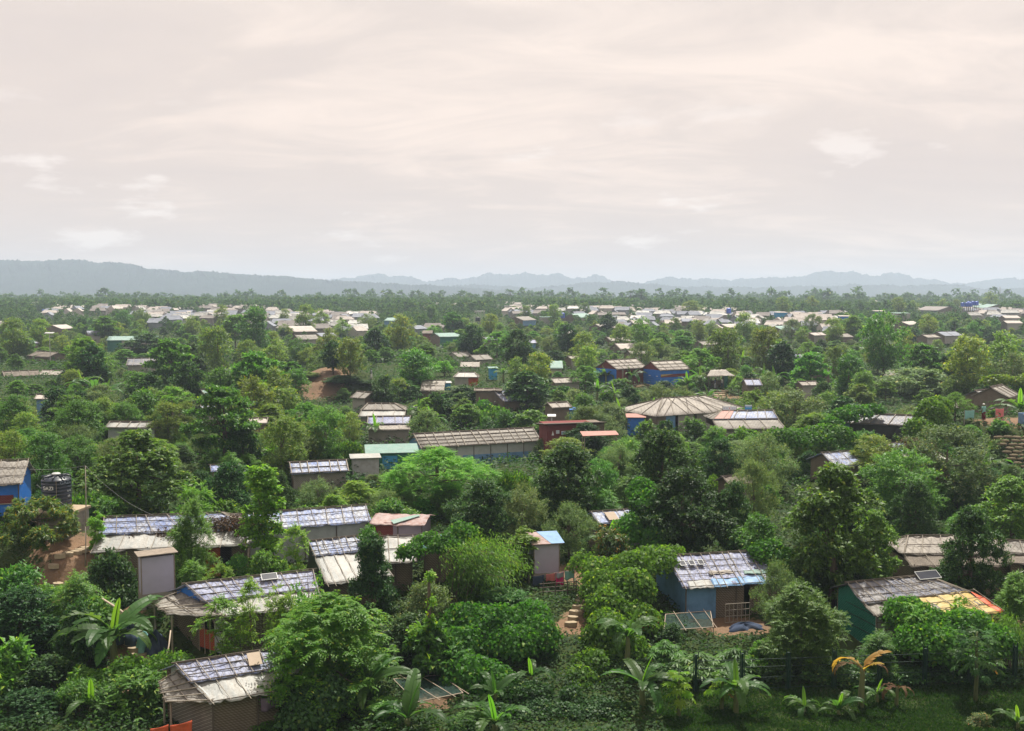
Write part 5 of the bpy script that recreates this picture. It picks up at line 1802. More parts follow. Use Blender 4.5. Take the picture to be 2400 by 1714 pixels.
# h6: blue lower eave patches
s = BY['h6']
c = [Vector(v_) for v_ in s['roof_c']]
for u0, u1, v0, v1, m in ((0.28, 0.52, 0.80, 1.03, 'plastic_steel'), (0.53, 0.75, 0.78, 1.02, 'plastic_steel'), (0.62, 0.88, 0.60, 0.72, 'tin_teal'), (0.06, 0.26, 0.82, 1.04, 'tarp_white'), (0.3, 0.5, 0.55, 0.66, 'tarp_pale')):
    cc = [bil(c, u0, v0), bil(c, u1, v0), bil(c, u1 + 0.02, v1), bil(c, u0 - 0.01, v1)]
    cc = [q + Vector((0, 0, 0.045)) for q in cc]
    roof_sheet("roof_patch", cc, m, s['roof_obj'], rnd, 10, 5, 0.02, 0.02, 0.05, 0.012)
wall_grid(s['H'], s['wx0'] + 1.9, s['wx0'] + 3.3, s['yw'] - 0.9, -0.1, 0.9, 7, 4, 0.02, 'bamboo')
# h7: yellow awning with red end
s = BY['h7']
H = s['H']
xe = s['L_'] / 2 + s['hr_']
ze = s['hr'] - s['h']
aw = [(xe - 3.5, -s['r'] + 0.1, ze + 0.04), (xe + 0.3, -s['r'] + 0.15, ze + 0.08), (xe + 0.5, -s['r'] - 1.75, ze - 0.5), (xe - 3.0, -s['r'] - 1.75, ze - 0.58)]
a1 = [Vector(v_) for v_ in aw]
ya = [bil(a1, 0, 0), bil(a1, 0.9, 0), bil(a1, 0.9, 1), bil(a1, 0, 1)]
aw_ = roof_sheet("yellow_awning", ya, 'plastic_yellow', H, rnd, 20, 8, 0.03, 0.06, 0.06, 0.015)
rd = [bil(a1, 0.902, 0.1), bil(a1, 1.0, 0.35), bil(a1, 1.0, 1), bil(a1, 0.902, 1)]
roof_sheet("red_awning", rd, 'plastic_red', H, rnd, 8, 8, 0.03, 0.06, 0.06, 0.015)
roof_poles(aw_, aw, 4, 4, rnd, 0.02)
for u_ in (0.3, 0.65, 0.97):
    q = bil(a1, u_, 0.93)
    pole("post", H, (q.x, q.y, -0.5), (q.x, q.y, q.z - 0.03), 0.04, 'bamboo')
# side wall ribs on the green tin
for z_ in (0.45, 1.0, 1.5):
    pole("rail", H, (s['wx0'] - 0.02, s['yw'] + 0.05, z_), (s['wx0'] - 0.02, s['yb'] - 0.8, z_ + 0.02), 0.022, 'metal_green')
for z_ in (0.35, 0.75, 1.15, 1.5):
    MB().box(s['wx0'], s['wx0'] + 2.3, s['yw'] - 0.025, s['yw'] - 0.004, z_, z_ + 0.05).build("rail", M['wood'], H)
# bl1: green porch; bl2: band with yellow strip
s = BY['bl1']
H = s['H']
gx = s['wx0']
MB().box(gx - 1.6, gx - 1.55, 0.2, 2.2, -0.5, 1.9).box(gx - 1.5, gx - 0.05, 2.15, 2.2, -0.5, 1.9).build("porch_wall", M['tin_green'], H)
MB().box(gx - 1.7, gx, 0.1, 2.3, 1.92, 1.98).build("porch_roof", M['tin_green'], H)
MB().box(gx - 0.05, gx - 0.01, 0.6, 1.3, 0, 1.8).build("door", M['sign_blue'], H)
MB().box(s['wx0'] - 0.3, s['wx1'] + 0.3, s['yw'] - 0.25, s['yb'] + 0.2, -1.1, -0.02).build("earth_plinth", M['stone_step'], H)
s = BY['bl2']
H = s['H']
MB().box(s['wx0'] + 0.1, s['wx1'] - 0.1, s['yw'] - 0.02, s['yw'] - 0.003, 1.25, 1.75).build("maroon_band", M['maroon'], H)
MB().prism([(s['wx0'] + 0.15, s['yw'] - 0.03, 1.4), (s['wx0'] + 2.6, s['yw'] - 0.03, 1.72), (s['wx0'] + 0.15, s['yw'] - 0.03, 1.72)], (0, 0.012, 0)).build("yellow_strip", M['plastic_yellow'], H)
MB().box(s['wx0'] - 0.3, s['wx1'] + 0.3, s['yw'] - 0.25, s['yb'] + 0.2, -1.2, -0.02).build("earth_plinth", M['stone_step'], H)
for z_ in (0.28, 0.62, 0.95):
    MB().box(s['wx0'], s['wx1'], s['yw'] - 0.015, s['yw'] - 0.003, z_, z_ + 0.035).build("seam", M['plastic_steel'], H)
    MB().box(s['wx0'] - 0.015, s['wx0'] - 0.003, s['yw'] + 0.1, s['yb'], z_ + 0.1, z_ + 0.135).build("seam", M['plastic_steel'], H)
for x_, z_ in ((0.5, 0.4), (2.6, 0.42), (4.6, 0.42)):
    MB().box(s['wx0'] + x_, s['wx0'] + x_ + 0.5, s['yw'] - 0.02, s['yw'] - 0.003, z_, z_ + 0.1).build("printed_mark", M['poster'], H)
for y_ in (0.6, 2.6):
    MB().box(s['wx0'] - 0.02, s['wx0'] - 0.003, s['yw'] + y_, s['yw'] + y_ + 0.5, 1.35, 1.46).build("printed_mark", M['poster'], H)
s = BY['long']
MB().box(s['wx0'] + 4.2, s['wx1'], s['yw'] - 0.03, s['yw'] - 0.003, -0.3, 1.05).build("wall_band", M['plastic_steel'], s['H'])
# signs above the annex
for px_, py_, w_, h_, m, lb in ((1710, 957, 1.5, 0.42, 'letter_white', 'white signboard with an orange dot above the annex roof'), (1754, 956, 0.75, 0.62, 'sign_blue', 'blue signboard with a white top band above the annex roof')):
    p = at_d(px_, py_, BY['annex']['mid'].y + 0.6)
    rt = empty('signboard', (p.x, p.y, float(zt(p.x, p.y))))
    zc = p.z - rt.location.z
    MB().box(-w_ / 2, w_ / 2, -0.02, 0.02, zc - h_ / 2, zc + h_ / 2).build("board", M[m], rt)
    for sx in (-1, 1):
        pole("post", rt, (sx * (w_ / 2 + 0.03), 0, -0.3), (sx * (w_ / 2 + 0.03), 0, zc + h_ / 2 + 0.05), 0.03, 'wood')
    if m == 'letter_white':
        MB().tube([(0, -0.021, zc), (0, -0.026, zc)], [0.06, 0.06], 12).build("printed_dot", M['plastic_red'], rt)
        for k_ in (-0.6, -0.3, 0.3, 0.55):
            MB().box(k_ - 0.1, k_ + 0.1, -0.025, -0.021, zc - 0.02, zc + 0.03).build("printed_mark", M['letter_grey'], rt)
    else:
        MB().box(-w_ / 2, w_ / 2, -0.026, -0.021, zc + h_ * 0.28, zc + h_ / 2).build("printed_band", M['letter_white'], rt)
        MB().box(-w_ * 0.4, w_ * 0.4, -0.026, -0.021, zc + h_ * 0.1, zc + h_ * 0.17).build("printed_mark", M['letter_white'], rt)
    tag(rt, lb, 'sign')

# ---------------------------------------------------------------- latrines and sheds
def latrine(base, rz, w, d, h, label, wall='lavender', roofm='wood', side=None, rise=0.25, blue=False):
    rt = empty('latrine', base, rz)
    pl = 0.42
    MB().box(-w / 2 - 0.04, w / 2 + 0.04, -d / 2 - 0.04, d / 2 + 0.04, -0.6, pl).build("plinth", M['concrete'], rt)
    MB().box(-w / 2, w / 2, -d / 2, -d / 2 + 0.03, pl + 0.003, h).build("front_panel", M[wall], rt)
    MB().box(-w / 2, w / 2, d / 2 - 0.03, d / 2, pl + 0.003, h - rise * 0.3).build("back_panel", M[wall], rt)
    for sx in (-1, 1):
        x = sx * (w / 2 - 0.015)
        MB().box(x - 0.015, x + 0.015, -d / 2 + 0.032, d / 2 - 0.032, pl + 0.003, h - 0.1).build("side_panel", M[side or wall], rt)
        for sy in (-1, 1):
            pole("corner_post", rt, (sx * (w / 2 + 0.01), sy * (d / 2 + 0.01), pl), (sx * (w / 2 + 0.01), sy * (d / 2 + 0.01), h + 0.12), 0.03, 'wood')
    q = [Vector((-w / 2 - 0.18, d / 2 + 0.2, h + 0.12)), Vector((w / 2 + 0.18, d / 2 + 0.2, h + 0.12)), Vector((w / 2 + 0.18, -d / 2 - 0.22, h + 0.12 - rise * 0.2)), Vector((-w / 2 - 0.18, -d / 2 - 0.22, h + 0.12 - rise * 0.2))]
    rf = MB().prism([q[3], q[2], q[1] + Vector((0, 0, rise)), q[0] + Vector((0, 0, rise))], (0, 0, 0.04)).build("roof", M[roofm], rt)
    if blue:
        MB().prism([v_ + Vector((0, 0, 0.045)) for v_ in (q[3].lerp(q[2], 0.62), q[2] + Vector((0.1, 0, 0)), q[1] + Vector((0.05, 0, rise)), (q[0] + Vector((0, 0, rise))).lerp(q[1] + Vector((0, 0, rise)), 0.35))], (0, 0, 0.012)).build("blue_sheet", M['plastic_steel'], rf)
    tag(rt, label, 'latrine')
    return rt


latrine(LAT1, R(29), 1.6, 1.0, 2.3, 'tall lavender-panelled latrine on a mossy plinth', rise=-0.05)
latrine(LAT2, R(11), 1.5, 1.4, 2.1, 'lavender latrine with rusty and blue roof above the clothes line', roofm='tin_rust', blue=True)
PROT.append((322, 1290, 412, 1402, 50))
PROT.append((1240, 1262, 1312, 1375, 57))


def shed(base, rz, w, d, h, label, wall, roofm, name='shed', slope=0.25, door=None, cat='shed', group=None):
    rt = empty(name, base, rz)
    MB().box(-w / 2, w / 2, -d / 2, d / 2, -0.5, h).build("wall", M[wall], rt)
    z0, z1 = h + 0.05, h + 0.05 + slope
    MB().prism([(-w / 2 - 0.2, -d / 2 - 0.25, z0), (w / 2 + 0.2, -d / 2 - 0.25, z0), (w / 2 + 0.2, d / 2 + 0.2, z1), (-w / 2 - 0.2, d / 2 + 0.2, z1)], (0, 0, 0.05)).build("roof", M[roofm], rt)
    if door:
        MB().box(-w * 0.2, w * 0.1, -d / 2 - 0.03, -d / 2 - 0.003, 0, h * 0.85).build("door", M[door], rt)
    tag(rt, label, cat, group)
    return rt


def shed_px(px, py, d, *a, **k):
    p = at_d(px, py, d)
    ctrl_z = float(zt(p.x, p.y))
    sh_ = shed((p.x, p.y, min(ctrl_z, p.z)), *a, **k)
    PROT.append((px - 22, py - 40, px + 22, py - 4, d))
    return sh_


shed_px(918, 1090, 92, R(10), 4.6, 2.6, 1.45, 'green tin shed with pale teal roof beside the long grey hall', 'tin_green', 'tin_teal', slope=0.4, door='sign_blue')
shed_px(856, 1108, 86, R(12), 2.3, 1.8, 1.75, 'small white cabin with flat pale roof beside the green tin shed', 'tin_grey', 'tarp_white', slope=0.05)
PROT.append((870, 1035, 1000, 1075, 90))
shed_px(1338, 950, 118, R(0), 1.3, 1.2, 1.9, 'small bright blue latrine hut among shrubs left of the hip-roofed hall', 'sign_blue', 'plastic_blue', slope=0.15, name='latrine', cat='latrine')
shed_px(1490, 985, 113, R(-5), 1.9, 1.8, 2.0, 'blue booth with pink tin roof at the side of the hip-roofed hall', 'plastic_blue', 'tin_pink', slope=0.2)
shed_px(1045, 884, 150, R(10), 1.3, 1.2, 1.8, 'small blue booth left of the round-topped white roof', 'sign_blue', 'tin_grey', slope=0.15)
shed_px(1155, 868, 165, R(10), 1.3, 1.2, 1.8, 'small blue booth right of the white-gabled huts', 'sign_blue', 'tin_teal', slope=0.15)
# red shed with painted panels
p = at_d(1348, 1040, 97)
zr_ = float(zt(p.x, p.y))
zt_ = at_d(1348, 992, 97).z - zr_
rs_ = empty('red_shed', (p.x, p.y, zr_), R(14))
MB().box(-2.9, 2.0, 0, 3.0, -0.5, zt_ - 0.1).build("wall", M['maroon'], rs_)
MB().box(2.004, 3.1, 0.1, 3.0, -0.5, zt_ - 0.1).build("wall", M['weave'], rs_)
MB().prism([(-3.3, -0.4, zt_), (3.2, -0.4, zt_ + 0.02), (3.2, 3.3, zt_ - 0.35), (-3.3, 3.3, zt_ - 0.35)], (0, 0, 0.06)).build("roof", M['bamboo_dark'], rs_)
b = zt_ - 1.15
MB().prism([(-2.45, -0.03, b), (-2.2, -0.03, b), (-2.33, -0.03, b + 0.45)], (0, 0.012, 0)).build("painted_panel", M['letter_white'], rs_)
MB().box(-2.0, -1.65, -0.03, -0.018, b + 0.15, b + 0.5).build("painted_panel", M['poster'], rs_)
MB().box(-1.45, -1.0, -0.03, -0.018, b + 0.05, b + 0.4).build("painted_panel", M['poster'], rs_)
MB().box(-1.42, -1.03, -0.036, -0.031, b + 0.18, b + 0.26).build("painted_band", M['sign_blue'], rs_)
MB().prism([(0.6, -0.03, b + 0.1), (2.0, -0.03, b + 0.15), (1.45, -0.03, b + 0.75)], (0, 0.012, 0)).build("painted_panel", M['poster'], rs_)
MB().box(-1.0, 0.6, -0.03, -0.018, b + 0.08, b + 0.22).build("painted_panel", M['poster'], rs_)
tag(rs_, 'dark red shed with pale painted panels below the hip-roofed hall', 'shed')
PROT.append((1275, 985, 1415, 1016, 95))
p = at_d(1405, 1030, 90)
lowr = empty('low_roof', (p.x, p.y, float(zt(p.x, p.y))), R(8))
zz = at_d(1405, 1014, 90).z - lowr.location.z
MB().prism([(-1.7, -0.6, zz - 0.25), (1.7, -0.6, zz - 0.2), (1.7, 0.7, zz), (-1.7, 0.7, zz)], (0, 0, 0.05)).build("roof", M['tin_pink'], lowr)
for sx in (-1.5, 1.5):
    pole("post", lowr, (sx, -0.4, -0.3), (sx, -0.4, zz - 0.2), 0.05, 'wood')
    pole("post", lowr, (sx, 0.5, -0.3), (sx, 0.5, zz - 0.03), 0.05, 'wood')
tag(lowr, 'low pink tin lean-to in front of the dark red shed', 'lean-to')
# open kiosk
k_ = empty('kiosk', KIOSK, R(6))
for sx in (-1.8, -0.6, 0.6, 1.8):
    for sy in (-1.1, 1.1):
        pole("post", k_, (sx, sy, -0.4), (sx, sy, 2.0), 0.06, 'bamboo_dark')
roof_sheet("roof", [(-1.2, 0, 2.7), (1.2, 0, 2.75), (2.3, -1.6, 1.9), (-2.3, -1.6, 1.85)], 'tarp_pale', k_, rnd, 12, 5, 0.05, 0.08, 0.1)
roof_sheet("roof", [(1.2, 0.01, 2.75), (-1.2, 0.01, 2.7), (-2.3, 1.6, 1.85), (2.3, 1.6, 1.9)], 'tarp_pale', k_, rnd, 12, 5, 0.05, 0.08, 0.1)
MB().box(1.0, 1.9, 0.9, 0.95, -0.3, 1.9).build("wall", M['tin_green'], k_)
MB().box(-1.9, 1.9, 1.0, 1.05, -0.3, 1.0).build("wall", M['weave'], k_)
tag(k_, 'open kiosk with pale matting roof at the top of the earth stairs', 'kiosk')
PROT.append((1652, 878, 1712, 945, 150))

# ---------------------------------------------------------------- water tanks, poles, lamps
def tank_mesh(rad, h, ribs=8):
    prof = [(0.0, 0.0), (rad * 0.97, 0.0), (rad, 0.03 * h)]
    for i in range(ribs):
        z0 = h * (0.06 + 0.80 * i / ribs)
        z1 = h * (0.06 + 0.80 * (i + 1) / ribs)
        prof += [(rad, z0), (rad, z0 + (z1 - z0) * 0.80), (rad * 1.022, z0 + (z1 - z0) * 0.86), (rad * 1.022, z0 + (z1 - z0) * 0.94)]
    prof += [(rad, h * 0.865), (rad * 0.97, h * 0.88), (rad * 0.6, h * 0.945), (rad * 0.30, h * 0.96), (rad * 0.30, h * 1.0), (0, h * 1.0)]
    return prof


def big_tank():
    rad, h = 0.82, 2.05
    zb_ = TANKP.z
    rt = empty('water_tank', (TANKP.x, TANKP.y, zb_), 0)
    MB().lathe(tank_mesh(rad, h), 40).build("body", M['tank_black'], rt, True)
    for i in range(8):
        a = i * math.pi / 4 + 0.2
        ca, sa = math.cos(a), math.sin(a)
        MB().tube([(0.18 * ca, 0.18 * sa, h * 0.975), (rad * 0.97 * ca, rad * 0.97 * sa, h * 0.965), (rad * 1.0 * ca, rad * 1.0 * sa, h * 0.90)], [0.05, 0.045, 0.05], 6).build("top_rib", M['tank_black'], rt, True)
    MB().lathe([(0, h), (0.26, h), (0.26, h + 0.05), (0.2, h + 0.1), (0, h + 0.1)], 20).build("lid", M['metal'], rt, True)

    def wrap(txt, size, ang, z, mat, bold=0.0):
        me = text_mesh(txt, size, bold)
        n = len(me.vertices)
        co = np.empty(n * 3, np.float32)
        me.vertices.foreach_get("co", co)
        co = co.reshape(-1, 3)
        th = ang + co[:, 0] / rad
        out = np.stack([np.sin(th) * rad * 1.026, -np.cos(th) * rad * 1.026, z + co[:, 1]], 1)
        me.vertices.foreach_set("co", out.astype(np.float32).ravel())
        me.materials.append(M[mat])
        me.update()
        return mkobj("lettering", me, rt)
    wrap("GAZI", 0.30, -0.18, h * 0.66, 'letter_white', 0.004)
    wrap("GAZI", 0.28, 1.05, h * 0.80, 'letter_grey', 0.0)
    for ang, z, w in ((1.42, 0.545, 0.26), (1.36, 0.40, 0.16)):
        for q in range(4):
            a = ang + (q - 1.5) * w / 4 / rad * 1.4
            MB().add([(math.sin(a + dd) * rad * 1.027, -math.cos(a + dd) * rad * 1.027, h * z + e_) for dd, e_ in ((-0.026, -0.05), (0.026, -0.05), (0.026, 0.05), (-0.026, 0.05))], [(0, 1, 2, 3)]).build("printed_mark", M['letter_grey' if q % 2 else 'letter_white'], rt)
    pole("outlet_pipe", rt, (0.36, -rad * 0.93, -0.9), (0.34, -rad * 0.94, h * 0.88), 0.022, 'wood')
    tag(rt, 'black ribbed plastic water tank with white lettering', 'water tank')
    bs = empty('concrete_block', (TANKP.x, TANKP.y, TANKP.z - 1.25), R(-8))
    MB().box(-1.15, 1.35, -1.1, 1.1, -0.6, 1.1).build("block", M['concrete'], bs)
    MB().box(-1.25, 1.45, -1.2, 1.2, 1.103, 1.245).build("slab", M['stone_step'], bs)
    tag(bs, 'mossy concrete tank stand under the black water tank', 'tank stand')


big_tank()
PROT.append((98, 1098, 175, 1182, 57))


def bamboo_post(px, ytop, ybot, d, label, rad=0.034, name='bamboo_pole'):
    a, b = at_d(px, ybot, d), at_d(px + 1, ytop, d)
    a.z = min(a.z, float(zt(a.x, a.y))) - 0.2
    mid_ = a.lerp(b, 0.5) + Vector((0.03, 0, 0))
    o = MB().tube([a, mid_, b], [rad, rad * 0.9, rad * 0.7], 7).build(name, M['bamboo'], None, True)
    tag(o, label, 'pole')
    return o, b


_, TOPP = bamboo_post(199, 1092, 1220, 56.5, 'tall bamboo pole beside the black water tank')
_, _ = bamboo_post(199, 1235, 1310, 54.0, 'thin dark stake beside the stepping stones')


def wire(a, b, sag, label, rad=0.0055):
    pts = []
    for i in range(17):
        t = i / 16
        p_ = a.lerp(b, t)
        p_.z -= sag * 4 * t * (1 - t)
        pts.append(p_)
    o = MB().tube(pts, rad, 5).build("wire", M['metal'], None, True)
    tag(o, label, 'wire')


wire(at_d(86, 1136, 58.5), at_d(175, 1196, 55.5), 0.1, 'taut pale cord crossing in front of the black tank')
wire(TOPP, at_d(360, 1208, 57), 0.35, 'slack wire from the bamboo pole to the debris-strewn roof')
wire(TOPP, at_d(70, 1100, 60), 0.1, 'wire from the bamboo pole towards the blue-walled shelter')
wire(at_d(2265, 1355, 53), at_d(2400, 1338, 53), 0.35, 'washing line behind the yellow awning', 0.02)


def small_tank(px, ytop, wpx, hpx, d, label, mat='tank_blue', stand=True, group=None):
    p = at_d(px, ytop + hpx, d)
    rad, h = wpx / F * d / 2, hpx / F * d
    g = float(zt(p.x, p.y))
    rt = empty('water_tank', (p.x, p.y, p.z), 0.3)
    MB().lathe(tank_mesh(rad, h, 4), 20).build("body", M[mat], rt, True)
    if stand and p.z > g:
        for sx in (-1, 1):
            for sy in (-1, 1):
                pole("stand_leg", rt, (sx * rad * 0.8, sy * rad * 0.8, g - p.z - 0.3), (sx * rad * 0.8, sy * rad * 0.8, -0.08), 0.09, 'wood')
        MB().box(-rad * 1.1, rad * 1.1, -rad * 1.1, rad * 1.1, -0.1, -0.004).build("stand_top", M['wood'], rt)
    tag(rt, label, 'water tank', group)
    PROT.append((px - wpx / 2 - 2, ytop - 2, px + wpx / 2 + 2, ytop + hpx, d))


small_tank(357, 758, 8, 21, 330, 'left one of the twin blue water tanks above the pale green roof')
small_tank(365, 757, 8, 21, 332, 'right one of the twin blue water tanks above the pale green roof')
small_tank(1120, 743, 12, 10, 330, 'black water tank on the far settlement below the white cabins', 'tank_black')
small_tank(415, 739, 7, 9, 480, 'small blue water tank at the edge of the far huts left of the twin tanks')
small_tank(102, 725, 7, 8, 520, 'small blue water tank furthest left on the far settlement')
small_tank(1319, 733, 10, 13, 380, 'single blue water tank in the trees right of the white cabins')
small_tank(1708, 722, 11, 13, 400, 'single blue water tank beside low grey roofs right of centre')
small_tank(243, 729, 6, 7, 540, 'tiny blue water tank among pale far roofs')
small_tank(1516, 722, 6, 6, 560, 'tiny blue water tank, one of two above the hilltop huts', group='tiny far tanks')
small_tank(1604, 722, 6, 6, 560, 'tiny blue water tank further right above the hilltop huts')
for i, (x_, y_) in enumerate(((2256, 709), (2266, 709), (2274, 709), (2270, 706), (2280, 706), (2289, 706))):
    small_tank(x_, y_, 8.5, 10, 420 + (6 if i > 2 else 0), 'blue water tank beside the teal office, %s one of the %s row' % (('left', 'middle', 'right')[i % 3], 'back' if i > 2 else 'front'), group='row of blue tanks by the teal office')

# white storage tanks on the far settlement
for px_, y_, w_, h_, d_, lb in ((485, 732, 27, 14, 430, 'large white cylindrical reservoir with blue base on the far settlement'), (554, 723, 22, 11, 520, 'white cylindrical reservoir above a teal roof on the far settlement'), (498, 713, 14, 9, 640, 'furthest white reservoir rising above the far roofs'),
                                (1124, 729, 24, 13, 480, 'square white cabin on the far settlement'), (1191, 717, 17, 17, 560, 'pale blue tower block on the far settlement'), (1211, 709, 14, 7, 640, 'small white cabin at the far edge of the settlement')):
    p = at_d(px_, y_ + h_, d_)
    g = float(zt(p.x, p.y))
    w2, h2 = w_ / F * d_, h_ / F * d_
    round_ = 'reservoir' in lb
    rt = empty('reservoir' if round_ else 'cabin', (p.x, p.y, g))
    z0 = p.z - g
    if round_:
        MB().lathe([(0, z0), (w2 / 2, z0), (w2 / 2, z0 + h2 * 0.9), (w2 * 0.3, z0 + h2), (0, z0 + h2)], 24).build("tank_body", M['wall_pale'], rt)
    else:
        MB().box(-w2 / 2, w2 / 2, -w2 / 2, w2 / 2, z0, z0 + h2 * 0.92).build("wall", M['wall_pale'], rt)
        MB().box(-w2 / 2 - 0.2, w2 / 2 + 0.2, -w2 / 2 - 0.2, w2 / 2 + 0.2, z0 + h2 * 0.921, z0 + h2).build("roof", M['letter_white'], rt)
    MB().box(-w2 * 0.55, w2 * 0.55, -w2 * 0.5, w2 * 0.5, -1, z0 - 0.003).build("base", M['plastic_steel'], rt)
    tag(rt, lb, 'reservoir' if round_ else 'cabin')
    PROT.append((px_ - w_ / 2, y_, px_ + w_ / 2, y_ + h_, d_))


def lamp(px, ytop, d, h, label, k=1.0):
    p = at_d(px, ytop, d)
    g = p.z - h
    rt = empty('solar_lamp', (p.x, p.y, min(g, float(zt(p.x, p.y)))))
    hh = p.z - rt.location.z
    pole("pole", rt, (0, 0, -0.3), (0, 0, hh), 0.07, 'metal')
    MB().prism([(-0.9 * k, -0.35 * k, hh + 0.1), (0.9 * k, -0.35 * k, hh + 0.1), (0.9 * k, 0.35 * k, hh + 0.3), (-0.9 * k, 0.35 * k, hh + 0.3)], (0, 0, 0.05)).build("solar_panel", M['metal'], rt)
    MB().box(0.05, 0.8, -0.12, 0.12, hh - 0.5, hh - 0.4).build("lamp_head", M['metal'], rt)
    tag(rt, label, 'lamp')
    PROT.append((px - 8, ytop - 3, px + 8, ytop + 28, d))


lamp(116, 783, 200, 6, 'pale solar street lamp on a pole among the trees')
lamp(1293, 979, 104, 5, 'small solar panel on a post above the dark red shed', 0.5)

PROT.append((120, 1238, 240, 1330, 53))
PROT.append((255, 1420, 352, 1575, 44))
PROT.append((1300, 1400, 1372, 1500, 50))
PROT.append((735, 852, 800, 905, 145))
# ---------------------------------------------------------------- steps and paths
def stones(pts, d0, d1, size, label, group_name='stepping_path', mat='stone_step', seed=1):
    """each step an irregular flat slab, a child of its path"""
    rnd_ = random.Random(seed)
    rt = None
    for i, (px_, py_) in enumerate(pts):
        d_ = d0 + (d1 - d0) * i / max(1, len(pts) - 1)
        p = at_d(px_, py_, d_)
        z = float(zt(p.x, p.y))
        q = Vector((p.x, p.y, z))
        if rt is None:
            rt = empty(group_name, q)
            base = q.copy()
        poly = []
        n = 7
        for k2 in range(n):
            a = 6.283 * k2 / n + rnd_.uniform(-0.2, 0.2)
            poly.append((math.cos(a) * size[0] * rnd_.uniform(0.8, 1.15), math.sin(a) * size[1] * rnd_.uniform(0.8, 1.15), 0))
        o = MB().prism(poly, (0, 0, 0.22)).build("step", M[mat], rt)
        o.location = q - base + Vector((0, 0, 0.02))
        o.rotation_euler = (rnd_.uniform(-0.05, 0.05), rnd_.uniform(-0.05, 0.05), rnd_.uniform(-0.4, 0.4))
    tag(rt, label, kind='structure')
    rt["category"] = "path"


stones([(200, 1278), (190, 1286), (178, 1293), (160, 1300), (140, 1310), (125, 1316), (72, 1330), (135, 1321)], 55.5, 53, (0.34, 0.24), 'sandy stepping stones climbing to the black water tank', seed=2)
stones([(262, 1425), (270, 1437), (280, 1449), (292, 1461), (305, 1472), (318, 1482), (328, 1493), (336, 1505), (342, 1516), (347, 1528), (350, 1540), (350, 1552), (348, 1564), (344, 1576)], 48.8, 43.8, (0.46, 0.24), 'earth stairs descending past the dark tarps and banana', seed=3)
stones([(1362, 1418), (1360, 1426), (1356, 1434), (1350, 1446), (1342, 1458), (1338, 1470)], 54, 50.6, (0.36, 0.2), 'round stepping stones below the clothes line', seed=4)
stones([(1688, 912), (1687, 917), (1685, 922), (1683, 927), (1681, 932), (1679, 937)], 149.5, 144, (1.2, 0.45), 'earth stairs below the open kiosk', seed=5)

# ---------------------------------------------------------------- loose things round the shelters
for i, (px_, py_, d_, sz, m, lb) in enumerate((((300), 1425, 47.6, (0.75, 0.6, 0.7), 'cloth_navy', 'dark plastic sheeting heaped at the left beside the earth stairs'), (335, 1440, 47.0, (0.42, 0.4, 0.85), 'cloth_teal', 'pale teal sheet draped over the heap beside the porch'),
                                              (362, 1440, 47.0, (0.62, 0.55, 0.9), 'cloth_navy', 'dark blue sheeting heaped against the porch'), (2245, 1385, 54.5, (1.0, 0.6, 0.6), 'cloth_navy', 'dark bundle behind the yellow awning'), (1830, 1408, 51.5, (0.7, 0.5, 0.9), 'plastic_black', 'black sheet hanging at the end of the brown wall'),
                                              (1745, 1462, 50.8, (0.9, 0.5, 0.35), 'cloth_navy', 'blue net bundle on the bare earth below the brown wall'))):
    p = at_d(px_, py_, d_)
    heap('plastic_heap', (p.x, p.y, float(zt(p.x, p.y))), sz, m, lb, 'plastic sheet', 20 + i, 0.2)
for i, (dx, dy, dz) in enumerate(((0, 0, 0), (0.42, 0.05, 0), (0.2, -0.05, 0.26), (-0.3, 0.2, 0.02))):
    p = at_d(322, 1490, 45.8)
    o = heap('sack', (p.x + dx, p.y + dy, float(zt(p.x, p.y)) + dz), (0.32, 0.24, 0.3), 'sack_white', 'pale pink sack, %s of the four beside the earth stairs' % ('lowest', 'right-hand one', 'topmost', 'left-hand one')[i], 'sack', 60 + i, 0.07)
a, b = at_d(240, 1404, 47.5), at_d(311, 1452, 46.3)
tag(MB().tube([a, a.lerp(b, 0.5) + Vector((0, 0, 0.03)), b], [0.05, 0.06, 0.05], 7).build("log", M['ply'], None, True), 'pale leaning pole beside the dark tarps', 'pole')
a, b = at_d(400, 1478, 45.5), at_d(387, 1553, 44.0)
tag(MB().tube([a, a.lerp(b, 0.5) + Vector((0.04, 0, 0.0)), b], [0.03, 0.035, 0.035], 6).build("bamboo_stick", M['ply'], None, True), 'pale bamboo stick leaning below the orange door panel', 'pole')
# clothes line by the second latrine
a, b = at_d(1240, 1352, 56), at_d(1345, 1336, 55.6)
cl = empty('clothes_line', (a.x, a.y, float(zt(a.x, a.y))))
for q in (a, b):
    pole("post", cl, (q.x - a.x, q.y - a.y, -0.4), (q.x - a.x, q.y - a.y, q.z - cl.location.z + 0.1), 0.035, 'bamboo_dark')
pole("line", cl, (0, 0, a.z - cl.location.z), (b.x - a.x, b.y - a.y, b.z - cl.location.z), 0.01, 'bamboo')
tag(cl, 'clothes line strung in front of the second lavender latrine', 'clothes line')
for i, (t0, t1, dr_, m, lb) in enumerate(((0.60, 0.78, 0.75, 'cloth_pink', 'bright pink cloth on the clothes line'), (0.61, 0.77, 0.32, 'cloth_grey', 'small grey cloth laid over the pink one on the line'), (0.80, 1.0, 0.5, 'cloth_teal', 'pale blue cloth at the end of the clothes line'),
                                           (0.38, 0.58, 0.45, 'cloth_rose', 'faded rose cloth beside the pink one on the line'), (0.08, 0.34, 0.65, 'cloth_navy', 'dark cloth at the shaded end of the clothes line'))):
    off = Vector((0, -0.06 if i == 1 else -0.02, 0.0))
    tag(hang_cloth('hanging_cloth', None, a.lerp(b, t0) + off, a.lerp(b, t1) + off, dr_, m, 30 + i, fold=0.03), lb, 'cloth')
rk = empty('bamboo_rack', at_d(1310, 1390, 54.5), R(8))
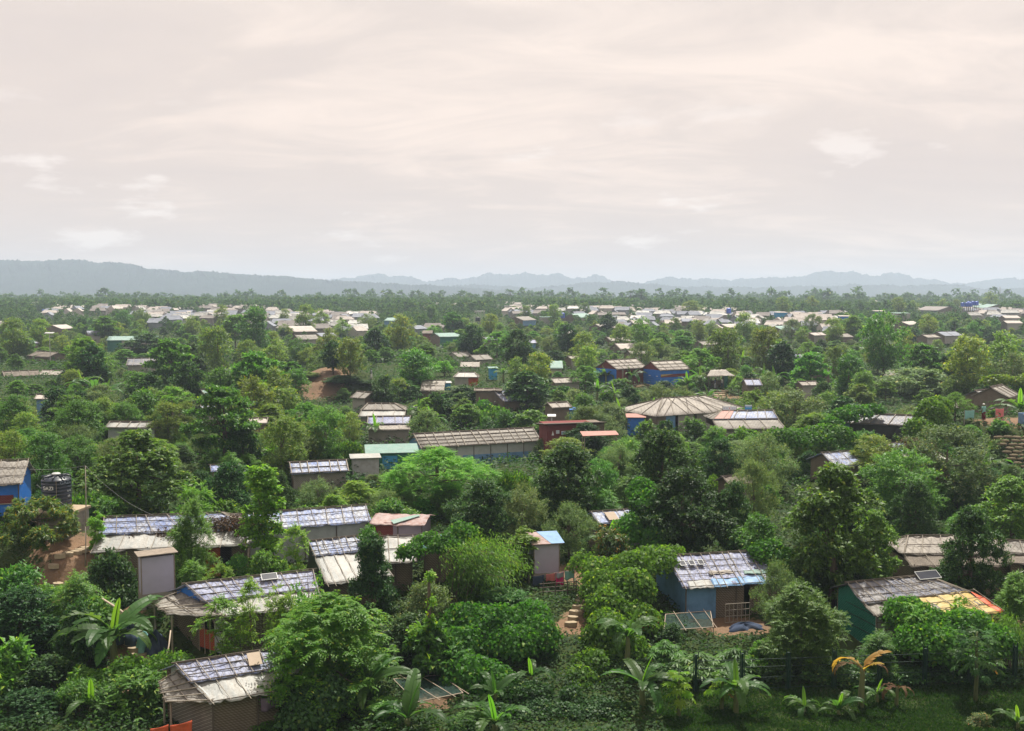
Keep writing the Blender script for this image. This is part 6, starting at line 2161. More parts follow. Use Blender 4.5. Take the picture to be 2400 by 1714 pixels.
rk.location.z = float(zt(rk.location.x, rk.location.y))
for z_ in (0.25, 0.5, 0.72):
    pole("rail", rk, (-1.1, 0, z_), (1.1, 0.05, z_ + 0.06), 0.03, 'bamboo_dark')
for x_ in (-0.9, -0.2, 0.5, 1.0):
    pole("post", rk, (x_, 0.04, -0.3), (x_, 0.04, 0.85), 0.035, 'bamboo_dark')
tag(rk, 'low bamboo rail fence under the clothes line', 'fence')
# red cloths and hangings elsewhere
for px_, py_, d_, w_, dr_, m, lb in ((2343, 958, 94, 0.45, 1.1, 'cloth_rose', 'rose cloth hung on the earth road by the brown house'), (1752, 905, 142, 0.45, 0.8, 'cloth_red', 'red cloth hung at the violet roofed hut'), (2272, 962, 93, 0.5, 0.8, 'cloth_teal', 'pale teal cloth hung before the brown house'),
                                     (1725, 1440, 51.2, 0.5, 0.6, 'plastic_red', 'orange rag on the netting rack below the blue wall')):
    a = at_d(px_, py_, d_)
    if 'rag' in lb:
        a = at_d(1521, 1450, 49.5)
    b = a + Vector((w_, 0.1, 0.02))
    a2 = a - Vector((w_, 0.1, 0))
    g = float(zt(a.x, a.y))
    lh = empty('clothes_line', (a.x, a.y, g))
    for q in (a2, b):
        pole("post", lh, (q.x - a.x, q.y - a.y, -0.3), (q.x - a.x, q.y - a.y, max(q.z - g, 0.8) + 0.08), 0.03, 'bamboo')
    pole("line", lh, (a2.x - a.x, a2.y - a.y, max(a2.z - g, 0.8)), (b.x - a.x, b.y - a.y, max(b.z - g, 0.8)), 0.012, 'bamboo')
    tag(lh, 'short line carrying the ' + lb.split(' hung')[0].split(' on the')[0] + (' near the road' if px_ == 2343 else ''), 'clothes line')
    zt2 = max(a.z, g + 0.8)
    tag(hang_cloth('hanging_cloth', None, Vector((a2.x, a2.y - 0.03, zt2)), Vector((b.x, b.y - 0.03, zt2)), min(dr_, zt2 - g - 0.05), m, int(px_), fold=0.04), lb, 'cloth')


# bamboo frames with netting
def net_frame(c4, h, label, ncross, posts=True, seed=1):
    """four picture corners with distances -> tilted bamboo frame carrying a net"""
    rnd_ = random.Random(seed)
    P4 = [at_d(*q) for q in c4]
    ctr = sum(P4, Vector()) / 4
    g = float(zt(ctr.x, ctr.y))
    rt = empty('net_frame', (ctr.x, ctr.y, g))
    L4 = [q - Vector(rt.location) for q in P4]
    for i in range(4):
        pole("bamboo_pole", rt, L4[i], L4[(i + 1) % 4], 0.022, 'ply')
        if posts:
            pole("post", rt, (L4[i].x, L4[i].y, -0.5), L4[i], 0.03, 'bamboo')
    for i in range(ncross):
        t = (i + 0.6) / ncross
        a_ = L4[0].lerp(L4[1], t)
        b_ = L4[3].lerp(L4[2], min(1.05, t + 0.22))
        pole("bamboo_pole", rt, a_ + (a_ - b_) * 0.12 + Vector((0, 0, 0.03)), b_ + (b_ - a_) * 0.12 + Vector((0, 0, 0.03)), 0.018, 'ply')
    nb_ = MB()
    nn = 34
    for i in range(nn + 1):
        t = i / nn
        for A, B in (((L4[0].lerp(L4[1], t)), (L4[3].lerp(L4[2], t))), ((L4[0].lerp(L4[3], t)), (L4[1].lerp(L4[2], t)))):
            mid_ = A.lerp(B, 0.5) - Vector((0, 0, 0.12 * math.sin(t * math.pi) + 0.02 * rnd_.random()))
            nb_.tube([A, A.lerp(mid_, 0.5) - Vector((0, 0, 0.04)), mid_, B.lerp(mid_, 0.5) - Vector((0, 0, 0.04)), B], 0.006, 3, cap=False)
    nb_.build("net", M['net'], rt)
    tag(rt, label, 'net frame')


net_frame([(922, 1592, 44.2), (1042, 1581, 45.2), (1085, 1624, 42.2), (975, 1646, 41.6)], 1, 'bamboo frame with dark net stretched over it at the foot of the bare trunk', 3, seed=3)
net_frame([(1560, 1440, 50.8), (1665, 1432, 51.4), (1672, 1470, 49.6), (1556, 1478, 49.2)], 1, 'bamboo rack with green net below the blue sheet wall', 3, seed=4)

# green fence by the lawn
FE0, FE1 = at_d(1630, 1660, 43.6), at_d(2480, 1640, 44.6)
fn = empty('wire_fence', (FE0.x, FE0.y, 0.0), math.atan2(FE1.y - FE0.y, FE1.x - FE0.x))
FL = (FE1 - FE0).length
npost = 9
for i in range(npost):
    x = FL * i / (npost - 1)
    zg = float(zt(FE0.x + (FE1.x - FE0.x) * i / (npost - 1), FE0.y + (FE1.y - FE0.y) * i / (npost - 1)))
    pp = MB().box(x - 0.05, x + 0.05, -0.04, 0.04, zg - 0.4, zg + 1.8).build("post", M['metal_green'], fn)
    MB().box(x + 0.085, x + 0.115, -0.02, 0.02, zg - 0.3, zg + 1.95).build("side_bar", M['metal_green'], fn)
    MB().box(x - 0.115, x - 0.085, -0.02, 0.02, zg - 0.3, zg + 1.95).build("side_bar", M['metal_green'], fn)
for z_ in (0.25, 0.75, 1.25, 1.6):
    pole("rail", fn, (0, 0, z_ + 0.05), (FL, 0, z_ + 0.25), 0.013, 'metal_green')
tag(fn, 'dark green metal fence along the mown strip, grown over with creeper', 'fence')

# sandbag bank at the frame edge
sb = MB()
rn = random.Random(4)
bagm = None
bk = empty('sandbag_bank', (SLOPE.x - 0.5, SLOPE.y - 1.5, float(zt(SLOPE.x - 0.5, SLOPE.y - 1.5))), 0)
_bag = MB()
for j in range(7):
    el = -math.pi / 2 + math.pi * j / 6
    for i in range(10):
        a = 6.283 * i / 10
        _bag.v.append((0.42 * math.copysign(abs(math.cos(a)) ** 0.6, math.cos(a)) * math.cos(el) ** 0.5, 0.22 * math.copysign(abs(math.sin(a)) ** 0.7, math.sin(a)) * math.cos(el) ** 0.5, 0.11 * math.sin(el)))
for j in range(6):
    for i in range(10):
        _bag.f.append((j * 10 + i, j * 10 + (i + 1) % 10, (j + 1) * 10 + (i + 1) % 10, (j + 1) * 10 + i))
        _bag.m.append(0)
bagm = _bag.mesh("sandbag", True)
bagm.materials.append(M['sack'])
for row in range(13):
    for col in range(8):
        o = mkobj("sandbag", bagm, bk)
        x = -3.0 + col * 0.85 + (row % 2) * 0.42 + rn.uniform(-0.06, 0.06) + row * 0.03
        y = -2.0 - row * 0.34 + rn.uniform(-0.05, 0.05)
        o.location = (x, y, 0.35 - row * 0.28 + rn.uniform(-0.03, 0.03))
        o.rotation_euler = (rn.uniform(-0.1, 0.1), rn.uniform(-0.08, 0.08), rn.uniform(-0.15, 0.15))
        o.scale = (1, 1.2, 1.2)
tag(bk, 'terraced bank of weathered sandbags below the earth road', 'sandbag bank')
PROT.append((2345, 990, 2400, 1090, 86))
p = at_d(2400, 985, 92)
bx = empty('blue_bin', (p.x + 0.3, p.y, float(zt(p.x + 0.3, p.y))))
MB().box(-0.6, 0.6, -0.5, 0.5, 0, 0.05).box(-0.6, -0.55, -0.5, 0.5, 0.05, 1.0).box(0.55, 0.6, -0.5, 0.5, 0.05, 1.0).box(-0.55, 0.55, -0.5, -0.45, 0.05, 1.0).box(-0.55, 0.55, 0.45, 0.5, 0.05, 1.0).build("bin_body", M['plastic_steel'], bx)
MB().box(-0.65, 0.65, -0.55, -0.5, 0.9, 1.0).box(-0.65, 0.65, 0.5, 0.55, 0.9, 1.0).build("rim", M['metal'], bx)
tag(bx, 'open blue bin at the frame edge on the earth road', 'bin')


# ---------------------------------------------------------------- people
def person(px, pyfoot, d, heading, shirt, lower, label, hgt=1.66, sit=False, cap=None):
    p = at_d(px, pyfoot, d)
    g = float(zt(p.x, p.y))
    rt = empty('person', (p.x, p.y, g), heading)
    k_ = hgt / 1.7
    me = bpy.data.meshes.new("body")
    V = [(0, 0, 0.95), (0, 0.01, 1.12), (0, 0.0, 1.32), (0, 0.01, 1.45), (0, 0.02, 1.53), (0, 0.03, 1.62), (0, 0.02, 1.70)]
    E = [(0, 1), (1, 2), (2, 3), (3, 4), (4, 5), (5, 6)]
    Rr = [0.14, 0.12, 0.145, 0.075, 0.055, 0.092, 0.07]
    for sx in (-1, 1):
        o = len(V)
        V += [(sx * 0.17, 0, 1.40), (sx * 0.22, -0.03, 1.13), (sx * 0.2, 0.10, 0.92), (sx * 0.19, 0.15, 0.84)]
        E += [(2, o), (o, o + 1), (o + 1, o + 2), (o + 2, o + 3)]
        Rr += [0.06, 0.045, 0.035, 0.03]
        o = len(V)
        st = 0.10 * sx
        V += [(sx * 0.09, 0, 0.86), (sx * 0.1, 0.04 + st, 0.48), (sx * 0.1, st, 0.09), (sx * 0.11, 0.14 + st, 0.04)]
        E += [(0, o), (o, o + 1), (o + 1, o + 2), (o + 2, o + 3)]
        Rr += [0.09, 0.062, 0.042, 0.032]
    me.from_pydata([tuple(c_ * k_ for c_ in v_) for v_ in V], E, [])
    bo = mkobj("body", me, rt, M['skin'])
    sk = bo.modifiers.new("skin", 'SKIN')
    for i, sv_ in enumerate(me.skin_vertices[0].data):
        sv_.radius = (Rr[i] * k_, Rr[i] * k_)
        sv_.use_root = (i == 0)
    bo.modifiers.new("sub", 'SUBSURF').render_levels = 1
    # shirt with sleeves and a wrapped sarong
    t = MB()
    t.lathe([(0.075, 1.47), (0.15, 1.43), (0.185, 1.33), (0.165, 1.12), (0.175, 0.92), (0.18, 0.82)], 14)
    for sx in (-1, 1):
        t.tube([(sx * 0.13, 0, 1.40), (sx * 0.20, -0.01, 1.33), (sx * 0.235, -0.03, 1.14)], [0.075, 0.072, 0.068], 8)
    o = t.build("shirt", M[shirt], rt, True)
    o.scale = (k_, k_ * 0.85, k_)
    o = MB().lathe([(0.165, 0.93), (0.185, 0.75), (0.19, 0.4), (0.2, 0.14)], 14).build("sarong", M[lower], rt, True)
    o.scale = (k_, k_ * 0.95, k_)
    h_ = MB().lathe([(0.0, 1.745), (0.06, 1.74), (0.10, 1.69), (0.106, 1.63), (0.098, 1.60)], 14).build("cap" if cap else "hair", M[cap or 'hair'], rt, True)
    h_.scale = (k_, k_, k_)
    h_.location = (0, 0.015, 0.0)
    tag(rt, label, 'person')
    q = proj((p.x, p.y, g + hgt))
    PROT.append((px - 10, q[1], px + 10, q[1] + (hgt * 0.6) * F / d, d))


person(2107, 1036, 86, R(-60), 'cloth_white', 'cloth_grey', 'person in a white shirt standing before the black plastic wall')
person(2305, 985, 93.5, R(20), 'cloth_teal', 'cloth_maroon', 'person in a white cap and maroon wrap beside the brown house', cap='cloth_white')
person(2296, 878, 128, R(180), 'cloth_red', 'cloth_navy', 'person in a red top on the slope among the trees')
person(870, 880, 150, R(90), 'cloth_grey', 'cloth_white', 'person in a grey shirt on the path right of the red soil mound')
person(1676, 908, 151, R(30), 'cloth_navy', 'cloth_grey', 'person in a dark shirt standing inside the open kiosk', 1.6)
person(1692, 908, 151.5, R(-100), 'cloth_white', 'cloth_navy', 'person in a white shirt standing inside the open kiosk', 1.6)

# ---------------------------------------------------------------- named near plants
random.seed(21)
P = plant_px
NEAR = [
    # key, px, top, width px, distance, label
    ('mango', 85, 1165, 190, 55.2, 'mango tree with bronze young leaves below the black water tank'),
    ('broadleaf', 320, 1012, 235, 66, 'large broad-leaved tree behind the debris-strewn roof'),
    ('slim', 612, 1093, 100, 55.5, 'slender vine-hung tree rising before the faded blue roof'),
    ('cassia_green', 445, 1172, 120, 53.5, 'slim feathery tree before the debris-strewn roof'),
    ('slim', 224, 1200, 42, 55.5, 'small leafy column beside the debris-strewn roof corner'),
    ('shrub_bright', 690, 1228, 85, 53.5, 'bright leafy shrub between the faded blue roofs'),
    ('jackfruit', 540, 1085, 130, 66, 'dark round tree behind the slender vine-hung tree'),
    ('shrub_fern', 462, 1130, 85, 62, 'pale feathery shrub behind the debris-strewn roof'),
    ('sapling', 515, 1398, 115, 44.8, 'small bright feathery tree before the lattice wall'),
    ('sapling', 588, 1355, 88, 45.4, 'thin feathery sapling before the blue-violet roof, left one'),
    ('sapling', 655, 1372, 80, 45.2, 'narrow leafy sapling before the blue-violet roof, right one'),
    ('sapling_dark', 722, 1342, 85, 47.0, 'drooping sapling with reddish tips at the blue-violet roof end'),
    ('cassia', 770, 1405, 335, 42.6, 'large yellow-green feathery cassia tree beside the lowest shelter'),
    ('shrub_mid', 40, 1325, 150, 50.5, 'leafy shrub under the mango tree at the frame edge'),
    ('shrub_fern', 175, 1345, 150, 48.5, 'feathery shrub below the stepping stones'),
    ('jackfruit', 50, 1380, 210, 47.0, 'dark bushy tree at the frame edge below the stepping stones'),
    ('shrub_dark', 190, 1405, 130, 46.6, 'dark shrub behind the big banana plant'),
    ('shrub_big', 35, 1495, 135, 43.4, 'large-leaved shrub at the lower frame edge'),
    ('shrub_dark', 110, 1540, 190, 43.4, 'dark shrub below the big banana plant'),
    ('bamboo_tuft', 165, 1590, 160, 41.8, 'low bamboo tuft in the shade at the lower frame edge'),
    ('shrub_mid', 320, 1575, 175, 41.8, 'leafy green shrub against the porch of the lowest shelter'),
    ('shrub_dark', 60, 1620, 190, 41.4, 'dark shrub in the lowest corner of the slope'),
    ('shrub_dark', 260, 1290, 150, 51.6, 'dark shrub left of the tall lavender latrine'),
    ('shrub_fern', 448, 1315, 85, 51.5, 'rounded feathery shrub right of the tall lavender latrine'),
    ('shrub_fern', 515, 1322, 80, 50.8, 'second rounded feathery shrub behind the blue-violet roof'),
    ('shrub_big', 618, 1290, 80, 52.5, 'large-leaved plant at the end of the debris-strewn shelter'),
    ('shrub_mid', 560, 1298, 70, 53.0, 'leafy shrub under the thatched end of the long shelter'),
    ('rain_tree', 1025, 1050, 265, 72, 'spreading bright rain tree before the long grey hall'),
    ('jackfruit', 1130, 1125, 165, 62, 'dense dark jackfruit tree above the arching bamboo'),
    ('tamarind', 1225, 1135, 140, 64, 'grey-green fine-leaved tree behind the dark jackfruit'),
    ('tamarind', 1335, 1180, 130, 61, 'grey-green twiggy tree behind the second latrine'),
    ('conical', 872, 1256, 125, 50.5, 'dark cone-shaped tree before the white sheet roofs'),
    ('slim', 1222, 1235, 85, 57.0, 'dark creeper-clad tree left of the second latrine'),
    ('shrub_red', 1432, 1238, 115, 57.0, 'dark shrub with reddish tips right of the second latrine'),
    ('jackfruit', 1600, 1100, 215, 59.5, 'big dark tree above the patched blue-grey roof'),
    ('jackfruit', 1720, 1130, 100, 61.0, 'dark tree right of the big dark tree'),
    ('tamarind', 1770, 1080, 120, 66, 'grey-green tree left of the tall broad-leaved tree'),
    ('shrub_big', 1775, 1205, 110, 56.5, 'pale large-leaved shrub left of the tall broad-leaved tree'),
    ('broadleaf', 1955, 1092, 235, 53.0, 'tall broad-leaved tree above the yellow-awning shelter'),
    ('broadleaf', 2050, 1200, 120, 54.5, 'smaller broad-leaved tree beside the brown matting awning'),
    ('cassia_green', 1885, 1372, 205, 46.0, 'rounded feathery cassia tree in front of the green tin wall'),
    ('jackfruit', 2275, 1192, 155, 52.8, 'round dark tree between the two brown-walled shelters'),
    ('tamarind', 2225, 1000, 250, 74, 'wide grey-green tree below the sandbag bank'),
    ('acacia_green', 2120, 1055, 180, 69, 'upright green tree beside the wide grey-green tree'),
    ('tamarind', 1822, 1318, 125, 49.5, 'grey-green shrubby tree at the end of the patched roof'),
    ('shrub_bright', 2135, 1412, 105, 46.6, 'bright shrub against the grey tin wall'),
    ('shrub_mid', 2240, 1445, 125, 46.3, 'leafy shrub under the yellow awning'),
    ('cassia_green', 2385, 1345, 110, 49.0, 'feathery tree at the frame edge beside the red awning end'),
    ('bamboo_tuft', 2380, 1440, 110, 46.0, 'long-leaved tuft at the frame edge below the red awning end'),
    ('shrub_fern', 2060, 1480, 120, 45.4, 'feathery shrub before the green tin wall corner'),
    ('shrub_mid', 1180, 1385, 160, 52.5, 'leafy shrub in the hollow under the arching bamboo'),
    ('shrub_grey', 1000, 1360, 150, 49.5, 'fine-leaved shrub right of the cone-shaped tree'),
    ('shrub_dark', 960, 1440, 170, 47.5, 'dark shrub in front of the cone-shaped tree'),
    ('shrub_mid', 1175, 1490, 130, 47.0, 'leafy shrub above the small banana in the hollow'),
    ('cassava', 1640, 1530, 130, 45.0, 'cassava plant with fingered leaves before the netting rack'),
    ('cassava', 1560, 1500, 90, 46.5, 'cassava plant below the orange rag'),
    ('cassava', 1725, 1520, 110, 45.5, 'cassava plant right of the netting rack'),
    ('shrub_bright', 1800, 1500, 110, 45.6, 'bright shrub left of the rounded feathery cassia'),
    ('cassava', 630, 1680, 120, 40.6, 'cassava plant before the lowest shelter wall'),
    ('shrub_red', 2300, 1672, 60, 40.4, 'small shrub with pale yellowish tips on the mown strip'),
    ('shrub_dark', 840, 1560, 130, 42.2, 'dark shrub right of the large cassia tree'),
    ('shrub_mid', 900, 1640, 130, 41.0, 'leafy shrub left of the netted bamboo frame'),
    ('cassia', 835, 1128, 115, 69, 'yellow-green feathery tree right of the pale grid roof'),
    ('tamarind', 745, 1122, 125, 70, 'grey-green bushy tree in front of the pale grid roof'),
    ('jackfruit', 655, 1108, 85, 67, 'small dark tree left of the pale grid roof'),
    ('tamarind', 905, 1150, 95, 67, 'grey-green bushy tree behind the rusty tin hut'),
    ('cassia_green', 945, 1130, 90, 71, 'deep green feathery tree left of the spreading rain tree'),
    ('jackfruit', 470, 1105, 95, 70, 'small dark tree right of the large broad-leaved tree'),
    ('cassia', 780, 1160, 80, 66, 'low yellow-green tree behind the faded blue roof'),
    ('shrub_dark', 1130, 1340, 120, 54, 'dark bush in the shade under the bamboo arch'),
    ('broadleaf', 2370, 1120, 150, 62, 'broad-leaved tree at the frame edge above the grey matting roof'),
    ('jackfruit', 2150, 1130, 110, 62, 'dark tree behind the patched pale roof'),
    ('shrub_dark', 1562, 985, 62, 107, 'dark shrub before the middle of the hip-roofed hall'),
    ('shrub_mid', 1622, 978, 66, 107, 'leafy shrub before the hip-roofed hall, left of its annex'),
    ('shrub_mid', 1515, 984, 50, 106, 'leafy shrub beside the blue booth'),
    ('shrub_bright', 1748, 1003, 100, 99, 'bright shrub hiding the wall of the orange and blue roofed shelter'),
    ('shrub_mid', 1680, 1000, 70, 99, 'leafy shrub at the hip end of the orange and blue roofed shelter'),
    ('shrub_mid', 2075, 1020, 60, 85, 'leafy shrub under the black plastic wall'),
    ('shrub_mid', 1455, 887, 55, 156, 'leafy shrub below the left hilltop blue hut'),
    ('shrub_dark', 1555, 893, 60, 156, 'dark shrub below the right hilltop blue hut'),
    ('shrub_bright', 1605, 888, 50, 156, 'bright shrub at the corner of the right hilltop blue hut'),
    ('shrub_mid', 310, 1012, 80, 94, 'leafy shrub below the ragged white roof'),
    ('shrub_bright', 1320, 905, 70, 140, 'bright shrub before the white-walled hut'),
    ('shrub_bright', 1105, 1690, 110, 40.4, 'bright low shrub at the bottom edge centre'),
]
for key, px_, tp, w_, d_, lb in NEAR:
    P(key, px_, tp, w_, d_, lb)
P('bamboo', 1075, 1262, 300, 52.0, 'arching feathery bamboo clump over the dark hollow', rz=0.15)


# creeper blankets over the hut and slope beside the patched roof
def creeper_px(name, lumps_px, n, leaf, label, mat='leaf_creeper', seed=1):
    """lumps given as (px, py, distance, radius x, radius y, radius z in metres)"""
    L_ = []
    for px_, py_, d_, a, b, c in lumps_px:
        p = at_d(px_, py_, d_)
        L_.append((p.x, p.y, p.z, a, b, c))
    L_ = np.array(L_)
    o_ = np.array([L_[:, 0].mean(), L_[:, 1].mean(), 0])
    o_[2] = float(zt(o_[0], o_[1]))
    L_[:, :3] -= o_
    me = quads_mesh(name, creeper_quads(seed, L_, n, leaf, 0.16))
    me.materials.append(M[mat])
    ob = mkobj(name, me)
    ob.location = o_
    tag(ob, label, 'creeper')
    return ob


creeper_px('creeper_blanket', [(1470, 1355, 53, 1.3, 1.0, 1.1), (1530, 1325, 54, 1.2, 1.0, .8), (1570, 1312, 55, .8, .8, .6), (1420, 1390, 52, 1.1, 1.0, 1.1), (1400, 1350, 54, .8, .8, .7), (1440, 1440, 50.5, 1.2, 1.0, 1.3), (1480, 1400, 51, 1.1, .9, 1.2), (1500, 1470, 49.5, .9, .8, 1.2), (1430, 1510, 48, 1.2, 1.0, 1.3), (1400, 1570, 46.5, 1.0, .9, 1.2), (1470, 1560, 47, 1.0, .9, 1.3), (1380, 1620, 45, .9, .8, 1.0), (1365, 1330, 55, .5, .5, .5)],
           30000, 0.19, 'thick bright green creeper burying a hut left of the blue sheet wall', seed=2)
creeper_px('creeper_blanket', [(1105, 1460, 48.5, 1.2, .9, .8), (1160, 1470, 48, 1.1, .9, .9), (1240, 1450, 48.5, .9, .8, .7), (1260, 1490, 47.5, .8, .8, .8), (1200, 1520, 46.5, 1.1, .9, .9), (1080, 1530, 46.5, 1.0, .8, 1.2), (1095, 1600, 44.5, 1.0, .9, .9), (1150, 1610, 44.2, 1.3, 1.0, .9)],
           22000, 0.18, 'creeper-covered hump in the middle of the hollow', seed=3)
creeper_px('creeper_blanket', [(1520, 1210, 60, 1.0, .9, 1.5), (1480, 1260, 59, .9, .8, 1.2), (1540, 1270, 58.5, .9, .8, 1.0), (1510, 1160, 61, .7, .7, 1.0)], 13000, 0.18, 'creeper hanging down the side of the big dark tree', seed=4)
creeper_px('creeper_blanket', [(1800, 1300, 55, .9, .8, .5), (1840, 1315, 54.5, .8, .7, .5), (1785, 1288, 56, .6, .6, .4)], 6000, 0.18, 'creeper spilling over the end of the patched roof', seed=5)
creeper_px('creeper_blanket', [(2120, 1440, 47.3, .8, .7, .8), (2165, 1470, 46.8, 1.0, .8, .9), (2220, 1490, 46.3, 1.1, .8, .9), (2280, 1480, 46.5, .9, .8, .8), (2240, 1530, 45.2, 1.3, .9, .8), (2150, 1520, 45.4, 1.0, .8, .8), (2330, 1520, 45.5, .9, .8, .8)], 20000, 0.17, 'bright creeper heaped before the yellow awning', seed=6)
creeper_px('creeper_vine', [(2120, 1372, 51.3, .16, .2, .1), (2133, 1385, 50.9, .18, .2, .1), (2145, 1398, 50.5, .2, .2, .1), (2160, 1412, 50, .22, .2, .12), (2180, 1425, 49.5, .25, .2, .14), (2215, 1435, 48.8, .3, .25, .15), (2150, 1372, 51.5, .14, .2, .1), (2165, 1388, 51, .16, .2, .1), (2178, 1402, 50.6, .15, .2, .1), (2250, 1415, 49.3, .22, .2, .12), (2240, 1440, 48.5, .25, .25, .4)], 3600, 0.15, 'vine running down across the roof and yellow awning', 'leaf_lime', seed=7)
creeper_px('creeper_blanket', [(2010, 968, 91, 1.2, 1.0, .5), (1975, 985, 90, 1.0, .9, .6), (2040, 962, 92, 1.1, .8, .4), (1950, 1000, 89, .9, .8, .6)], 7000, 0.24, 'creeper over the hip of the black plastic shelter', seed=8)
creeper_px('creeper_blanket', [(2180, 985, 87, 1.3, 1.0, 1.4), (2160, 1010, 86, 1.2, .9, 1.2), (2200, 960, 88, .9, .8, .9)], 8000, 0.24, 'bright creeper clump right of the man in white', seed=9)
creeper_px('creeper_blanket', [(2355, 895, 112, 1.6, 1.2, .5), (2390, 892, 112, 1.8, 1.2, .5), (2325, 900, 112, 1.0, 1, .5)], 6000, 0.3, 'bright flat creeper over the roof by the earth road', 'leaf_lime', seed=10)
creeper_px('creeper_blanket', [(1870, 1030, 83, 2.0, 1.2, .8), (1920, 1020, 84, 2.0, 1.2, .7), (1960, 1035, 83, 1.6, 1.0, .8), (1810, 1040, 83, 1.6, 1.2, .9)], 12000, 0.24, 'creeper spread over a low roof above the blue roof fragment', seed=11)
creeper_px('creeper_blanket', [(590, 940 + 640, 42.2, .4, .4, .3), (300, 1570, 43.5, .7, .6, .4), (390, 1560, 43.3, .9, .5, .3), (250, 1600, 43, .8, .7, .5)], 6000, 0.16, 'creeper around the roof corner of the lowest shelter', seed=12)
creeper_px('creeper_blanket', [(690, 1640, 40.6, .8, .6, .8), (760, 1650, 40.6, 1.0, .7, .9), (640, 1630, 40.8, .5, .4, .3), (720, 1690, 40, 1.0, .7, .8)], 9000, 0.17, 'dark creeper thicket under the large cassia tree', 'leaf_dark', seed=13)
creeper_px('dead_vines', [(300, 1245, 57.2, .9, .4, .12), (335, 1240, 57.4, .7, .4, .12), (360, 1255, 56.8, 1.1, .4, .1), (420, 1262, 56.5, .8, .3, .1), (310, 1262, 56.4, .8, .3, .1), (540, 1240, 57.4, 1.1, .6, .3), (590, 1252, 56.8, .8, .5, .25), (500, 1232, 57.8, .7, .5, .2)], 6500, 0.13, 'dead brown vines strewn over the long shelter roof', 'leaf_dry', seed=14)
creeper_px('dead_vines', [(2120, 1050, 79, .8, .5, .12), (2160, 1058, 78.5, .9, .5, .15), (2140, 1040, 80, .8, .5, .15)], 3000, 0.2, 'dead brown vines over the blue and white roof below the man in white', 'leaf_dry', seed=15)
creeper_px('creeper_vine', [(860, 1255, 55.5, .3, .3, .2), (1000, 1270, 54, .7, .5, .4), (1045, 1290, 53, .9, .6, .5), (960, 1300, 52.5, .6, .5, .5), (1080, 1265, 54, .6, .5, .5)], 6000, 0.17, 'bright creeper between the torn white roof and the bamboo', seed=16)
# hedge along the fence
for i in range(9):
    x = 1540 + i * 105
    P('hedge', x, 1548 + (i % 3) * 8 + (14 if i > 4 else 0), 175, 44.9 + 0.1 * (i % 2), 'dark creeper hedge section behind the green fence, %s from the left' % ('first', 'second', 'third', 'fourth', 'fifth', 'sixth', 'seventh', 'eighth', 'ninth')[i], 'hedge along the green fence', rz=0.05)
for i, (x, tp, w_, d_) in enumerate(((1290, 1600, 190, 42.6), (1380, 1640, 180, 41.8), (1220, 1640, 160, 41.6))):
    P('hedge', x, tp, w_, d_, 'dark creeper hedge bank at the bottom centre, %s part' % ('upper', 'right-hand', 'left-hand')[i], rz=0.1 * i)

# bare trunk with a vine
a, b = at_d(1007, 1572, 45.5), at_d(1006, 1338, 45.5)
bt_ = empty('bare_tree', (a.x, a.y, min(a.z, float(zt(a.x, a.y)))))
hh = b.z - bt_.location.z
tk = MB().tube([(0, 0, -0.4), (0.05, 0, hh * 0.3), (-0.02, 0.02, hh * 0.7), (0, 0, hh)], [0.13, 0.11, 0.09, 0.06], 8)
tk.tube([(0.04, 0, hh * 0.28), (-0.35, 0, hh * 0.36), (-0.6, 0.1, hh * 0.42)], [0.05, 0.04, 0.02], 6)
tk.build("trunk", M['bark'], bt_, True)
lp = [(0.03, 0, hh * 0.93, .2, .2, .35), (0.08, 0, hh * 0.7, .16, .16, .4), (-0.02, 0, hh * 0.5, .16, .16, .5), (-0.6, 0.1, hh * 0.42, .35, .3, .2), (0.2, 0, hh * 0.4, .25, .2, .3)]
me = quads_mesh("vine_leaves", crown_quads(77, lp, 150, 5, (0.17, 0.12), twig=0.15, droop=0.5, shell=0.5))
me.materials.append(M['leaf_lime'])
mkobj("vine_leaves", me, bt_)
tag(bt_, 'bare pale trunk with a climbing vine above the netted frame', 'tree')

# ---------------------------------------------------------------- banana plants
br = random.Random(3)
BAN = [
    (268, 1580, 45.6, 1.7, 2.8, 14, 'big banana plant with long arching leaves beside the earth stairs'),
    (215, 1700, 41.4, 0.5, 1.9, 6, 'banana plant at the bottom edge below the big banana'),
    (860, 1660, 42.0, 1.3, 2.0, 9, 'banana plant at the foot of the large cassia tree'),
    (955, 1714, 40.0, 0.5, 2.1, 5, 'banana plant at the bottom edge with an upright green leaf'),
    (1160, 1712, 39.6, 0.4, 2.0, 7, 'banana plant at the bottom edge with broad drooping leaves'),
    (1245, 1620, 44.0, 0.6, 1.4, 6, 'small banana plant in the middle of the hollow'),
    (1470, 1590, 46.0, 1.6, 2.0, 8, 'banana plant below the thick creeper, upper of the two'),
    (1505, 1690, 42.0, 1.3, 1.9, 10, 'banana plant below the thick creeper, lower of the two'),
    (1725, 1700, 41.6, 1.2, 1.7, 9, 'banana plant with torn leaves left of the withered one'),
    (1885, 1692, 41.6, 0.35, 1.15, 8, 'smallest banana plant left of the withered one'),
    (1965, 1700, 41.4, 0.3, 1.25, 7, 'low banana plant just below the withered one'),
    (2055, 1660, 42.6, 0.5, 1.1, 5, 'banana sucker right of the withered one'),
    (2385, 1712, 40.0, 0.3, 1.2, 6, 'banana plant at the lower right frame corner'),
    (1430, 1225, 62.0, 0.8, 2.4, 6, 'banana plant with one upright pale leaf above the half hidden roof'),
    (2310, 1030, 82.0, 1.4, 3.0, 7, 'banana plant with one tall upright leaf below the earth road'),
    (600, 1130, 68.0, 1.2, 2.2, 6, 'banana plant above the slender vine-hung tree'),
    (2390, 960, 100.0, 1.6, 3.2, 8, 'banana plant at the frame edge behind the blue bin'),
    (1160, 1670, 42.6, 0.5, 1.3, 6, 'small banana plant right of the netted frame'),
]
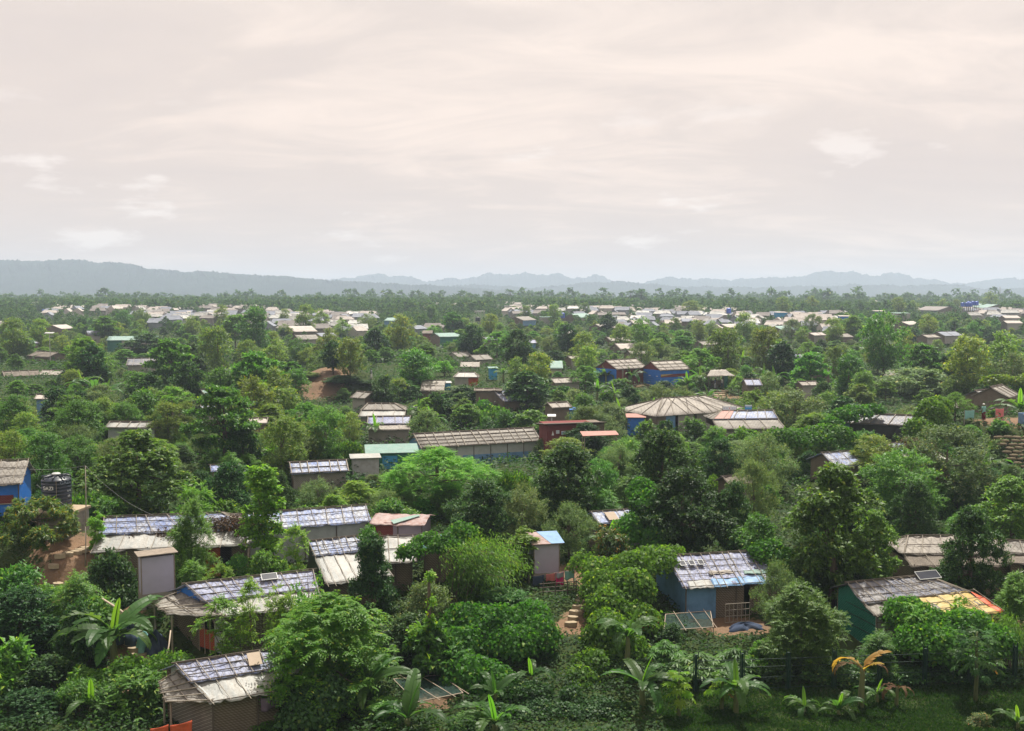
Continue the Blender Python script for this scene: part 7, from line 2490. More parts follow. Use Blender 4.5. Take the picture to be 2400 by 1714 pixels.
for px_, by_, d_, sh_, ll, nl, lb in BAN:
    banana(px_, by_, d_, sh_, ll, nl, lb, br)
banana(2018, 1690, 42.2, 1.9, 2.0, 6, 'withered banana plant with yellow and brown leaves on the mown strip', br, withered=True, spear=False)
banana(2100, 1690, 42.4, 0.9, 1.3, 4, 'dead brown banana stump right of the withered one', br, withered='dead', spear=False)
MIDBAN = [(160, 905, 3.0), (195, 930, 3.0), (225, 945, 3.2), (250, 955, 3.0), (140, 985, 2.6), (1440, 950, 2.6), (1400, 945, 2.6), (1455, 1005, 3.0), (1560, 1010, 2.8), (1530, 1000, 2.8), (1640, 915, 2.8), (1610, 925, 2.8), (1790, 905, 3.0), (1815, 912, 3.0), (1835, 905, 2.8),
          (1765, 1010, 2.6), (1480, 905, 2.6), (1420, 905, 2.6), (460, 860, 2.8), (1590, 815, 3.2), (1560, 820, 3.2), (1180, 900, 2.6), (985, 1000, 2.6), (1010, 1015, 2.4), (880, 1040, 2.4), (640, 1105, 2.4), (1740, 860, 3.0), (1710, 835, 3.0), (1480, 790, 3.2), (1520, 795, 3.2), (1660, 960, 2.6), (1700, 1020, 2.6)]
MIDB = []
for i, (px_, py_, ll) in enumerate(MIDBAN):
    ds = np.arange(60, 420, 1.0)
    rx, rz = ray(px_, py_)
    g = zt(rx * ds, ds) - (CAMZ + rz * ds)
    j = int(np.argmax(g > 0))
    d_ = float(ds[j]) if g[j] > 0 else 150.0
    o_ = banana(px_, py_, d_, 1.6, ll, 8, 'banana plant', br)
    MIDB.append(o_)

# papaya trees: each palmate leaf its own part
def palmate_mesh(L):
    rng = random.Random(8)
    b = MB()
    k_ = 9
    for i in range(k_):
        a = -2.5 + 5.0 * i / (k_ - 1)
        l_ = L * (1.0 - 0.35 * abs(a) / 2.5)
        d_ = Vector((math.cos(a), math.sin(a), -0.25))
        s_ = Vector((-math.sin(a), math.cos(a), 0))
        t_ = d_ * l_
        t_.z -= 0.12 * l_
        w_ = l_ * 0.16
        b.add([(0, 0, 0), d_ * l_ * 0.5 + s_ * w_ + Vector((0, 0, .03)), t_, d_ * l_ * 0.5 - s_ * w_ + Vector((0, 0, .03))], [(0, 1, 2, 3)])
        b.add([d_ * l_ * 0.45, d_ * l_ * 0.75 + s_ * w_ * 2.0, d_ * l_ * 0.62 + s_ * w_ * 0.3], [(0, 1, 2)])
        b.add([d_ * l_ * 0.45, d_ * l_ * 0.62 - s_ * w_ * 0.3, d_ * l_ * 0.75 - s_ * w_ * 2.0], [(0, 1, 2)])
    b.tube([(-L * 1.5, 0, -0.05), (-L * 0.7, 0, 0.06), (0, 0, 0)], [0.015, 0.012, 0.008], 4)
    me = b.mesh("leaf")
    import bmesh
    bm = bmesh.new()
    bm.from_mesh(me)
    bmesh.ops.remove_doubles(bm, verts=bm.verts, dist=0.002)
    bm.to_mesh(me)
    bm.free()
    return me


PALM = palmate_mesh(0.36)
PALM.materials.append(M['leaf_dark'])
PALMY = palmate_mesh(0.36)
PALMY.materials.append(M['leaf_yellow'])
PALMG = palmate_mesh(0.36)
PALMG.materials.append(M['leaf_lime'])


def papaya(px_, ybase, ytop, d_, label, n=46, rad=1.15, mesh=None, yellow=1):
    p = at_d(px_, ybase, d_)
    g = float(zt(p.x, p.y))
    hh = at_d(px_, ytop, d_).z - g
    rt = empty('papaya_tree', (p.x, p.y, g))
    MB().tube([(0, 0, -0.3), (0.03, 0, hh * 0.35), (0, 0.03, hh * 0.7), (0, 0, hh * 0.95)], [0.10, 0.085, 0.06, 0.03], 8).build("trunk", M['stem'], rt, True)
    r_ = random.Random(int(px_))
    for i in range(n):
        t = i / n
        a = i * 2.4 + r_.uniform(-0.2, 0.2)
        z = hh * (0.5 + 0.5 * t)
        rd = rad * (1.0 - 0.55 * t) * r_.uniform(0.6, 1.05)
        lf = mkobj("leaf", PALMY if i < yellow else (mesh or PALM), rt)
        lf.location = (rd * math.cos(a), rd * math.sin(a), z - 0.25 * rd + r_.uniform(-0.1, 0.1))
        lf.rotation_euler = (r_.uniform(-0.3, 0.3), 0.5 - 0.7 * t + r_.uniform(-0.2, 0.2), a)
        sc_ = r_.uniform(0.8, 1.25)
        lf.scale = (sc_, sc_, sc_)
    tag(rt, label, 'papaya tree')


papaya(2285, 1656, 1472, 42.8, 'papaya tree with layered fingered leaves on the mown strip')
papaya(1690, 1690, 1580, 42.0, 'small yellowing papaya left of the torn-leaved banana', 16, 0.55, PALMG, 1)
papaya(1590, 1700, 1570, 41.2, 'small papaya right of the lower banana plant', 18, 0.6, PALMG, 0)

def blocked(x, y, z, h, w, soft=False):
    q = proj((x, y, z + h))
    q0 = proj((x, y, z))
    hw = w / 2 * F / q[2]
    for x0_, y0_, x1_, y1_, d_ in (PROT + PROTX if soft else PROT):
        if d_ > y and q[0] + hw > x0_ and q[0] - hw < x1_ and q[1] < y1_ and q0[1] > y0_:
            return True
    return False


def in_foot(x, y, m=0.0):
    for cx, cy, rz, hx, hy in FOOT:
        dx, dy = x - cx, y - cy
        if abs(dx) > hx + hy + m or abs(dy) > hx + hy + m:
            continue
        c, sn = math.cos(rz), math.sin(rz)
        if abs(c * dx + sn * dy) < hx + m and abs(-sn * dx + c * dy) < hy + m:
            return True
    return False


# ---------------------------------------------------------------- middle-distance trees, read one by one from the photograph
T = 'acacia'
G = 'acacia_green'
J = 'jackfruit'
RT = 'rain_tree'
D = 'tamarind'
LY = 'layered'
C = 'cassia'
B_ = 'broadleaf'
MID = [
    (T, 30, 745, 75), (G, 66, 792, 48), (T, 146, 786, 38), (RT, 195, 790, 125), (T, 92, 748, 55), (J, 215, 808, 80), (LY, 245, 742, 60), (D, 105, 832, 85), (J, 345, 782, 100), (LY, 400, 795, 110), (J, 445, 805, 80), (G, 600, 720, 85), (LY, 552, 738, 72), (T, 507, 766, 85), (T, 580, 797, 60), (T, 647, 795, 58), (G, 700, 792, 50), (T, 667, 724, 28), (T, 715, 714, 55), (T, 752, 724, 38),
    (LY, 600, 826, 130), (T, 592, 882, 100), (T, 642, 862, 95), (G, 692, 866, 62), (T, 722, 872, 58), (G, 512, 862, 92), (J, 442, 848, 90), (J, 352, 878, 72), (RT, 402, 906, 115), (LY, 520, 906, 175), (J, 188, 916, 55), (J, 130, 908, 72), (T, 240, 932, 75), (G, 35, 926, 85), (G, 100, 1018, 130), (T, 392, 942, 92), (T, 432, 942, 75), (T, 635, 946, 60), (T, 660, 978, 115), (T, 722, 988, 85), (G, 762, 952, 112), (J, 570, 990, 100), (RT, 195, 1032, 75),
    (T, 30, 1010, 90), (J, 250, 985, 70), (D, 150, 985, 80), (G, 305, 935, 60), (D, 480, 1000, 80), (J, 800, 880, 90),
    (G, 968, 820, 110), (T, 820, 792, 70), (T, 940, 737, 68), (G, 1010, 716, 30), (LY, 1060, 732, 50), (J, 1105, 762, 70), (J, 1212, 772, 80), (RT, 1165, 777, 80), (T, 1262, 826, 78), (T, 1212, 837, 52), (J, 1235, 872, 120), (T, 1370, 778, 70), (T, 1376, 812, 60), (T, 1300, 713, 35), (T, 1372, 709, 25), (T, 1206, 717, 30), (T, 1232, 717, 28), (D, 1505, 802, 80), (RT, 1372, 857, 90), (D, 1060, 906, 140), (D, 1142, 922, 75), (J, 1020, 922, 62), (T, 820, 967, 62), (T, 930, 1002, 88), (B_, 1245, 962, 95), (D, 1372, 952, 110), (J, 1295, 1000, 110),
    (J, 1330, 1042, 165), (D, 1450, 1040, 110), (J, 1555, 1010, 190), (J, 1660, 1000, 110), (G, 1400, 1075, 90), (J, 900, 880, 70), (D, 1000, 960, 90), (G, 1180, 960, 60), (J, 860, 1010, 60),
    (T, 1640, 752, 40), (T, 1668, 752, 32), (T, 1745, 732, 60), (T, 1705, 770, 88), (T, 1800, 767, 88), (D, 1857, 748, 60), (T, 1880, 770, 32), (J, 1836, 802, 80), (RT, 1640, 817, 110), (LY, 1900, 827, 90), (T, 1956, 812, 60), (G, 1990, 832, 80), (T, 2060, 792, 60), (G, 2075, 732, 110), (T, 2120, 772, 58), (T, 2175, 737, 42), (J, 2250, 812, 80), (LY, 2165, 807, 90), (D, 2150, 862, 190), (D, 1865, 914, 150), (T, 2350, 777, 105), (T, 2270, 787, 108), (D, 2375, 827, 115),
    (T, 2050, 1022, 130), (D, 1790, 1012, 160), (RT, 1770, 912, 90), (RT, 1732, 882, 50), (D, 1800, 870, 70), (J, 2210, 835, 60), (G, 2025, 870, 60), (J, 1690, 1030, 100), (J, 1930, 895, 60), (D, 1540, 900, 85), (J, 1475, 905, 60), (D, 1600, 905, 60), (RT, 2240, 920, 80),
    (T, 1835, 695, 36), (T, 1903, 694, 30), (T, 1957, 703, 14), (T, 2045, 699, 18), (T, 2106, 697, 34), (T, 2320, 684, 40), (T, 2240, 702, 24), (T, 1620, 705, 50), (G, 1510, 745, 60), (T, 1455, 760, 50), (J, 1425, 735, 45), (T, 1150, 735, 40), (J, 880, 770, 60), (T, 770, 770, 60), (D, 860, 735, 50), (D, 1000, 800, 60), (J, 1330, 760, 60), (T, 2210, 700, 26), (LY, 2000, 740, 55), (T, 1955, 745, 50), (D, 1905, 735, 50), (J, 2290, 750, 40), (T, 2140, 705, 30), (G, 290, 725, 40), (T, 450, 740, 40), (D, 330, 725, 45), (J, 190, 745, 35), (T, 520, 715, 36), (J, 780, 800, 60), (T, 1090, 745, 30),
]
LANDMARK = {'h1': 'the debris-strewn roof', 'h2': 'the faded blue roof', 'long': 'the long grey hall', 'hex': 'the hip-roofed hall', 'bl1': 'the left hilltop blue hut', 'bl2': 'the right hilltop blue hut', 'm1': 'the striped pale blue roof', 'm4': 'the ragged white roof', 'm5': 'the pale grid roof', 'm9': 'the slate gabled shelter',
            'm10': 'the pale green roof', 'g2': 'the white-gabled huts', 'g5': 'the three-banded roof', 'g7': 'the blue striped roof end', 'g9': 'the white-walled hut', 'g10': 'the violet roofed hut', 'g12': 'the bright teal office', 'g14': 'the violet striped roof', 'bt': 'the black plastic shelter', 'rb': 'the brown matting house', 'annex': 'the orange and blue roof',
            'g15': 'the far grey hall', 'g16': 'the row of blue tanks', 'm7': 'the reddish-grey roof', 'g4': 'the round white roof', 'f4': 'the vine-draped roof', 'm11': 'the brown roofed hut', 'g11': 'the roof below the tall acacia'}
LMPX = {k_: ((BY[k_]['rect'][0] + BY[k_]['rect'][2]) / 2, (BY[k_]['rect'][1] + BY[k_]['rect'][3]) / 2) for k_ in LANDMARK}
LMPX['mound'] = (765, 870)
LANDMARK['mound'] = 'the red soil mound'
LMPX['twin'] = (361, 768)
LANDMARK['twin'] = 'the twin blue tanks'
LMPX['res'] = (485, 739)
LANDMARK['res'] = 'the large white reservoir'
LMPX['cab'] = (1124, 735)
LANDMARK['cab'] = 'the square white cabin'
used = {}
cand = []
for key, px_, tp, w_ in MID:
    phrase = SPECIES[key][1]
    cy_ = tp + w_ * 0.6
    k_ = min(LMPX, key=lambda q: (LMPX[q][0] - px_) ** 2 + 2.5 * (LMPX[q][1] - cy_) ** 2)
    dx, dy = px_ - LMPX[k_][0], cy_ - LMPX[k_][1]
    if abs(dx) > 1.2 * abs(dy):
        rel = ('right of ' if dx > 0 else 'left of ')
        if abs(dx) > 110:
            rel = 'well ' + rel
    else:
        rel = 'below ' if dy > 0 else 'above '
        if abs(dy) > 60:
            rel = 'well ' + rel
    lb = phrase + ' ' + rel + LANDMARK[k_]
    used.setdefault(lb, []).append(w_ * 1000 + len(cand))
    cand.append((key, px_, tp, w_, lb, w_ * 1000 + len(cand)))
for key, px_, tp, w_, lb, idx in cand:
    grp = None
    same = sorted(used[lb])
    if len(same) > 1:
        r_ = same.index(idx)
        lb = (['smaller ', 'larger '] if len(same) == 2 else ['smallest ', 'mid-sized ', 'largest '] if len(same) == 3 else ['smallest ', 'second smallest ', 'second largest ', 'largest '] + ['other '] * 9)[r_] + lb
    d_ = solve_d(key, px_, tp, w_)
    for _try in range(10):
        p = at_d(px_, tp, d_)
        g = float(zt(p.x, p.y))
        if p.z - g > 0.6 and not blocked(p.x, p.y, g + (p.z - g) * 0.3, (p.z - g) * 0.62, w_ / F * d_ * 0.5) and not in_foot(p.x, p.y, 0.3):
            break
        d_ += 3.0 + d_ * 0.02
    P(key, px_, tp, w_, d_, lb, grp)

# ---------------------------------------------------------------- filler: shrubs and trees that crowd the ground between
rf = random.Random(99)
AUTO = []
count = 0
for i in range(4000):
    if count >= 260:
        break
    y = 43 + (rf.random() ** 0.9) * 62
    x = rf.uniform(-0.54, 0.54) * y
    if in_foot(x, y, 0.3) or float(soil_at(x, y)) > 0.35 or (y < 46 and x > 8):
        continue
    key = rf.choice(['shrub_dark', 'shrub_mid', 'shrub_bright', 'shrub_grey', 'shrub_fern', 'shrub_big', 'creeper', 'shrub_mid', 'shrub_dark'])
    w = rf.uniform(1.6, 3.2)
    h = w * rf.uniform(0.55, 0.95)
    z = float(zt(x, y))
    if blocked(x, y, z, h, w):
        w, h = w * 0.55, h * 0.5
        if blocked(x, y, z, h, w):
            continue
    AUTO.append((plant(key, x, y, h, w, rnd=rf), key, 'shrubs of the near undergrowth'))
    count += 1
# middle distance filler
count = 0
for i in range(16000):
    if count >= 640:
        break
    y = 78 + (rf.random() ** 1.0) * 225
    x = rf.uniform(-0.54, 0.54) * y
    if in_foot(x, y, 0.6) or float(soil_at(x, y)) > 0.35:
        continue
    key = rf.choice(['cassia', 'cassia_green', 'tamarind', 'tamarind', 'jackfruit', 'acacia', 'acacia_green', 'rain_tree', 'layered', 'creeper'])
    tree_ = key != 'creeper'
    w = rf.uniform(2.6, 5.2) if tree_ else rf.uniform(2.2, 4.0)
    h = w * SPECIES[key][2] * rf.uniform(0.75, 1.0)
    h = min(h, rf.uniform(2.6, 6.2))
    z = float(zt(x, y))
    if blocked(x, y, z, h, w * 0.8, True):
        w, h = w * 0.6, h * 0.5
        if h < 0.7 or blocked(x, y, z, h, w * 0.8, True):
            continue
    AUTO.append((plant(key, x, y, h, w, rnd=rf), key, 'trees and mounds filling the middle distance'))
    count += 1

# ---------------------------------------------------------------- far settlement
HUTS = []
rh = random.Random(17)
for i in range(7):
    L_, W_, hr_, he = rh.uniform(5, 8), rh.uniform(3.4, 4.6), rh.uniform(2.7, 3.3), rh.uniform(1.7, 2.0)
    b = MB()
    o = 0.35
    b.box(-L_ / 2 + o, L_ / 2 - o, -W_ / 2 + o, W_ / 2 - o, -1.5, he + 0.1, 1)
    for sx in (-1, 1):
        b.prism([(sx * (L_ / 2 - o) - (0.05 if sx > 0 else 0), -W_ / 2 + o, he + 0.1), (sx * (L_ / 2 - o) - (0.05 if sx > 0 else 0), W_ / 2 - o, he + 0.1), (sx * (L_ / 2 - o) - (0.05 if sx > 0 else 0), 0, hr_ - 0.1)], (0.05, 0, 0), 1)
    hp = rh.choice([0, 0.5, 1.2])
    n = 6
    for sg in (-1, 1):
        rows = []
        for j in range(4):
            t = j / 3
            for k2 in range(n + 1):
                u = k2 / n
                xx = -L_ / 2 + hp * (1 - t) + (L_ - 2 * hp * (1 - t)) * u
                rows.append((xx, sg * W_ / 2 * t, hr_ + (he - hr_) * t + rh.uniform(-0.06, 0.06) - 0.08 * math.sin(t * 3.14)))
        fs = []
        for j in range(3):
            for k2 in range(n):
                q = j * (n + 1) + k2
                fs.append((q, q + 1, q + n + 2, q + n + 1))
        b.add(rows, fs, 0)
        b.add([(x, y, z - 0.08) for x, y, z in rows], [tuple(reversed(f)) for f in fs], 0)
    me0 = b.mesh("far_shelter")
    for rm, wm in (('roof_far', 'wall_pale'), ('roof_far2', 'weave_grey'), ('tarp_white', 'weave_grey'), ('roof_far3', 'wall_pale'), ('roof_far3', 'plastic_steel')):
        me = me0.copy()
        me.materials.clear()
        me.materials.append(M[rm])
        me.materials.append(M[wm])
        HUTS.append(me)
cells = []
y = 300.0
while y < 900:
    st = 7.2 + (y - 300) * 0.008
    x = -0.56 * y
    while x < 0.56 * y:
        cells.append((x + rh.uniform(-2, 2), y + rh.uniform(-2.2, 2.2)))
        x += st * rh.uniform(1.0, 1.5)
    y += st * rh.uniform(0.85, 1.15)


def dens(x, y):
    px_ = proj((x, y, 10))[0]
    v = math.sin(px_ * 0.006 + y * 0.011) + math.sin(px_ * 0.017 - y * 0.02 + 2.0) * 0.6
    if y < 400:
        return v > 0.15
    if y < 480:
        return v > -0.25
    return v > 0.22


hut_pts = [(x, y) for x, y in cells if dens(x, y) and rh.random() < 0.68 and not in_foot(x, y, 3)]
rh.shuffle(hut_pts)
hut_pts.sort(key=lambda q: q[1])
HGRP = 'pale shelters of the far settlement'
far_rest = []
for i, (x, y) in enumerate(hut_pts):
    z = float(zt(x, y))
    if i < 295:
        o = mkobj("far_shelter", HUTS[rh.randrange(len(HUTS))], None, None, (x, y, z + rh.uniform(0, 0.9)))
        o.rotation_euler = (0, 0, rh.uniform(-0.5, 0.5) + (1.57 if rh.random() < 0.2 else 0))
        tag(o, 'pale low-roofed shelter crowded into the far settlement', 'shelter', HGRP)
    else:
        far_rest.append((x, y, z))
# coloured outliers
for px_, py_, d_, m, lb in ((1285, 744, 380, 'tin_teal', 'pale teal roof on the far settlement right of the white cabins'), (1500, 735, 420, 'tin_teal', 'pale teal roof in the far settlement above the hilltop huts'), (620, 742, 400, 'tin_teal', 'pale teal roof just right of the large white reservoir'), (270, 753, 380, 'tin_teal', 'teal roof among trees left of the twin blue tanks'),
                            (1670, 721, 520, 'tin_teal', 'pale teal roof near the single blue tank right of centre'), (2110, 735, 380, 'tin_teal', 'pale teal roof left of the far grey hall'), (1980, 742, 340, 'plastic_blue', 'small bright blue hut in the trees of the right-hand settlement'), (1830, 733, 380, 'sign_blue', 'small blue-fronted hut under a pale far roof'), (2060, 730, 400, 'tin_teal_wall', 'dark teal hut on the right-hand settlement')):
    p = at_d(px_, py_, d_)
    g = float(zt(p.x, p.y))
    shed((p.x, p.y, min(g, p.z - 1)), rh.uniform(-0.3, 0.3), 6 if 'roof' in lb.split(' ')[:3] else 4, 4, max(2.2, p.z - min(g, p.z - 1)), lb, 'wall_pale' if m == 'tin_teal' else m, m if m == 'tin_teal' else 'roof_far', name='far_hut', cat='hut')
# the rest of the settlement as one mass
V, Fc, Mi = [], [], []
for x, y, z in far_rest:
    me = HUTS[rh.randrange(len(HUTS))]
    a = rh.uniform(-0.5, 0.5)
    ca, sa = math.cos(a), math.sin(a)
    o = len(V)
    zz = z + rh.uniform(0, 0.9)
    V += [(x + ca * v_.co.x - sa * v_.co.y, y + sa * v_.co.x + ca * v_.co.y, zz + v_.co.z) for v_ in me.vertices]
    mb = 0 if rh.random() < 0.65 else 2
    for f in me.polygons:
        Fc.append(tuple(o + q for q in f.vertices))
        Mi.append(f.material_index + mb)
me = bpy.data.meshes.new("far_settlement")
me.from_pydata(V, [], Fc)
for m in ('roof_far', 'wall_pale', 'roof_far2', 'weave_grey'):
    me.materials.append(M[m])
me.polygons.foreach_set("material_index", Mi)
tag(mkobj("far_settlement", me), 'mass of pale roofs at the far edge of the settlement', kind='stuff')

# far trees: nearest as individuals, the rest one wood
FK = ['far_round', 'far_tall', 'far_olive', 'far_mid', 'far_dark', 'far_olive', 'far_mid']
rt_ = random.Random(31)
pts = []
for i in range(7600):
    y = 285 + (rt_.random() ** 0.8) * 500
    x = rt_.uniform(-0.56, 0.56) * y
    pts.append((x, y))
placed = []
for x, y in pts:
    hd = dens(x, y)
    if hd and rt_.random() < (0.08 if y > 480 else 0.55):
        continue
    if (not hd) and rt_.random() < 0.35:
        continue
    placed.append((x, y))
placed.sort(key=lambda q: q[1])
wood = []
cnt = 0
for x, y in placed:
    z = float(zt(x, y))
    k_ = rt_.choice(FK)
    var = rt_.choice(PLANT[k_])
    h = rt_.uniform(2.4, 4.6) if y < 480 else rt_.uniform(3.2, 7.0)
    if dens(x, y) and y < 480:
        h *= 0.8
    w = h * var[3] / var[2] * rt_.uniform(0.9, 1.2)
    if in_foot(x, y, 1.5) or blocked(x, y, z, h, w):
        continue
    if cnt < 298:
        o = empty('distant_tree', (x, y, z), rt_.uniform(0, 6.28))
        cr_ = mkobj("crown", var[0], o)
        tk_ = mkobj("trunk", var[1], o)
        for q in (cr_, tk_):
            q.scale = (w / var[3], w / var[3], h / var[2])
        tag(o, 'distant green tree among the far pale shelters', 'tree', 'distant trees of the far settlement')
        cnt += 1
    else:
        wood.append((x, y, z, k_, h))
# treeline beyond the settlement
for i in range(2600):
    y = 780 + rt_.random() ** 1.3 * 1500
    x = rt_.uniform(-0.56, 0.56) * y
    wood.append((x, y, float(zt(x, y)), rt_.choice(['far_round', 'far_round', 'far_tall', 'far_mid']), rt_.uniform(5, 10.5) if rt_.random() < 0.93 else rt_.uniform(11, 16)))
# one wood: simplified crowns (every third leaf) merged into a single mesh
chunks = []
for key in set(k_[3] for k_ in wood):
    pass
for x, y, z, k_, h in wood:
    var = rt_.choice(PLANT[k_])
    me = var[0]
    key = me.name
    if not hasattr(plant, 'cache'):
        plant.cache = {}
    if key not in plant.cache:
        co = np.empty(len(me.vertices) * 3, np.float32)
        me.vertices.foreach_get("co", co)
        co = co.reshape(-1, 4, 3)
        sub = []
        for q in range(5):
            sel = np.random.default_rng(q).choice(len(co), 120, replace=False)
            c_ = co[sel].copy()
            ctr_ = c_.mean(1, keepdims=True)
            c_ = ctr_ + (c_ - ctr_) * 3.0
            sub.append(c_.reshape(-1, 3))
        plant.cache[key] = sub
    co = plant.cache[key][rt_.randrange(5)]
    s_ = h / var[2]
    a = rt_.uniform(0, 6.28)
    ca, sa = math.cos(a), math.sin(a)
    sx_ = s_ * rt_.uniform(0.9, 1.3)
    q = np.stack([x + (ca * co[:, 0] - sa * co[:, 1]) * sx_, y + (sa * co[:, 0] + ca * co[:, 1]) * sx_, z + co[:, 2] * s_], 1)
    chunks.append(q)
me = quads_mesh("treeline", np.concatenate(chunks))
me.materials.append(M['leaf_forest'])
tag(mkobj("treeline", me), 'belt of distant woodland beyond the settlement', kind='stuff')
# tall skyline trees that stand out
for px_, tp, w_, d_, lb in ((1145, 682, 30, 760, 'tall twin-crowned tree on the skyline, left of centre pair'), (1196, 678, 34, 780, 'open-crowned tall tree on the skyline, right of centre pair'), (1478, 680, 40, 720, 'tall spreading tree on the skyline above the hilltop huts'), (1503, 677, 40, 720, 'tallest tree of the skyline clump above the hilltop huts'),
                            (385, 685, 24, 800, 'lone tall tree on the skyline above the twin blue tanks'), (115, 690, 16, 900, 'small dark skyline tree near the left-hand hill'), (640, 692, 30, 800, 'rounded skyline tree left of centre'), (825, 691, 40, 760, 'broad skyline tree left of the distant peaks'), (2080, 687, 18, 950, 'lone open-crowned skyline tree on the right'), (1060, 697, 22, 760, 'small round skyline tree near the centre')):
    p = at_d(px_, tp, d_)
    z = float(zt(p.x, p.y))
    var = PLANT['far_gum' if 'open' in lb or 'tall' in lb else 'far_round'][0]
    o = empty('skyline_tree', (p.x, p.y, z), px_ * 0.1)
    h, w = p.z - z, w_ / F * d_
    for nm, q in (("crown", var[0]), ("trunk", var[1])):
        c_ = mkobj(nm, q, o)
        c_.scale = (w / var[3], w / var[3], h / var[2])
    tag(o, lb, 'tree')
# radio mast
p = at_d(2344, 672, 900)
z = float(zt(p.x, p.y))
ms = empty('radio_mast', (p.x, p.y, z))
for sx in (-0.4, 0.4):
    pole("mast_leg", ms, (sx, 0, -0.5), (sx * 0.3, 0, p.z - z), 0.18, 'metal')
for q in range(9):
    zz = (p.z - z) * q / 9
    pole("mast_brace", ms, (-0.4 * (1 - 0.07 * q), 0, zz), (0.4 * (1 - 0.07 * q), 0, zz + (p.z - z) / 9), 0.07, 'metal')
tag(ms, 'thin radio mast on the right-hand skyline', 'mast')

# ---------------------------------------------------------------- labels for the many: look, place beside a landmark, order from the left
SHORT = {'acacia': 'olive acacia tree', 'acacia_green': 'green acacia tree', 'jackfruit': 'dark jackfruit tree', 'rain_tree': 'bright rain tree', 'tamarind': 'grey-green tamarind tree', 'layered': 'tiered green tree', 'cassia': 'yellow-green cassia tree',
         'cassia_green': 'deep green cassia tree', 'creeper': 'creeper mound', 'shrub_dark': 'dark shrub', 'shrub_mid': 'mid green shrub', 'shrub_bright': 'bright green shrub', 'shrub_grey': 'grey-green shrub', 'shrub_fern': 'feathery shrub', 'shrub_big': 'large-leaved shrub', 'banana': 'banana plant', 'shelter': 'small pale-roofed shelter'}
LM2 = dict(LANDMARK)
LM2.update({'h0': 'the blue-walled shelter', 'tin': 'the rusty tin hut', 'h3': 'the white lower roof', 'h4': 'the blue gable', 'h5': 'the lowest shelter', 'h6': 'the patched roof', 'h7': 'the yellow awning', 'h8': 'the brown awning', 'f1': 'the half hidden roof', 'f3': 'the roof above the tall tree'})
LMP2 = dict(LMPX)
for k_ in LM2:
    if k_ not in LMP2:
        LMP2[k_] = ((BY[k_]['rect'][0] + BY[k_]['rect'][2]) / 2, (BY[k_]['rect'][1] + BY[k_]['rect'][3]) / 2)
for o in MIDB:
    AUTO.append((o, 'banana', 'banana plants of the middle distance'))
for s in SH:
    if s['id'].startswith('x'):
        AUTO.append((s['H'], 'shelter', 'small shelters between the trees'))
byl = {}
for o, key, grp in AUTO:
    q = proj((o.location.x, o.location.y, o.location.z + 1.0))
    k_ = min(LMP2, key=lambda t: (LMP2[t][0] - q[0]) ** 2 + 2.5 * (LMP2[t][1] - q[1]) ** 2)
    dx, dy = q[0] - LMP2[k_][0], q[1] - LMP2[k_][1]
    rel = ('right of ' if dx > 0 else 'left of ') if abs(dx) > 1.2 * abs(dy) else ('below ' if dy > 0 else 'above ')
    byl.setdefault(SHORT[key] + ' ' + rel + LM2[k_], []).append((q[0], o, grp))
ORD = ['first', 'second', 'third', 'fourth', 'fifth', 'sixth', 'seventh', 'eighth', 'ninth', 'tenth', 'eleventh', 'twelfth']
for lb, lst in byl.items():
    lst.sort(key=lambda t: t[0])
    for i, (_x, o, grp) in enumerate(lst):
        o["label"] = lb if len(lst) == 1 else lb + ', ' + (ORD[i] if i < 12 else 'number %d' % (i + 1)) + ' from the left'
        o["group"] = grp

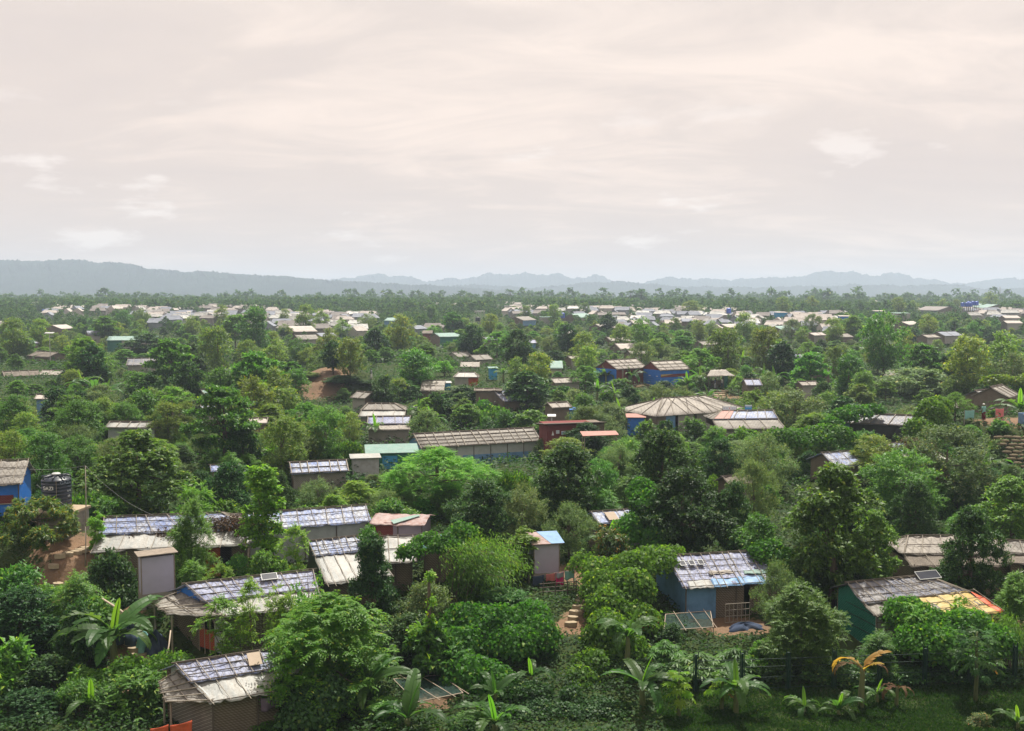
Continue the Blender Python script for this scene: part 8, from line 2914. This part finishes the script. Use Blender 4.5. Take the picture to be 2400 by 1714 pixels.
# ---------------------------------------------------------------- undergrowth and grass
def ground_leaves(name, n, y0, y1, leaf, bump, mat, label, seed, power=1.0, lawn=False):
    rng = np.random.default_rng(seed)
    y = y0 + (y1 - y0) * rng.random(n) ** power
    x = rng.uniform(-0.56, 0.56, n) * y
    if lawn:
        x = rng.uniform(5.5, 25, n)
        y = rng.uniform(36, 44.6, n)
    keep = soil_at(x, y) < 0.33 + 0.2 * rng.random(n)
    isl = (x > 6.5) & (y < 44.2)
    keep &= isl if lawn else ~isl
    if lawn:
        keep &= (np.sin(x * 1.3 + 2 * np.sin(y * 1.1)) * np.sin(y * 1.7 + x * 0.6) + rng.random(n) * 1.2) > -0.1
    for cx, cy, rz, hx, hy in FOOT:
        if cy > y1 + 10 or cy < y0 - 10:
            continue
        c, sn = math.cos(rz), math.sin(rz)
        dx, dy = x - cx, y - cy
        keep &= ~((np.abs(c * dx + sn * dy) < hx - 0.4) & (np.abs(-sn * dx + c * dy) < hy - 0.5))
    x, y = x[keep], y[keep]
    n = len(x)
    bn = (np.sin(x * 1.1 + 2 * np.sin(y * 0.9)) * np.cos(y * 1.3 + np.sin(x * 0.7)) + 1) / 2
    if name == 'weeds':
        k2 = (np.sin(x * 2.9 + 1.7 * np.sin(y * 2.3)) * np.sin(y * 3.1 + x)) > 0.35
        x, y, bn = x[k2], y[k2], bn[k2]
        n = len(x)
    z = zt(x, y) + bump * bn * rng.random(n) ** 0.4 + 0.03
    pos = np.stack([x, y, z], 1)
    d = unit(sph(rng, n) * np.array([1, 1, 0.35]))
    L_ = leaf * rng.uniform(0.6, 1.3, n)
    if lawn:
        d = unit(sph(rng, n) * np.array([1, 1, 0.2]) + UP * 0.75)
        q = leaf_quads(pos, d, sph(rng, n) + UP * 0.2, L_, L_ * 0.28)
    else:
        q = leaf_quads(pos, d, UP + sph(rng, n) * 0.5, L_, L_ * 0.6)
    me = quads_mesh(name, q)
    me.materials.append(M[mat])
    tag(mkobj(name, me), label, kind='stuff')


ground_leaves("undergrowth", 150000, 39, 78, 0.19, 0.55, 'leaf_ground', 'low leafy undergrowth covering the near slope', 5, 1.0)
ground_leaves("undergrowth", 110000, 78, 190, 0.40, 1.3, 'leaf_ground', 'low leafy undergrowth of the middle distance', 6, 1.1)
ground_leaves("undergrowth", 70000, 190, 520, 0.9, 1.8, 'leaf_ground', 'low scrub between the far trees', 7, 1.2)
ground_leaves("grass", 90000, 36, 45, 0.15, 0.06, 'leaf_grass', 'short grass of the mown strip, coloured dark for its shade', 8, 1.0, True)
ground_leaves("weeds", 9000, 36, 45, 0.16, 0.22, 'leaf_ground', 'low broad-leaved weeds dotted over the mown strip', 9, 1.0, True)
